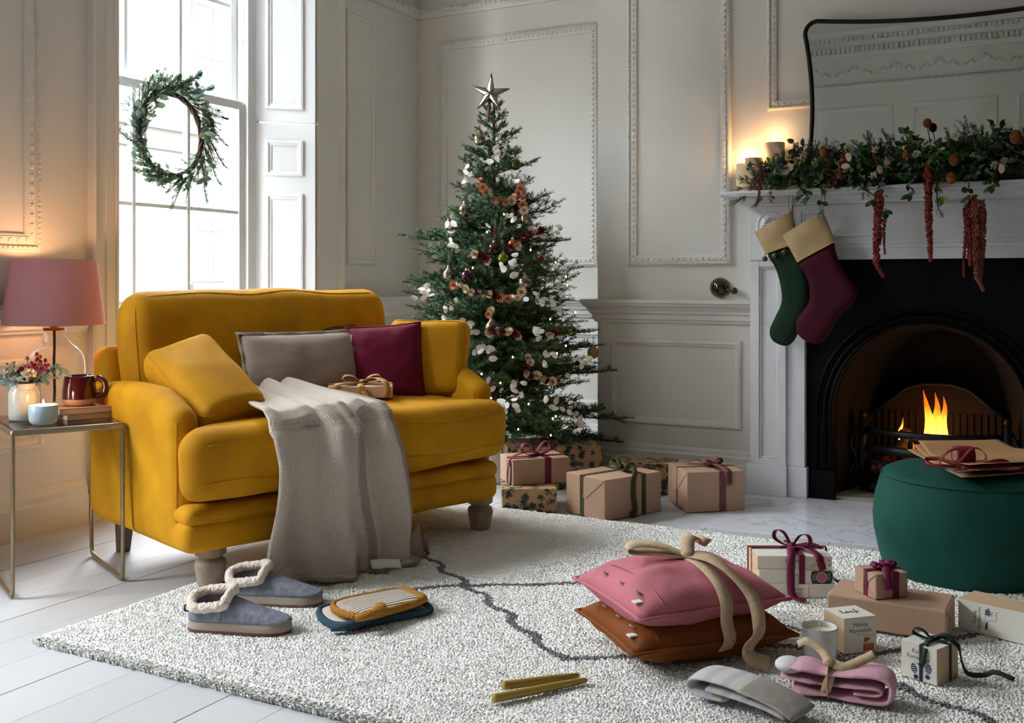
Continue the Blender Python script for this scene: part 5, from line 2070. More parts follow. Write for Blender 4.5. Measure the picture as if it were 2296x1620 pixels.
# ================================================================== soft things on the rug
def inflate(outline, T_, reach=.035, step=.006, h0=0.0, m=0):
    """puffed shape filling a closed outline (x, y); full thickness T_ is met `reach` in from the edge"""
    O_ = [Vector((p[0], p[1])) for p in outline]
    n_ = len(O_)
    A_ = np.array([(p.x, p.y) for p in O_])
    B_ = np.roll(A_, -1, 0)

    def dist(x, y):
        ab = B_ - A_
        t = np.clip(((x - A_[:, 0]) * ab[:, 0] + (y - A_[:, 1]) * ab[:, 1]) / (ab ** 2).sum(1), 0, 1)
        return float(np.hypot(x - A_[:, 0] - t * ab[:, 0], y - A_[:, 1] - t * ab[:, 1]).min())

    def inside(x, y):
        c = ((A_[:, 1] > y) != (B_[:, 1] > y)) & (x < (B_[:, 0] - A_[:, 0]) * (y - A_[:, 1]) / (B_[:, 1] - A_[:, 1] + 1e-12) + A_[:, 0])
        return bool(c.sum() % 2)

    pts = list(O_)
    for row, y in enumerate(np.arange(A_[:, 1].min(), A_[:, 1].max(), step * .87)):
        for x in np.arange(A_[:, 0].min() + (row % 2) * step / 2, A_[:, 0].max(), step):
            if inside(x, y) and dist(x, y) > step * .6:
                pts.append(Vector((x, y)))
    V_, _, F_2, _, _, _ = delaunay_2d_cdt(pts, [(i, (i + 1) % n_) for i in range(n_)], [], 1, 1e-7)
    th = []
    for p in V_:
        d = min(1.0, dist(p.x, p.y) / reach)
        th.append(T_ / 2 * sqrt(max(0, 1 - (1 - d) ** 2)))
    mb = MB()
    mb.add([(p.x, p.y, h0 + t) for p, t in zip(V_, th)], [tuple(f) for f in F_2], m)
    mb.add([(p.x, p.y, h0 - t) for p, t in zip(V_, th)], [tuple(f)[::-1] for f in F_2], m)
    return mb


def smooth_loop(pts, n=4):
    P = [Vector((*p, 0)) for p in pts]
    out = []
    k = len(P)
    for i in range(k):
        p0, p1, p2, p3 = P[i - 1], P[i], P[(i + 1) % k], P[(i + 2) % k]
        for j in range(n):
            t = j / n
            v = 0.5 * ((2 * p1) + (p2 - p0) * t + (2 * p0 - 5 * p1 + 4 * p2 - p3) * t * t + (3 * p1 - p0 - 3 * p2 + p3) * t ** 3)
            out.append((v.x, v.y))
    return out


# --- slippers
FELT = mk('grey_felt', '#8a8d9a', .95, sheen=.3, bump=(90, .5, .006), var=(60, .25), col2='#70737f')
SUEDE = mk('taupe_suede', '#9c8d84', .9, bump=(200, .2, .003))
SOLE = mk('brown_sole', '#6a4a3c', .85)
FLEECE = mk('cream_fleece', '#e8d9cb', .95, sheen=.5, bump=(130, 1.0, .01))
LINING = mk('fleece_lining', '#d8bfae', .95, bump=(130, 1.0, .01))


def slipper(c, rz, label):
    o = empty('slipper', c, radians(rz))
    Lh = .30

    def half(t):      # half width along the length, heel to toe
        return float(np.interp(t, [0, .03, .10, .3, .5, .7, .85, .94, .985, 1], [.004, .027, .041, .044, .045, .049, .046, .034, .018, .004]))

    ts = [0, .008, .03, .07, .12, .2, .3, .4, .5, .6, .7, .78, .85, .9, .94, .97, .99, 1]
    out = [(t * Lh, -half(t)) for t in ts] + [(t * Lh, half(t)) for t in ts[::-1]]
    MB().prism(out, .0, .007, axis='z').build('sole', SOLE, o, smooth=False)
    # side band, slightly flared
    mb = MB()
    vs = [(x, y, .007) for x, y in out] + [(x * .985 + .002, y * .97, .036) for x, y in out]
    n_ = len(out)
    mb.add(vs, [(i, (i + 1) % n_, n_ + (i + 1) % n_, n_ + i) for i in range(n_)] + [tuple(n_ + i for i in range(n_))])
    mb.build('suede_band', SUEDE, o)

    def top(t):
        return float(np.interp(t, [.36, .45, .55, .7, .85, .95, 1], [.098, .090, .078, .062, .048, .038, .034]))

    mb = MB()
    tv = np.linspace(.37, .998, 18)

    def vamp(u, v):
        t = .37 + v * .628
        a = pi * u
        hw = half(t) * .955
        zz = .030 + (top(t) - .030) * max(0, sin(a)) ** .75
        return (t * Lh - .022 * (sin(a) ** 2) * (1 - v) * .0, -hw * cos(a) * (1 - .10 * sin(a)), zz)

    mb.grid(22, 18, vamp)
    # heel and quarters
    hv = [(t * Lh, -half(t) * .955) for t in np.linspace(.38, .012, 12)] + [(t * Lh, half(t) * .955) for t in np.linspace(.012, .38, 12)]
    nn = len(hv)

    def wall(u, v):
        i = u * (nn - 1)
        a, b = hv[int(i)], hv[min(nn - 1, int(i) + 1)]
        f = i - int(i)
        x, y = a[0] + (b[0] - a[0]) * f, a[1] + (b[1] - a[1]) * f
        hz = .074 + .016 * (x / (.38 * Lh)) ** 2
        k = .5 * v * v
        return (x + .004 * v * (1 if x < .03 else 0), y * (1 - .02 * v), .030 + (hz + .30 * y - .030) * v)

    mb.grid(32, 6, wall)
    mb.build('felt_upper', FELT, o, solid=.004)
    # dark inside
    MB().prism([(x * .92 + .006, y * .8) for x, y in out[:9] + out[-9:]], .036, .042, axis='z').build('insole', LINING, o, smooth=False)
    # fleece cuff round the opening
    ring = [(x + .004, y * 1.02, .078 + .014 * (x / (.38 * Lh)) ** 2 + .34 * y) for x, y in hv]
    front = [(.400 * Lh, half(.40) * .70, .106), (.425 * Lh, half(.40) * .30, .104), (.430 * Lh, 0, .106), (.425 * Lh, -half(.40) * .30, .104), (.400 * Lh, -half(.40) * .70, .085)]
    P = [Vector(p) for p in ring[::3] + front]
    dense = []
    kk = len(P)
    for i in range(kk):
        p0, p1, p2, p3 = P[i - 1], P[i], P[(i + 1) % kk], P[(i + 2) % kk]
        for j in range(5):
            t = j / 5
            dense.append(0.5 * ((2 * p1) + (p2 - p0) * t + (2 * p0 - 5 * p1 + 4 * p2 - p3) * t * t + (3 * p1 - p0 - 3 * p2 + p3) * t ** 3))
    mb = MB().tube(dense, [.0140 + .002 * mnoise.noise(Vector((i * .7, c[0] * 9, 0))) for i in range(len(dense))], 10, closed=True)
    mb.v = [tuple(Vector(v) + Vector((mnoise.noise(Vector(v) * 160), mnoise.noise(Vector(v) * 160 + Vector((7, 0, 0))), mnoise.noise(Vector(v) * 160 + Vector((0, 7, 0))))) * .003) for v in mb.v]
    mb.build('fleece_cuff', FLEECE, o)
    MB().strip(smooth_path([(.006, 0, .060), (-.010, 0, .062), (-.012, 0, .046), (.002, 0, .042)], 4), .010, side=(0, 1, 0), thick=.0015).build('pull_tab', mk('grey_tab', '#55585c', .8), o)
    return tag(o, label, 'slipper', 'pair of grey felt slippers')


a = (-2.187, 2.148, 0.030)
b = (-1.888, 2.258, 0.030)
slipper((a[0], a[1], .030), math.degrees(math.atan2(b[1] - a[1], b[0] - a[0])), 'grey felt slipper nearer the edge of the rug, toe pointing at the mittens')
a = (-2.267, 2.380, 0.030)
b = (-1.983, 2.497, 0.030)
slipper((a[0], a[1], .030), math.degrees(math.atan2(b[1] - a[1], b[0] - a[0])), 'grey felt slipper by the sofa leg, behind the other slipper')

# --- mittens
OCHRE = mk('ochre_knit', '#a5701d', .9, sheen=.3, bump=(160, .8, .006))
TEAL = mk('teal_knit', '#2f4a5a', .9, sheen=.3, bump=(160, .8, .006))
PALEK = mk('pale_knit', '#d8c9bb', .9, sheen=.2, bump=(180, .6, .005))
STRIPE = mk('ribbed_cream_knit', '#ddd2c4', .9, sheen=.2)
nt = STRIPE.node_tree
tc = nt.nodes.new('ShaderNodeTexCoord')
wv = nt.nodes.new('ShaderNodeTexWave')
wv.bands_direction = 'Y'
wv.inputs['Scale'].default_value = 28
wv.inputs['Distortion'].default_value = .5
nt.links.new(tc.outputs['Object'], wv.inputs['Vector'])
mx = nt.nodes.new('ShaderNodeMix')
mx.data_type = 'RGBA'
mx.inputs[6].default_value = (*lin('#a08e82'), 1)
mx.inputs[7].default_value = (*lin('#e4dacd'), 1)
nt.links.new(wv.outputs['Fac'], mx.inputs[0])
nt.links.new(mx.outputs[2], nt.nodes['Principled BSDF'].inputs['Base Color'])
bp = nt.nodes.new('ShaderNodeBump')
bp.inputs['Strength'].default_value = .8
bp.inputs['Distance'].default_value = .005
nt.links.new(wv.outputs['Fac'], bp.inputs['Height'])
nt.links.new(bp.outputs[0], nt.nodes['Principled BSDF'].inputs['Normal'])


def mitten(c, rz, L_, w_, t_, body_m, trim_m, label, thumb_side=-1):
    """hand along +x, cuff at the far end"""
    o = empty('mitten', c, radians(rz))
    out = smooth_loop([(0, 0), (.015, -w_ * .38), (.06, -w_ * .5), (L_ * .6, -w_ * .47), (L_, -w_ * .36), (L_ + .004, 0), (L_, w_ * .36), (L_ * .6, w_ * .47), (.06, w_ * .5), (.015, w_ * .38)], 4)
    inflate(out, t_, .04, .009, h0=t_ / 2).build('palm', body_m, o, weld=True)
    MB().tube([(x, y, t_ * .5) for x, y in out], .0095, 8, closed=True, flat=1.25).build('knit_border', trim_m, o)
    # rolled rib cuff
    MB().tube([(L_ + .004, y, t_ * .5 + .002) for y in np.linspace(-w_ * .40, w_ * .40, 9)], [.010, .014, .015, .015, .015, .015, .015, .014, .010], 8).build('cuff', trim_m, o)
    s = thumb_side
    P = smooth_path([(L_ * .42, s * w_ * .30, t_ * .8), (L_ * .30, s * w_ * .52, t_ * .95), (L_ * .10, s * w_ * .60, t_ * .85), (-.005, s * w_ * .54, t_ * .7)], 6)
    MB().tube(P, [.017 * (1 - .25 * (i / len(P)) ** 4) for i in range(len(P))], 10, flat=.7).build('thumb', trim_m, o)
    return tag(o, label, 'mitten', 'pair of knitted mittens')


a = (-1.883, 2.357, 0.032)
b = (-1.676, 2.655, 0.032)
mitten((a[0], a[1], .030), math.degrees(math.atan2(b[1] - a[1], b[0] - a[0])), .30, .19, .020, PALEK, TEAL, 'cream mitten with teal trim lying underneath the other one', -1)
a = (-1.818, 2.356, 0.060)
b = (-1.704, 2.656, 0.060)
mitten((a[0], a[1], .053), math.degrees(math.atan2(b[1] - a[1], b[0] - a[0])), .245, .165, .028, STRIPE, OCHRE, 'striped cream mitten with mustard trim lying on top', -1)

# --- tapers joined by their wick
WAXO = mk('olive_wax', '#9c8136', .45, spec=.5)
ends = []
for (p, q_, label) in (((-1.171, 2.087, 0.042), (-1.030, 2.303, 0.038), 'olive wax taper candle nearer the lens, lying on the rug'), ((-1.188, 2.165, 0.042), (-1.059, 2.320, 0.038), 'olive wax taper candle lying behind the other taper')):
    p, q_ = Vector(p), Vector(q_)
    d = (q_ - p)
    L_ = d.length
    o = empty('taper_candle', p)
    o.rotation_euler = d.to_track_quat('X', 'Z').to_euler()
    MB().lathe([(0, 0), (.0095, .0), (.0105, .002), (.0105, .012), (.0095, .014), (.0105, .02), (.0098, L_ * .6), (.0075, L_ * .9), (.0055, L_ * .98), (0, L_)], 16, T=rot(pi / 2, 'Y')).build('wax', WAXO, o)
    tip = Vector((L_, 0, 0))
    MB().tube(smooth_path([(L_ - .003, 0, 0), (L_ + .012, .0, .006), (L_ + .022, -.004, .010)], 5), .0014, 6).build('wick', mk('wick_cotton', '#e8e0cc'), o)
    tag(o, label, 'candle', 'pair of taper candles')

# --- socks
SOCKG = mk('grey_marl_sock', '#d6d0ca', .95, sheen=.3)
nt = SOCKG.node_tree
tc = nt.nodes.new('ShaderNodeTexCoord')
wv = nt.nodes.new('ShaderNodeTexWave')
wv.bands_direction = 'X'
wv.inputs['Scale'].default_value = 6.5
wv.inputs['Distortion'].default_value = .3
nt.links.new(tc.outputs['Object'], wv.inputs['Vector'])
rp = nt.nodes.new('ShaderNodeValToRGB')
rp.color_ramp.interpolation = 'CONSTANT'
rp.color_ramp.elements[0].color = (*lin('#d9d3cd'), 1)
rp.color_ramp.elements[1].position = .62
rp.color_ramp.elements[1].color = (*lin('#c3c2cc'), 1)
nt.links.new(wv.outputs['Fac'], rp.inputs[0])
nt.links.new(rp.outputs[0], nt.nodes['Principled BSDF'].inputs['Base Color'])
n = nt.nodes.new('ShaderNodeTexNoise')
n.inputs['Scale'].default_value = 300
bp = nt.nodes.new('ShaderNodeBump')
bp.inputs['Strength'].default_value = .5
bp.inputs['Distance'].default_value = .003
nt.links.new(n.outputs['Fac'], bp.inputs['Height'])
nt.links.new(bp.outputs[0], nt.nodes['Principled BSDF'].inputs['Normal'])
RIB = mk('ribbed_sock_cuff', '#cfc6be', .95, wave=(75, .9, 'Y'))
SOCKP = mk('pink_sock', '#d9a7b4', .95, sheen=.4, bump=(260, .4, .004), var=(90, .1))
PALE = mk('pale_grey_toe', '#d8d4d0', .95, bump=(260, .4, .004))


def fold_path(L_, gaps, z0):
    """zig-zag of folded layers seen from the side"""
    P, x, z = [], 0, z0
    return P


a = (-0.749, 2.370, 0.040)
b = (-0.519, 2.313, 0.040)
ang = math.atan2(b[1] - a[1], b[0] - a[0])
sk = empty('sock', (a[0], a[1], .032), ang)
tag(sk, 'folded pale grey sock with blue stripes and ribbed cuff', 'sock')
# toe section folded under, foot, then the ribbed cuff
Lx = .20
prof_top = [(.06, .012), (.015, .012), (-.022, .020), (-.026, .036), (-.006, .050), (.05, .054), (.10, .052), (.125, .046)]
P = smooth_path([(x, 0, z) for x, z in prof_top], 6)
MB().tube(P, [.054 * (.8 + .2 * min(1, i / 8)) for i in range(len(P))], 18, flat=.17, up=(0, 0, 1)).build('foot', SOCKG, sk)
P = smooth_path([(.02, 0, .030), (.10, 0, .030), (.17, 0, .026), (.215, 0, .018)], 6)
MB().tube(P, [.052] * len(P), 18, flat=.16, up=(0, 0, 1)).build('under_layer', SOCKG, sk)
P = smooth_path([(.105, 0, .050), (.15, 0, .046), (.20, 0, .036), (.238, 0, .022)], 6)
MB().tube(P, [.056] * len(P), 24, flat=.17, up=(0, 0, 1)).build('ribbed_cuff', RIB, sk)

a = (-0.610, 2.492, 0.045)
b = (-0.373, 2.517, 0.045)
ang = math.atan2(b[1] - a[1], b[0] - a[0])
sk = empty('sock', (a[0], a[1], .032), ang)
tag(sk, 'pair of pink socks folded together and tied with jute ribbon', 'sock')
Lp = math.hypot(b[0] - a[0], b[1] - a[1])
def cinch(p):
    return 1 - .22 * math.exp(-((p.x - Lp * .46) / .03) ** 2)


P = smooth_path([(.02, 0, .060), (.06, 0, .064), (Lp * .46, 0, .058), (Lp * .8, 0, .068), (Lp * .96, 0, .066), (Lp * 1.04, 0, .052), (Lp * 1.035, 0, .026), (Lp * .96, 0, .011), (Lp * .7, 0, .010), (Lp * .3, 0, .010), (.03, 0, .012)], 7)
MB().tube(P, [.050 * cinch(p) * min(1, .6 + i * .08) * min(1, .6 + (len(P) - i) * .08) for i, p in enumerate(P)], 18, flat=.19, up=(0, 0, 1)).build('folded_leg', SOCKP, sk)
P = smooth_path([(.0, .004, .034), (.08, .004, .034), (Lp * .46, .0, .034), (Lp * .8, 0, .040), (Lp * .92, 0, .040), (Lp * .95, 0, .033), (Lp * .88, 0, .027), (Lp * .7, 0, .026)], 6)
MB().tube(P, [.049 * cinch(p) * min(1, .6 + i * .08) for i, p in enumerate(P)], 16, flat=.13, up=(0, 0, 1)).build('inner_layer', SOCKP, sk)
MB().ball((.018, .004, .056), (.034, .040, .017), 16, 10).build('pale_toe', PALE, sk)
xb = Lp * .46
MB().tube([(xb, .043 * cos(t), .037 + .038 * sin(t)) for t in np.linspace(0, 2 * pi, 28)[:-1]], .011, 6, closed=True, flat=.15, up=(1, 0, 0)).build('jute_band', JUTE, sk)
MB().strip([(xb + .010 * sin(t), .040 * cos(t), .037 + .036 * sin(t)) for t in np.linspace(0, 2 * pi, 29)], .022, side=(1, 0, 0), thick=.0016).build('jute_band', JUTE, sk)
MB().ball((xb, -.012, .080), (.014, .014, .011), 10, 6).build('knot', JUTE, sk)
MB().strip(smooth_path([(xb, -.012, .082), (xb + .035, -.02, .076), (xb + .07, .0, .088), (xb + .10, .018, .102)], 6), .022, side=(.1, .7, .7), thick=.0014).build('ribbon_tail', JUTE, sk)
MB().strip(smooth_path([(xb, -.012, .082), (xb - .02, .015, .098), (xb - .055, .03, .108), (xb - .075, .03, .098)], 6), .022, side=(.2, .7, .6), thick=.0014).build('ribbon_tail', JUTE, sk)

# ================================================================== green footstool and what lies on it
GREENV = mk('forest_velvet', '#1a4f46', .75, spec=.2, sheen=.12, sheen_tint='#5fae98', bump=(240, .08), var=(5, .25))
st = empty('footstool', (-.309, 3.819, .0))
tag(st, 'round green velvet footstool in front of the fire', 'footstool')
MB().lathe([(.10, .02), (.255, .02), (.272, .035), (.284, .08), (.300, .16), (.303, .21), (.296, .27), (.280, .33), (.272, .345)], 72).build('side_cover', GREENV, st)
MB().lathe([(.272, .345), (.266, .356), (.245, .366), (.20, .374), (.12, .379), (0, .381)], 72).build('top_cover', GREENV, st)
MB().tube([(.2735 * cos(t), .2735 * sin(t), .346) for t in np.linspace(0, 2 * pi, 73)[:-1]], .0030, 6, closed=True).build('piping', GREENV, st)
MB().lathe([(0, .0), (.24, .0), (.25, .02)], 40).build('base', mk('stool_base', '#1c1a18', .8), st)

# folded kraft sheets
pz = .384
sheet = empty('wrapping_paper', (-.309, 3.819, pz))
tag(sheet, 'loosely folded brown wrapping paper on the green footstool', 'paper')
KP = mk('brown_paper', '#b98c62', .65, bump=(10, .25, .01), var=(6, .1))
corners = [(-.215, .165), (.010, -.318), (.34, .02), (.06, .30)]
for k in range(3):
    A, B, C_, D_ = [Vector((x * (1 - .04 * k) + .010 * k, y * (1 - .03 * k) + .012 * k)) for x, y in corners]

    def paper(u, v, k=k, A=A, B=B, C_=C_, D_=D_):
        p = A.lerp(B, u).lerp(D_.lerp(C_, u), v)
        lift = .028 * max(0, (abs(u - .25) - .1)) * (1 - v) * (k + 1) * .5 + .010 * k * (v + .3) + .035 * max(0, .22 - u) * (k + .6) + (.05 * max(0, v - .55) * (u > .5) * (k + .4) * (u - .5) * 2)
        r_ = max(0, p.length - .25)
        return (p.x, p.y, .004 + .0015 * k + lift + .004 * sin(5 * u + 3 * v + k) - .0 * r_)

    MB().grid(22, 18, paper).build('paper_sheet', KP, sheet, solid=.0006)
# ribbon reel with loose loops
p = (-0.319, 3.654, 0.392)
rr = empty('ribbon_reel', (p[0], p[1], .404), radians(28))
tag(rr, 'reel of red velvet ribbon with loops unwinding onto the paper', 'ribbon')
Tr = Matrix.Translation((.02, .02, .030)) @ rot(pi / 2, 'Y')
MB().lathe([(.012, -.028), (.030, -.028), (.031, -.026), (.031, .026), (.030, .028), (.012, .028)], 32, T=Tr).build('wound_ribbon', REDV, rr)
MB().lathe([(.013, -.0285), (.0145, -.0285), (.0145, .0285), (.013, .0285), (.013, -.0285)], 24, T=Tr).build('card_core', CARD, rr)
for pts, sd in (([(-.01, -.01, .058), (-.05, -.03, .050), (-.075, -.03, .020), (-.06, -.035, .006), (-.02, -.04, .020), (.02, -.03, .056), (.05, -.02, .060), (.07, -.03, .04), (.055, -.045, .012), (.0, -.055, .005)], (.1, 1, .2)),
                ([(.0, -.055, .005), (-.06, -.035, .004), (-.105, -.01, .006), (-.10, .02, .018), (-.06, .0, .022), (-.03, -.045, .012), (.03, -.065, .006), (.09, -.075, .010)], (0, .2, 1)),
                ([(.03, -.06, .005), (.08, -.055, .022), (.12, -.05, .024), (.135, -.06, .010), (.10, -.078, .005), (.05, -.072, .004), (-.02, -.065, .004)], (0, .3, 1)),
                ([(.06, -.06, .004), (.11, -.085, .004), (.155, -.085, .006)], (0, 1, .3))):
    MB().strip(smooth_path(pts, 6), .013, side=sd, thick=.0016).build('loose_loop', REDV, rr)
# scissors
a = (-0.432, 3.593, 0.392)
b = (-0.290, 3.530, 0.392)
sc = empty('scissors', (a[0], a[1], .406), math.atan2(b[1] - a[1], b[0] - a[0]))
tag(sc, 'old steel scissors lying on the edge of the brown paper', 'scissors')
STEEL = mk('old_steel', '#5c5650', .35, metal=.9, var=(40, .3))
for s in (-1, 1):
    MB().prism([(0, 0), (.095, s * .004), (.095, -s * .007), (.05, -s * .006)], .0 + .002 * (s > 0), .002 + .002 * (s > 0), axis='z').build('blade', STEEL, sc, smooth=False)
    MB().tube(smooth_path([(.085, 0, .002), (.11, s * .006, .003), (.13, s * .010, .003)], 4), .0032, 6).tube([(.150 + .020 * cos(t), s * .016 + .012 * sin(t), .003) for t in np.linspace(0, 2 * pi, 21)[:-1]], .0032, 6, closed=True).build('handle_ring', STEEL, sc)
MB().lathe([(0, .0), (.004, .0), (.004, .0052), (0, .006)], 12, c=(.085, 0, 0)).build('pivot', STEEL, sc)


# ================================================================== fir branches (shared meshes)
FIR = mk('fir_needle', '#42683f', .5, spec=.35, var=(14, .45), col2='#26472b')
FIRL = mk('fir_needle_pale', '#6d9178', .5, spec=.4, var=(14, .3))
BARK = mk('fir_bark', '#4b3a28', .9)


def needles_along(P, n, nl, wd, rs, out, up=Vector((0, 0, 1)), bushy=.75):
    """append needle quads (4 verts each) round a stem path"""
    k = len(P)
    for i in range(n):
        t = rs.random() * (k - 1.001)
        a = int(t)
        p = P[a].lerp(P[a + 1], t - a)
        d = (P[a + 1] - P[a]).normalized()
        x, y, _ = frame_from(d)
        # more needles on the sides and the top
        an = rs.uniform(-pi * bushy, pi * bushy) + pi / 2
        nd = (x * cos(an) + y * sin(an)) * .85 + d * rs.uniform(.35, .75)
        nd.normalize()
        L = nl * rs.uniform(.75, 1.15) * (1 if t < k * .85 else .85)
        s = nd.cross(d).normalized() * (wd / 2)
        q1 = p + nd * (L * .55)
        out.append((p, q1 + s, p + nd * L, q1 - s))


def fir_branch(L, seed, nl=.021, wd=.0032, dens=650, side=9, droop=.0, spread=.42):
    rs = random.Random(seed)
    main = smooth_path([(0, 0, 0), (L * .35, rs.uniform(-.02, .02) * L, .02 * L), (L * .7, rs.uniform(-.04, .04) * L, .015 * L - droop * L * .3), (L, rs.uniform(-.05, .05) * L, .06 * L - droop * L)], 6)
    stems = [main]
    for i in range(side):
        f = .18 + .72 * (i + rs.uniform(-.2, .2)) / max(1, side)
        p = main[int(f * (len(main) - 1))]
        s = 1 if i % 2 else -1
        ln = L * spread * (1.05 - f) * rs.uniform(.8, 1.2) + .02
        a = rs.uniform(.65, .95)
        e = p + Vector((cos(a) * ln, s * sin(a) * ln, rs.uniform(-.15, .38) * ln))
        stems.append(smooth_path([p, (p + e) / 2 + Vector((0, s * ln * .05, 0)), e], 4))
        if ln > .09:
            for s2 in (-1, 1):
                q = p.lerp(e, .5)
                a2 = a * s + s2 * .7
                e2 = q + Vector((cos(a2), sin(a2), rs.uniform(-.2, .45))) * ln * .42
                stems.append([q, (q + e2) / 2, e2])
    mb = MB()
    quads = []
    for k, P in enumerate(stems):
        P = [Vector(p) for p in P]
        ln = sum((b - a).length for a, b in zip(P[:-1], P[1:]))
        r0 = (.0045 if k == 0 else .0018) * (L / .4) ** .5
        mb.tube(P, [r0 * (1 - .7 * i / len(P)) for i in range(len(P))], 4, m=1, caps=False)
        st = P if k else P[len(P) // 6:]
        needles_along(st, int(ln * dens), nl, wd, rs, quads)
    for q in quads:
        mb.add(q, [(0, 1, 2, 3)], 0 if rs.random() > .12 else 2)
    return mb.mesh('branch', [FIR, BARK, FIRL])


BR_S = [fir_branch(.17, 100 + k, side=4, dens=800) for k in range(4)]
BR_M = [fir_branch(.32, 200 + k, side=8, dens=720) for k in range(5)]
BR_L = [fir_branch(.52, 300 + k, side=11, dens=640, droop=.06) for k in range(5)]
TWIG = [fir_branch(.13, 400 + k, side=0, dens=1100, nl=.015, wd=.0022) for k in range(3)]
TWIG2 = [fir_branch(.16, 500 + k, side=3, dens=900, nl=.015, wd=.0022, spread=.5) for k in range(3)]


def place(name, me, parent, p, d, sc=1.0, roll=0.0):
    o = bpy.data.objects.new(name, me)
    COL.objects.link(o)
    o.parent = parent
    x = Vector(d).normalized()
    z0 = Vector((0, 0, 1)) if abs(x.z) < .97 else Vector((0, 1, 0))
    y = z0.cross(x).normalized()
    z = x.cross(y)
    M = Matrix((x, y, z)).transposed().to_4x4() @ rot(roll, 'X') @ Matrix.Scale(sc, 4)
    M.translation = Vector(p)
    o.matrix_local = M
    return o


# ================================================================== Christmas tree
TX, TY = -2.55, 4.55
tree = empty('christmas_tree', (TX, TY, 0))
tag(tree, 'decorated fir Christmas tree standing in the alcove corner', 'tree')
MB().tube([(0, 0, .05), (.004, 0, .6), (-.004, .004, 1.2), (0, 0, 1.93)], [.032, .024, .015, .005], 10).build('trunk', BARK, tree)
MB().lathe([(0, .003), (.095, .003), (.10, .02), (.085, .19), (.080, .20), (.074, .19), (0, .17)], 28).build('stand', mk('white_stand', '#d5d5d3', .6), tree)
ZR_T, RR_T = [.2, .5, .85, 1.16, 1.40, 1.69, 1.85, 1.95], [.47, .50, .45, .37, .26, .15, .09, .05]
rt = random.Random(11)
z, lev = .27, 0
while z < 1.86:
    r = float(np.interp(z, ZR_T, RR_T))
    nb = 9 if z < .9 else (7 if z < 1.4 else 5)
    ph = rt.uniform(0, 6.28)
    for k in range(nb):
        a = ph + 2 * pi * k / nb + rt.uniform(-.25, .25)
        L = r * rt.uniform(.86, 1.18)
        # keep clear of the chimney breast corner
        ex, ey = TX + cos(a) * L, TY + sin(a) * L
        if ey > 4.86 and ex > -2.25:
            L *= .62
        rise = .16 + .40 * max(0, (z - 1.2)) / .7 - (.16 if z < .5 else 0) + rt.uniform(-.14, .22)
        if L > .36:
            me, base = rt.choice(BR_L), .52
        elif L > .2:
            me, base = rt.choice(BR_M), .32
        else:
            me, base = rt.choice(BR_S), .17
        place('branch', me, tree, (0, 0, z + rt.uniform(-.03, .03)), (cos(a), sin(a), rise), L / base, rt.uniform(-.6, .6))
    if z > .3:
        for k in range(7 if z < 1.3 else 3):
            a = rt.uniform(0, 6.28)
            place('branch', rt.choice(BR_M if r > .25 else BR_S), tree, (0, 0, z + .05), (cos(a), sin(a), rt.uniform(.2, .9)), r * rt.uniform(.6, .9) / (.32 if r > .25 else .17), rt.uniform(-.8, .8))
    z += .082 if z < 1.35 else .098
    lev += 1
for (a, zz, L, rise) in ((.55, .50, .62, .10), (.50, .33, .70, -.02), (.62, .26, .66, -.10), (.45, .62, .56, .12), (3.45, 1.16, .50, .16), (3.3, .95, .50, .10), (-.2, .30, .55, -.1), (-.75, .95, .42, .25)):
    place('branch', rt.choice(BR_L), tree, (0, 0, zz), (cos(a), sin(a), rise), L / .52, rt.uniform(-.2, .2))
place('branch', BR_S[0], tree, (0, 0, 1.80), (.05, 0, 1), .9)

# --- star topper, facing the room
stp = empty('star_topper', (-2.525, 4.467, 1.926))
tag(stp, 'mirrored glass star with bronze edges on top of the tree', 'star')
BRONZE = mk('bronze_edge', '#7a5f48', .4, metal=.8)
MIRG = mk('antique_mirror_glass', '#c9c6bd', .18, metal=.9, var=(30, .5))
Tst = rot(radians(28.27)) @ rot(radians(4), 'Y')
pts = []
for k in range(10):
    r_ = .100 if k % 2 == 0 else .030
    a = pi / 2 + k * pi / 5
    pts.append(Tst @ Vector((r_ * cos(a), 0, r_ * sin(a) * 1.0)))
ctr = [Tst @ Vector((0, s * .024, 0)) for s in (-1, 1)]
for k in range(10):
    for s in (0, 1):
        a, b = pts[k], pts[(k + 1) % 10]
        MB().add([a, b, ctr[s]], [(0, 1, 2)]).build('glass_facet', MIRG, stp, smooth=False)
mb = MB()
for k in range(10):
    mb.tube([pts[k], pts[(k + 1) % 10]], .0022, 5)
    for s in (0, 1):
        mb.tube([pts[k], ctr[s]], .0018 if k % 2 else .0024, 5)
mb.build('bronze_frame', BRONZE, stp)
MB().tube([Tst @ Vector((0, 0, -.03)), Tst @ Vector((.0, 0, -.14))], .008, 8).build('socket', BRONZE, stp)

# --- hanging ornaments
SILV = mk('mercury_silver', '#b8ab98', .2, metal=.85, var=(45, .55), col2='#6b5c48')
PLUMG = mk('plum_glass', '#3a0f22', .12, metal=.5, coat=.6)
LIMEG = mk('lime_glass', '#7d8a12', .15, metal=.6, coat=.5)
OLIVG = mk('olive_glass', '#4a4a12', .2, metal=.5, coat=.5)
GOLDG = mk('rough_gold', '#a8875a', .35, metal=.7, bump=(120, 1.0, .01))
AMBG = mk('amber_glass', '#9a4a12', .15, metal=.5)
CAPM = mk('ornament_cap', '#8f8577', .3, metal=.9)
TWINE = mk('hanging_twine', '#5a4638', .8)


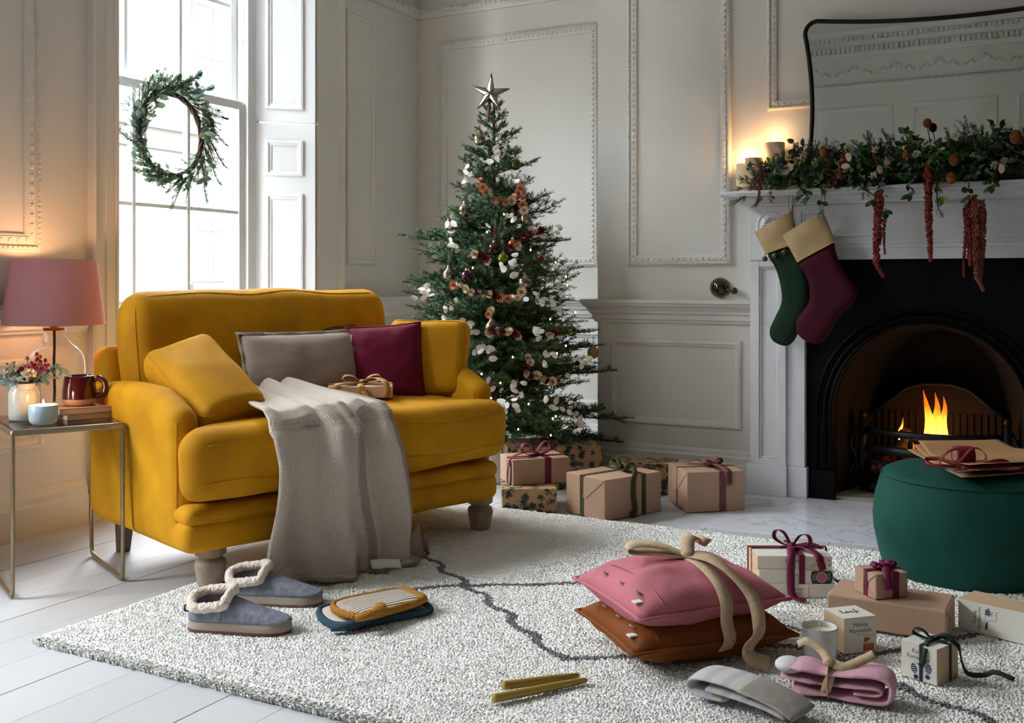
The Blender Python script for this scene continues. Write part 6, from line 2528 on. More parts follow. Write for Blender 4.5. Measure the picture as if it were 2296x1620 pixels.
def bauble(p, r_, kind, mat, label, loop=.06, tw=None):
    o = empty('bauble', p)
    if kind == 'bulb':
        MB().lathe([(0, -r_), (r_ * .5, -r_ * .86), (r_ * .87, -r_ * .5), (r_, 0), (r_ * .88, r_ * .46), (r_ * .62, r_ * .79), (r_ * .38, r_ * .98), (r_ * .33, r_ * 1.22), (0, r_ * 1.25)], 24).build('glass', mat, o)
        top = r_ * 1.25
    elif kind == 'ribbed':
        mb = MB()
        n_ = 40
        prof = [(sin(t) * r_, -cos(t) * r_) for t in np.linspace(0.02, pi - .02, 13)]
        vs, fs = [], []
        for (q, zz) in prof:
            for j in range(n_):
                a = 2 * pi * j / n_
                k = 1 - .09 * (j % 2)
                vs.append((q * k * cos(a), q * k * sin(a), zz))
        for i in range(12):
            for j in range(n_):
                fs.append((i * n_ + j, i * n_ + (j + 1) % n_, (i + 1) * n_ + (j + 1) % n_, (i + 1) * n_ + j))
        mb.add(vs, fs).build('glass', mat, o)
        top = r_
    else:
        MB().ball((0, 0, 0), (r_, r_, r_ * 1.02), 20, 14).build('glass', mat, o)
        top = r_
    MB().lathe([(0, top + .009), (r_ * .26, top + .008), (r_ * .30, top - r_ * .12)], 14).build('cap', CAPM, o)
    MB().tube(smooth_path([(0, 0, top + .006), (-.004, 0, top + loop * .6), (.0, .004, top + loop), (.005, 0, top + loop * .5), (0, 0, top + .006)], 4), .0013, 5).build('hanging_loop', tw or TWINE, o)
    return tag(o, label, 'ornament', 'baubles on the tree')


REDT = mk('red_twine', '#8a1f22', .8)
bauble((-2.563, 4.429, 1.697), .031, 'bulb', SILV, 'silver bulb ornament hanging highest on the tree', .10)
bauble((-2.574, 4.305, 1.341), .031, 'bulb', SILV, 'silver bulb ornament level with the peach flower garland', .08)
bauble((-2.310, 4.436, 1.298), .029, 'bulb', SILV, 'silver bulb ornament on the chimney side at mid height', .08)
bauble((-2.598, 4.198, 1.032), .029, 'bulb', SILV, 'silver bulb ornament hanging above the sofa end of the flower swag', .10)
bauble((-2.265, 4.336, 0.994), .033, 'bulb', SILV, 'large tarnished bulb ornament just above the long flower swag', .08)
bauble((-2.215, 4.446, 1.079), .027, 'bulb', SILV, 'grey bulb ornament near the outer tip under a red flower', .07)
bauble((-2.368, 4.202, 0.789), .030, 'bulb', SILV, 'silver bulb ornament just above the sofa cushions', .07)
bauble((-2.650, 4.281, 1.269), .022, 'bulb', SILV, 'small silver bulb half hidden among white seed pods', .07)
bauble((-2.394, 4.489, 1.571), .027, 'ribbed', OLIVG, 'ribbed olive green bauble near the top of the tree', .07)
bauble((-2.398, 4.282, 1.154), .031, 'ball', PLUMG, 'shiny plum bauble hanging from red twine', .075, REDT)
bauble((-2.503, 4.207, 1.023), .031, 'ribbed', PLUMG, 'ribbed dark plum bauble above the flower swag', .06)
bauble((-2.358, 4.295, 1.111), .027, 'ball', LIMEG, 'glossy lime green bauble beside the shiny plum one', .06)
bauble((-2.107, 4.522, 0.763), .025, 'ball', OLIVG, 'olive green bauble low on the chimney side of the tree', .05)
bauble((-2.091, 4.740, 0.648), .030, 'ball', GOLDG, 'rough gold bauble at the outer tip of a low branch', .05)
bauble((-2.329, 4.341, 1.175), .026, 'ball', AMBG, 'amber bauble half hidden behind the lime green one', .05)
bauble((-2.231, 4.435, 1.113), .014, 'ball', BERRY, 'tiny bright red bauble at the outer branches', .04)

# --- honesty seed-pod sprays
POD = mk('honesty_pod', '#e9e6de', .5, var=(30, .08))
pod_mesh = []
for k in range(3):
    mb = MB()
    n_ = 14
    rs = random.Random(k)
    ring = [(.0175 * (1 + .06 * rs.uniform(-1, 1)) * cos(2 * pi * j / n_), .0125 * sin(2 * pi * j / n_), .0022 * sin(2 * pi * j / n_ * 2 + k)) for j in range(n_)]
    mb.add([(0, 0, .001)] + ring, [(0, 1 + j, 1 + (j + 1) % n_) for j in range(n_)])
    mb.tube([(.016, 0, 0), (.026, 0, .001)], .0006, 4)
    me = mb.mesh('seed_pod', [POD])
    pod_mesh.append(me)


def honesty(p, n, seed, label, spread=.045, group='honesty sprays on the tree', sc=1.0, aim=(.47, -.88, .15)):
    rs = random.Random(seed)
    o = empty('honesty_spray', p)
    aim = Vector(aim)
    ax = Vector((rs.uniform(-1, 1), rs.uniform(-.4, .4), rs.uniform(-.6, .8))).normalized() * spread
    MB().tube(smooth_path([-ax * 1.4, Vector((0, 0, -.004)), ax], 4), .0009, 4).build('stalk', TWINE, o)
    for k in range(n):
        t = (k / max(1, n - 1) - .5) * 2
        q = ax * t + Vector((rs.uniform(-1, 1), rs.uniform(-.5, .5), rs.uniform(-1, 1))) * spread * .55
        nn = (aim + Vector((rs.uniform(-1, 1), rs.uniform(-1, 1), rs.uniform(-1, 1))) * .75).normalized()
        M = nn.to_track_quat('Z', 'Y').to_matrix().to_4x4() @ rot(rs.uniform(0, 6.28)) @ Matrix.Scale(rs.uniform(.85, 1.2) * sc, 4)
        M.translation = q
        c = bpy.data.objects.new('seed_pod', rs.choice(pod_mesh))
        COL.objects.link(c)
        c.parent = o
        c.matrix_local = M
    return tag(o, label, 'dried flowers', group)


sprays = [
    ((-2.460, 4.410, 1.619), 6, 'honesty spray just below the highest silver bulb'), ((-2.580, 4.350, 1.526), 5, 'honesty spray on the window side above the peach garland'),
    ((-2.349, 4.478, 1.496), 5, 'honesty spray under the ribbed olive bauble'), ((-2.335, 4.446, 1.428), 2, 'two honesty pods beside the peach garland'),
    ((-2.614, 4.249, 1.273), 5, 'honesty spray covering the small silver bulb'), ((-2.326, 4.356, 1.298), 4, 'honesty spray beside the mid-height silver bulb'),
    ((-2.227, 4.554, 1.241), 6, 'honesty spray at the outer tip on the chimney side'), ((-2.576, 4.198, 1.175), 4, 'honesty spray above the ribbed plum bauble'),
    ((-2.310, 4.252, 1.081), 6, 'honesty spray hanging over the lime green bauble'), ((-2.281, 4.259, 1.033), 3, 'honesty pods below the lime green bauble'),
    ((-2.674, 4.117, 0.950), 8, 'big honesty spray sticking out over the sofa back'), ((-2.531, 4.085, 0.858), 6, 'honesty spray just above the mustard cushion by the tree'),
    ((-2.419, 4.110, 0.802), 5, 'honesty spray behind the mustard cushion corner'), ((-2.195, 4.308, 0.919), 5, 'honesty spray at the end of the long flower swag'),
    ((-2.135, 4.398, 0.876), 6, 'honesty spray low on the chimney side'), ((-2.147, 4.506, 1.002), 6, 'honesty spray beside two tiny lights at the outer edge'),
    ((-2.169, 4.280, 0.766), 6, 'honesty spray in the middle of the lower tree'), ((-2.348, 4.110, 0.678), 9, 'wide honesty spray level with the sofa cushions'),
    ((-2.131, 4.297, 0.653), 5, 'honesty spray near the rough gold bauble'), ((-2.064, 4.547, 0.607), 7, 'honesty spray below the rough gold bauble'),
    ((-2.323, 4.083, 0.503), 8, 'honesty spray just above the sofa seat'), ((-2.209, 4.158, 0.498), 7, 'honesty spray low in the centre of the tree'),
    ((-2.262, 4.122, 0.434), 6, 'honesty spray hanging lowest near the sofa'), ((-2.064, 4.479, 0.369), 8, 'honesty spray lowest on the chimney side'),
    ((-2.093, 4.312, 0.438), 5, 'honesty spray beside the lowest lights')]
for i, (p, n_, lb) in enumerate(sprays):
    honesty(p, n_, 60 + i, lb, .04 if n_ < 7 else .06)

# --- straw-flower garlands
PEACH = mk('peach_strawflower', '#d99a7a', .7)
CREAMF = mk('cream_strawflower', '#e3cfae', .7)
WINE = mk('wine_strawflower', '#6e1230', .7)
flower_mesh = {}
for nm, mt in (('peach', PEACH), ('cream', CREAMF), ('wine', WINE)):
    rs = random.Random(3)
    mb = MB()
    for ringi, (el, L_, cnt) in enumerate(((.15, .022, 12), (.55, .020, 11), (.95, .015, 9), (1.3, .010, 6))):
        for j in range(cnt):
            a = 2 * pi * j / cnt + ringi * .3
            d = Vector((cos(a) * cos(el), sin(a) * cos(el), sin(el)))
            leaf(mb, d * .002, d, Vector((-cos(a) * sin(el), -sin(a) * sin(el), cos(el))), L_, .0105, 0, bend=-.25, seg=2, shape='oval')
    flower_mesh[nm] = mb.mesh('flower_head', [mt])


def garland(pts, seq, label, seed, step=.028):
    rs = random.Random(seed)
    P = smooth_path(pts, 14)
    o = empty('flower_garland', P[0])
    MB().tube([p - P[0] for p in P], .0012, 4).build('thread', TWINE, o)
    acc, k = 0, 0
    for a, b in zip(P[:-1], P[1:]):
        acc += (b - a).length
        if acc >= step:
            acc = 0
            nm = seq[k % len(seq)]
            d = (Vector((.47, -.88, .2)) + Vector((rs.uniform(-1, 1), rs.uniform(-1, 1), rs.uniform(-1, 1))) * .7).normalized()
            M = d.to_track_quat('Z', 'Y').to_matrix().to_4x4() @ Matrix.Scale(rs.uniform(.85, 1.2), 4)
            M.translation = b - P[0] + Vector((rs.uniform(-1, 1), rs.uniform(-1, 1), rs.uniform(-1, 1))) * .006
            c = bpy.data.objects.new('flower_head', flower_mesh[nm])
            COL.objects.link(c)
            c.parent = o
            c.matrix_local = M
            k += 1
    return tag(o, label, 'garland', 'dried flower garlands on the tree')


garland([(-2.524, 4.340, 1.501), (-2.481, 4.330, 1.451), (-2.426, 4.331, 1.396), (-2.374, 4.355, 1.372), (-2.347, 4.410, 1.409), (-2.346, 4.454, 1.466), (-2.321, 4.425, 1.377), (-2.306, 4.410, 1.333)], ['peach', 'peach', 'peach', 'cream'], 'short peach strawflower garland in the upper tree', 1)
garland([(-2.587, 4.137, 0.971), (-2.504, 4.141, 0.981), (-2.445, 4.142, 0.951), (-2.391, 4.152, 0.924), (-2.347, 4.178, 0.940), (-2.311, 4.197, 0.930), (-2.267, 4.225, 0.916), (-2.228, 4.283, 0.961)], ['peach', 'peach', 'cream', 'cream', 'cream', 'wine', 'cream', 'cream', 'wine'], 'long cream and wine strawflower swag across the middle of the tree', 2)
garland([(-2.476, 4.194, 1.148), (-2.419, 4.201, 1.116), (-2.377, 4.210, 1.085)], ['cream', 'wine', 'wine'], 'short wine strawflower strand beside the shiny plum bauble', 3)
garland([(-2.315, 4.269, 1.137), (-2.284, 4.322, 1.180), (-2.263, 4.396, 1.235), (-2.241, 4.470, 1.249)], ['wine', 'cream', 'wine', 'wine'], 'wine strawflower strand climbing toward the chimney side', 4)
garland([(-2.367, 4.118, 0.754), (-2.310, 4.153, 0.778), (-2.249, 4.192, 0.761), (-2.218, 4.219, 0.753)], ['cream', 'wine', 'cream', 'wine'], 'cream and wine strawflower strand above the sofa cushions', 5, .022)
garland([(-2.208, 4.201, 0.656), (-2.178, 4.230, 0.645), (-2.194, 4.195, 0.586), (-2.148, 4.240, 0.564), (-2.101, 4.305, 0.540), (-2.068, 4.380, 0.546)], ['cream', 'cream', 'wine', 'cream', 'wine'], 'lowest cream and wine strawflower strand', 6)
garland([(-2.350, 4.163, 0.900), (-2.342, 4.157, 0.869), (-2.346, 4.146, 0.839)], ['cream', 'peach'], 'stub of peach flowers hanging under the long swag', 7)
garland([(-2.142, 4.319, 0.754), (-2.119, 4.366, 0.757), (-2.115, 4.382, 0.769)], ['cream', 'wine'], 'pair of strawflowers near the olive bauble', 8)

# --- string of tiny lights
sl = empty('string_lights', (TX, TY, 0))
tag(sl, 'string of tiny warm lights wound through the tree', 'lights')
lights = [(-2.444, 4.294, 1.235), (-2.233, 4.435, 1.119), (-2.192, 4.520, 1.093), (-2.164, 4.577, 1.024), (-2.152, 4.568, 0.981), (-2.164, 4.405, 0.823), (-2.111, 4.465, 0.696), (-2.145, 4.380, 0.662), (-2.130, 4.407, 0.663), (-2.161, 4.339, 0.608), (-2.311, 4.185, 0.535), (-2.346, 4.160, 0.466), (-2.131, 4.363, 0.362), (-2.122, 4.377, 0.371), (-2.246, 4.237, 0.320), (-2.139, 4.360, 0.284), (-2.317, 4.183, 0.367), (-2.206, 4.264, 0.436), (-2.273, 4.235, 0.652), (-2.391, 4.151, 0.575), (-2.115, 4.581, 0.851), (-2.481, 4.224, 1.065), (-2.391, 4.365, 1.322), (-2.265, 4.399, 1.151)]
LG = emitter('fairy_light', '#ffd79a', 30)
base = Vector((TX, TY, 0))
mb = MB()
for a, b in zip(lights[:-1], lights[1:]):
    a, b = Vector(a) - base, Vector(b) - base
    mb.tube(smooth_path([a, (a + b) / 2 * Vector((.85, .85, 1)) .x if False else (a + b) / 2 * .97 + Vector((0, 0, -.02)), b], 5), .0007, 4, caps=False)
mb.build('wire', mk('copper_wire', '#5a4a30', .4, metal=.6), sl)
for p in lights:
    MB().ball(Vector(p) - base, (.0034, .0034, .0045), 8, 6).build('light_bulb', LG, sl)


# ================================================================== mantelpiece
# --- pillar candles
TANW = mk('tan_wax', '#cfae8c', .5, sss=.25)
IVW = mk('ivory_pillar_wax', '#e6d6b4', .5, sss=.25)
for (x, y, r_, top, mt, lb) in ((-1.312, 4.830, .041, 1.578, TANW, 'middle-height tan pillar candle at the front of the mantel corner'), (-1.222, 4.862, .047, 1.648, TANW, 'tallest tan pillar candle on the mantel beside the mirror'), (-1.372, 4.880, .036, 1.560, IVW, 'shortest ivory pillar candle at the wall end of the mantel')):
    o = empty('pillar_candle', (x, y, SHELF))
    h_ = top - SHELF
    MB().lathe([(0, 0), (r_, 0), (r_, h_ - .002), (r_ - .003, h_), (r_ * .7, h_ - .004), (0, h_ - .005)], 40).build('wax', mt, o, angle=60)
    MB().tube([(0, 0, h_ - .006), (.001, 0, h_ + .006)], .0008, 5).build('wick', mk('wick_black', '#1c1512'), o)
    candle_flame(o, h_ + .003, 1.15 if mt is TANW else .9)
    glow('candle_light', o, (0, 0, h_ + .028), .25)
    tag(o, lb, 'candle', 'lit candles on the mantel')

# --- mirror leaning on the shelf
mr = empty('overmantel_mirror', (-.36, 4.885, SHELF))
mr.rotation_euler = (radians(1.9), 0, 0)
tag(mr, 'large mirror with thin black frame and inward-curving sides above the mantel', 'mirror')
MW, MH = .722, .775
out = []
def edge(p, q_, bow_, n_=18):
    p, q_ = Vector((*p, 0)), Vector((*q_, 0))
    d = q_ - p
    nn = Vector((-d.y, d.x, 0)).normalized()
    return [p + d * t + nn * (bow_ * (1 - (2 * t - 1) ** 2)) for t in np.linspace(.0, 1, n_)]
def corner(c, r_, a0):
    return [(c[0] + r_ * cos(a0 + pi / 2 * t), c[1] + r_ * sin(a0 + pi / 2 * t)) for t in np.linspace(0, 1, 8)]
rc = .055
pts = []
pts += [(p.x, p.y) for p in edge((MW - rc, 0), (-MW + rc, 0), .0)][::-1]
pts = [(-MW + rc, .012)] + [(p.x, p.y) for p in edge((-MW + rc, .012), (MW - rc, .012), .03)][1:-1] + [(MW - rc, .012)]
pts += corner((MW - rc, .012 + rc), rc, -pi / 2)
pts += [(p.x, p.y) for p in edge((MW, .012 + rc), (MW, MH - rc), .030)][1:-1]
pts += corner((MW - rc, MH - rc), rc, 0)
pts += [(p.x, p.y) for p in edge((MW - rc, MH), (-MW + rc, MH), .050)][1:-1]
pts += corner((-MW + rc, MH - rc), rc, pi / 2)
pts += [(p.x, p.y) for p in edge((-MW, MH - rc), (-MW, .012 + rc), .030)][1:-1]
pts += corner((-MW + rc, .012 + rc), rc, pi)
MB().prism(pts, .004, .012, axis='y').build('mirror_glass', mk('mirror_silver', '#d9dcd6', .01, metal=1.0), mr, smooth=False)
mb = MB()
clean = [pts[0]]
for p in pts[1:]:
    if (Vector(p) - Vector(clean[-1])).length > .004:
        clean.append(p)
mb.tube([(x, .004, z) for x, z in clean], .0105, 8, closed=True)
mb.build('black_frame', mk('mirror_frame', '#1d1916', .4, metal=.5), mr)

# --- bell push on the breast wall
bp_ = empty('bell_pull', (-1.502, 4.915, 0.970))
tag(bp_, 'black and brass bell crank on the wall beside the fireplace', 'bell')
BRS = mk('old_brass', '#6a4f22', .4, metal=.8)
Tb = rot(pi / 2, 'X')
nrm = Matrix.Translation((0, .010, 0)) @ Tb
mb = MB()
vs = [(.047 * (1 + .05 * (k % 2)) * cos(2 * pi * k / 36), .047 * (1 + .05 * (k % 2)) * sin(2 * pi * k / 36)) for k in range(36)]
mb.prism(vs, .0, .008, axis='z', T=nrm)
mb.build('scalloped_plate', BRS, bp_, smooth=False)
EB = mk('ebony_gloss', '#0d0b0c', .1, coat=.6)
MB().lathe([(.030, .006), (.037, .010), (.038, .018), (.032, .026), (.018, .031), (0, .032)], 32, T=nrm).build('ebony_boss', EB, bp_)
MB().tube([(.03, -.006, -.008), (.065, -.010, -.012)], .006, 8).build('crank', BRS, bp_)
MB().ball((.077, -.012, -.014), (.017, .017, .017), 16, 12).build('ebony_knob', EB, bp_)

# --- stockings
GREENS = mk('stocking_green_velvet', '#16301f', .75, spec=.2, sheen=.06, sheen_tint='#4f8468', bump=(240, .06), var=(9, .3))
WINES = mk('stocking_wine_velvet', '#420a1c', .75, spec=.2, sheen=.06, sheen_tint='#a84058', bump=(240, .06), var=(9, .3))
SATIN = mk('gold_satin', '#b89e70', .45, sheen=.1, var=(16, .14), bump=(9, .25, .01))


def stocking(yy, body_px, spine_px, cuff_px, hang, mat, label, trim=None):
    """outlines are given as (x, z) in metres in the plane y = yy"""
    ox, oz = hang
    o = empty('christmas_stocking', (ox, yy, oz))
    loc = lambda L_: [(x - ox, z - oz) for x, z in L_]
    body = smooth_loop(loc(body_px), 4)
    mb = inflate(body, .052, .042, .0075)
    mb.v = [(x, -z_, y) for x, y, z_ in mb.v]
    bo = mb.build('velvet_body', mat, o, weld=True)
    c = loc(cuff_px)
    n_ = 9
    mb = MB()
    A, B, C2, D2 = [Vector((x, 0, z_)) for x, z_ in c]     # top left, top right, bottom right, bottom left

    def cuff(u, v):
        a = u * 2 * pi
        k = (1 - cos(a)) / 2
        p = A.lerp(D2, v).lerp(B.lerp(C2, v), k)
        th = .030 * abs(sin(a)) ** .6 * (1 if a < pi else -1)
        return (p.x, -th + .002 * sin(11 * u + 6 * v), p.z)

    mb.grid(36, 8, cuff, wrap=True)
    mb.build('satin_cuff', SATIN, o)
    top = (A + B) / 2
    tl = B.lerp(A, .06)
    MB().strip(smooth_path([tl + Vector((0, 0, -.004)), tl.lerp(Vector((0, 0, 0)), .5) + Vector((-.008, .0, 0)), Vector((-.006, .004, .0)), Vector((.006, .004, .0)), tl.lerp(Vector((0, 0, 0)), .5) + Vector((.010, 0, 0)), tl + Vector((.004, 0, -.004))], 5), .010, side=(0, 1, .1), thick=.0014).build('hanging_loop', SATIN, o)
    if trim:
        for t in trim:
            p = D2.lerp(C2, t)
            MB().ball((p.x, -.034, p.z - .022), (.0125, .0125, .0125), 12, 8).tube([(p.x, -.030, p.z + .002), (p.x, -.034, p.z - .012)], .0015, 5).build('bell', mk('bell_bronze', '#6b5134', .45, metal=.4, bump=(90, .6, .01)), o)
    return tag(o, label, 'stocking', 'stockings on the mantel')


def XZ(*L_):
    return [(p[0], p[2]) for p in L_]


stocking(4.735, XZ((-1.220, 4.735, 1.128), (-1.187, 4.735, 1.063), (-1.163, 4.735, 0.982), (-1.159, 4.735, 0.905), (-1.187, 4.735, 0.840), (-1.212, 4.735, 0.782), (-1.204, 4.735, 0.738), (-1.167, 4.735, 0.713), (-1.127, 4.735, 0.712), (-1.095, 4.735, 0.745), (-1.071, 4.735, 0.806), (-1.040, 4.735, 0.882), (-1.032, 4.735, 0.962), (-1.051, 4.735, 1.062), (-1.071, 4.735, 1.142), (-1.143, 4.735, 1.153)),
         XZ((-1.139, 4.735, 1.083), (-1.103, 4.735, 0.982), (-1.099, 4.735, 0.901), (-1.139, 4.735, 0.790), (-1.149, 4.735, 0.760)),
         XZ((-1.279, 4.735, 1.225), (-1.111, 4.735, 1.316), (-1.083, 4.735, 1.173), (-1.228, 4.735, 1.124)),
         ((-1.117, 4.735, 1.391)[0], (-1.117, 4.735, 1.391)[2]), GREENS, 'dark green velvet stocking with gold cuff and little bells', (.02, .32, .62))
stocking(4.702, XZ((-1.072, 4.702, 1.082), (-1.044, 4.702, 1.030), (-1.026, 4.702, 0.962), (-1.032, 4.702, 0.903), (-1.079, 4.702, 0.838), (-1.085, 4.702, 0.798), (-1.076, 4.702, 0.763), (-1.044, 4.702, 0.736), (-1.005, 4.702, 0.723), (-0.966, 4.702, 0.738), (-0.932, 4.702, 0.786), (-0.897, 4.702, 0.845), (-0.837, 4.702, 0.905), (-0.822, 4.702, 0.951), (-0.841, 4.702, 0.994), (-0.886, 4.702, 1.061), (-0.916, 4.702, 1.139), (-0.924, 4.702, 1.169), (-0.997, 4.702, 1.140)),
         XZ((-0.986, 4.702, 1.081), (-0.943, 4.702, 0.982), (-0.936, 4.702, 0.943), (-0.986, 4.702, 0.854), (-1.013, 4.702, 0.794)),
         XZ((-1.145, 4.702, 1.207), (-0.968, 4.702, 1.310), (-0.913, 4.702, 1.173), (-1.079, 4.702, 1.084)),
         ((-0.968, 4.702, 1.373)[0], (-0.968, 4.702, 1.373)[2]), WINES, 'burgundy velvet stocking with gold cuff hanging in front')

# --- garland of fir, foliage and dried flowers along the shelf
GX0, GX1 = -1.33, .30
gl = empty('mantel_garland', (-.5, 4.80, SHELF))
tag(gl, 'lush fir and foliage garland with dried flowers along the mantel', 'garland')
gq = random.Random(23)
gb = Vector((-.5, 4.80, SHELF))
DRYB = mk('rust_fern', '#8a4a26', .85, var=(20, .3))
FLUFF = mk('old_mans_beard', '#cfc6b4', .95, sheen=.3)
TEAS = mk('teasel_brown', '#7d4a1e', .9, bump=(120, .8, .01))
AMAR = mk('amaranth_red', '#6a181d', .8, var=(20, .35), col2='#8a3a30')
AMARC = mk('amaranth_coral', '#74352c', .8, var=(20, .35), col2='#87493a')
PODT = mk('tan_pod', '#b99a82', .6)
MB().tube([(x - gb.x, .0, .070 + .012 * sin(x * 9)) for x in np.linspace(GX0 + .16, GX1, 20)], [.02, .04] + [.065] * 18, 8).build('stem_core', mk('garland_core', '#27301c', .95, bump=(60, 1, .02)), gl)


def gp(x, f=0.0, z=0.0):
    return Vector((x - gb.x, f, z))


def thick(x):
    """how tall the garland is at x"""
    return float(np.interp(x, [GX0, -1.22, -1.05, -.8, -.6, -.3, .3], [.05, .11, .22, .19, .21, .23, .22]))


x = GX0 + .04
while x < GX1:
    h_ = thick(x)
    for k in range(6):
        d = Vector((gq.uniform(-1, .8), gq.uniform(-1.0, .05), gq.uniform(-.6, 1.0)))
        place('fir_sprig', gq.choice(TWIG2 + TWIG), gl, gp(x + gq.uniform(-.02, .02), gq.uniform(-.05, .0), h_ * gq.uniform(.15, .65)), d, gq.uniform(.65, 1.0), gq.uniform(-1, 1))
    x += .036
for k in range(165):
    x = gq.uniform(GX0 + .10, GX1)
    h_ = thick(x)
    mt, sh, L_, wd = gq.choice(((EUC, 'round', .030, .026), (IVY, 'oval', .036, .028), (EUC, 'round', .034, .028), (LIME, 'oval', .030, .022), (IVY, 'oval', .034, .026)))
    s0 = gp(x, gq.uniform(-.07, -.02), h_ * gq.uniform(.1, .75))
    d = Vector((gq.uniform(-1, 1), gq.uniform(-1.1, -.1), gq.uniform(-.5, .9))).normalized()
    sprig(gl, 'leaf_sprig', s0, s0 + d * gq.uniform(.06, .11), mt, gq.choice((2, 3, 3)), L_, wd, sh, rs=gq)
# trailing ivy down the front
for (px_, dz) in ((-1.02, -.10), (-.95, -.16), (-.80, -.12), (-.74, -.17), (-.62, -.10), (-.50, -.12), (-.36, -.12), (-.30, -.08), (-.12, -.17), (.05, -.12)):
    s0 = gp(px_, -.10, .05)
    sprig(gl, 'ivy_trail', s0, s0 + Vector((gq.uniform(-.03, .05), -.05, dz)), gq.choice((IVY, IVY, LIME)), 4, .034, .026, 'oval', rs=gq)
for (px_, dz) in ((-.50, -.19), (-.13, -.22)):
    place('fir_sprig', TWIG[0], gl, gp(px_, -.13, .03), (.1, -.25, -1), abs(dz) / .13)
# white fluffy seed heads
for k in range(26):
    x = gq.uniform(GX0 + .05, GX1)
    c = gp(x, gq.uniform(-.13, -.06), thick(x) * gq.uniform(.2, 1.0))
    mb = MB()
    for j in range(26):
        d = Vector((gq.uniform(-1, 1), gq.uniform(-1, 1), gq.uniform(-1, 1))).normalized()
        q_ = c + d * gq.uniform(.008, .020)
        mb.tube([c, q_], .0005, 3, caps=False)
        mb.ball(q_, (.0035, .0035, .0035), 5, 3)
    mb.build('fluffy_seed_head', FLUFF, gl)
# rust fern and dried clumps
for (x, z) in ((-1.24, .05), (-1.20, .09), (-.98, .07), (-.95, .09), (-.92, .05), (-.90, .10), (-.52, .06), (-.50, .02), (-.30, .11)):
    for k in range(4):
        s0 = gp(x, -.09, z)
        sprig(gl, 'dried_fern', s0, s0 + Vector((gq.uniform(-.06, .06), gq.uniform(-.06, -.01), gq.uniform(-.05, .04))), DRYB, 7, .014, .006, 'oval', rs=gq)
# teasels
for (x, f, z, r_) in ((-.545, -.02, .262, .017), (-.96, -.11, .155, .021), (-.43, -.14, .085, .020), (-.44, -.14, .01, .020), (-.20, -.10, .17, .024), (-.62, -.11, .12, .017)):
    mb = MB().ball(gp(x, f, z), (r_, r_, r_ * 1.25), 12, 9)
    for j in range(90):
        d = Vector((gq.uniform(-1, 1), gq.uniform(-1, 1), gq.uniform(-1, 1))).normalized()
        b0 = gp(x, f, z) + d * r_
        mb.tube([b0, b0 + d * .006], [.0008, .0001], 3, caps=False)
    mb.tube(smooth_path([gp(x + .03, -.03, .06), gp(x + .015, f * .6 - .02, (z + .06) / 2), gp(x, f, z - r_)], 4), .002, 5, m=1)
    mb.build('teasel_head', [TEAS, BARK], gl)
# honesty pods in the garland
for k, (x, z) in enumerate(((-1.16, .17), (-1.12, .07), (-1.10, .09), (-.86, .08), (-.85, .12), (-.72, .06), (-.69, .09), (-.24, .07), (-.25, .04))):
    M = Vector((gq.uniform(-.5, .9), -1, gq.uniform(-.3, .6))).to_track_quat('Z', 'Y').to_matrix().to_4x4() @ rot(gq.uniform(0, 6)) @ Matrix.Scale(1.1, 4)
    M.translation = gp(x, -.15, z)
    me = pod_mesh[k % 3].copy()
    me.materials[0] = PODT
    c = obj('seed_pod', me, gl)
    c.matrix_local = M


# amaranthus tassels hanging down
def tassel(x, f, z0, z1, r_, mat, seed, curl=0.0, sway=.01):
    rs = random.Random(seed)
    L_ = z0 - z1
    n_ = int(L_ / .010)
    mb = MB()
    mids = []
    for i in range(n_ + 1):
        t = i / n_
        rr = r_ * float(np.interp(t, [0, .1, .5, .9, 1], [.7, 1, .9, .6, .35]))
        cxx = x + sway * sin(3 * t + seed) + curl * max(0, t - .85) / .15
        c = gp(cxx, f, z0 - L_ * t)
        mids.append(c)
        for j in range(9):
            a = rs.uniform(0, 6.28)
            q_ = c + Vector((cos(a) * rr * .72, sin(a) * rr * .72, rs.uniform(-.005, .005)))
            s = rr * rs.uniform(.22, .40)
            mb.ball(q_, (s, s, s), 5, 4)
    mb.tube(mids, [r_ * .45] * len(mids), 6)
    return mb.build('amaranth_tassel', mat, gl)


tassel(-1.245, -.15, .02, -.075, .008, AMAR, 1)
for args in (((-0.730, 4.660, 1.383), (-0.730, 4.660, 1.021), .022, AMAR, 2, .030), ((-0.699, 4.660, 1.306), (-0.712, 4.660, 1.116), .009, AMAR, 3, 0), ((-0.523, 4.660, 1.487), (-0.523, 4.660, 1.084), .019, AMAR, 4, .0), ((-0.373, 4.660, 1.332), (-0.373, 4.660, 1.066), .020, AMAR, 5, 0), ((-0.348, 4.650, 1.349), (-0.348, 4.650, 0.962), .019, AMARC, 6, .03), ((-0.326, 4.660, 1.330), (-0.322, 4.660, 0.998), .016, AMARC, 7, 0), ((-0.386, 4.660, 1.296), (-0.390, 4.660, 1.020), .010, AMAR, 8, 0)):
    p, q_, r_, mt, sd, cl = args
    tassel(p[0], p[1] - gb.y, p[2] - gb.z, q_[2] - gb.z, r_, mt, sd, cl, .006)
tassel(-.88, -.12, .12, .03, .014, AMAR, 9)
tassel(-.74, -.10, .16, .08, .012, AMAR, 10)

# ================================================================== wreath in the window
wr = empty('wreath', (-3.735, 3.555, 1.690), 0)
tag(wr, 'evergreen wreath with eucalyptus and red berries hanging in the window', 'wreath')
wq = random.Random(31)
RW_, TWG = .205, mk('wreath_twig', '#3c2b20', .9)


def wp(a, r_=RW_, x=0.0):
    """point on the ring; the ring lies in the yz plane"""
    return Vector((x, r_ * cos(a), r_ * sin(a)))


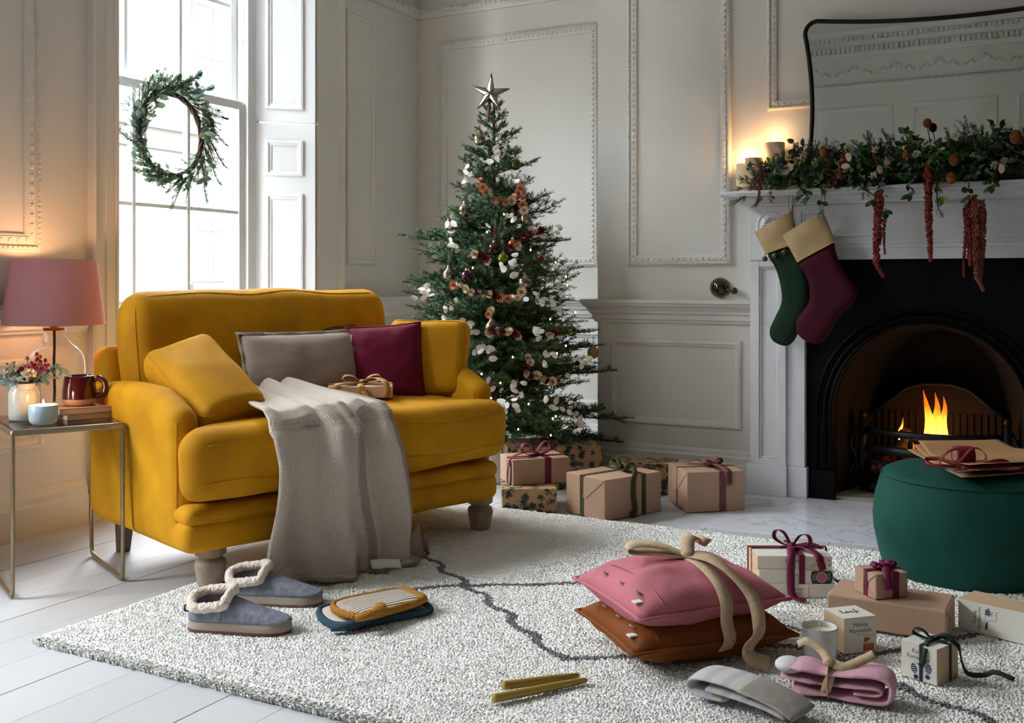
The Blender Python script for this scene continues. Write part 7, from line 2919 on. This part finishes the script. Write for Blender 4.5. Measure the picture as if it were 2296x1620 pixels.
for k in range(4):
    MB().tube([wp(a, RW_ - .012 + .008 * sin(5 * a + k * 1.6), .008 * cos(5 * a + k * 1.6)) for a in np.linspace(0, 2 * pi, 60)[:-1]], .006, 6, closed=True).build('twig_ring', TWG, wr)
for k in range(120):
    a = 2 * pi * k / 120 + wq.uniform(-.08, .08)
    tang = Vector((0, sin(a), -cos(a)))     # clockwise sweep of the sprigs
    outw = wp(a, 1)
    d = tang * wq.uniform(.7, 1.1) + outw * wq.uniform(-.25, .55) + Vector((wq.uniform(-.05, .45), 0, 0))
    place('fir_sprig', wq.choice(TWIG + TWIG2), wr, wp(a, RW_ + wq.uniform(-.028, .028), wq.uniform(0, .02)), d, wq.uniform(.6, .95), wq.uniform(-1, 1))
for (a, L_, dv) in ((1.35, .20, .4), (1.55, .19, .55), (1.9, .18, .1), (2.2, .18, .0), (2.5, .16, .1), (1.1, .2, .2), (.5, .2, .3), (-.2, .19, .5), (4.3, .17, .4), (5.0, .15, .3), (.8, .2, .5), (1.7, .2, .3), (.15, .20, .35), (-.55, .20, .5), (-.95, .19, .5), (-1.2, .20, .6), (3.6, .20, .7), (2.9, .12, -.7), (3.1, .12, -.8), (-1.7, .15, .3)):
    tang = Vector((0, sin(a), -cos(a)))
    place('fir_sprig', TWIG[0], wr, wp(a, RW_, .02), tang * .8 + wp(a, 1) * dv + Vector((.1, 0, 0)), L_ / .13, wq.uniform(-1, 1))
for k in range(26):
    a = wq.uniform(0, 2 * pi)
    tang = Vector((0, sin(a), -cos(a)))
    s0 = wp(a, RW_ + wq.uniform(-.02, .02), .02)
    sprig(wr, 'eucalyptus_sprig', s0, s0 + tang * wq.uniform(.04, .08) + wp(a, 1) * wq.uniform(-.03, .05) + Vector((.02, 0, 0)), wq.choice((EUC, mk('pale_green_leaf', '#8fa890', .6), LIME if wq.random() < .3 else EUC)), 2, .045, .026, 'oval', rs=wq)
for k in range(18):
    a = 2 * pi * k / 18 + wq.uniform(-.15, .15)
    tang = Vector((0, sin(a), -cos(a)))
    place('fir_sprig', wq.choice(BR_S), wr, wp(a, RW_, wq.uniform(0, .03)), tang * 1.0 + wp(a, 1) * wq.uniform(-.05, .55) + Vector((.12, 0, 0)), wq.uniform(.6, .95), wq.uniform(-1, 1))
for k in range(30):
    a = wq.choice((wq.uniform(-1.3, -.9), wq.uniform(1.7, 2.1), wq.uniform(0, 6.28), wq.uniform(3.6, 4.2)))
    p = wp(a, RW_ + wq.uniform(-.03, .06), wq.uniform(.01, .04))
    MB().ball(p, (.0055, .0055, .0055), 8, 6).tube([p, wp(a, RW_, .01)], .0006, 3, m=1).build('berry', [BERRY, STEM], wr)
MB().tube([wp(pi / 2, RW_, 0), Vector((-.10, 0, .26))], .0012, 5).build('hanging_wire', TWG, wr)
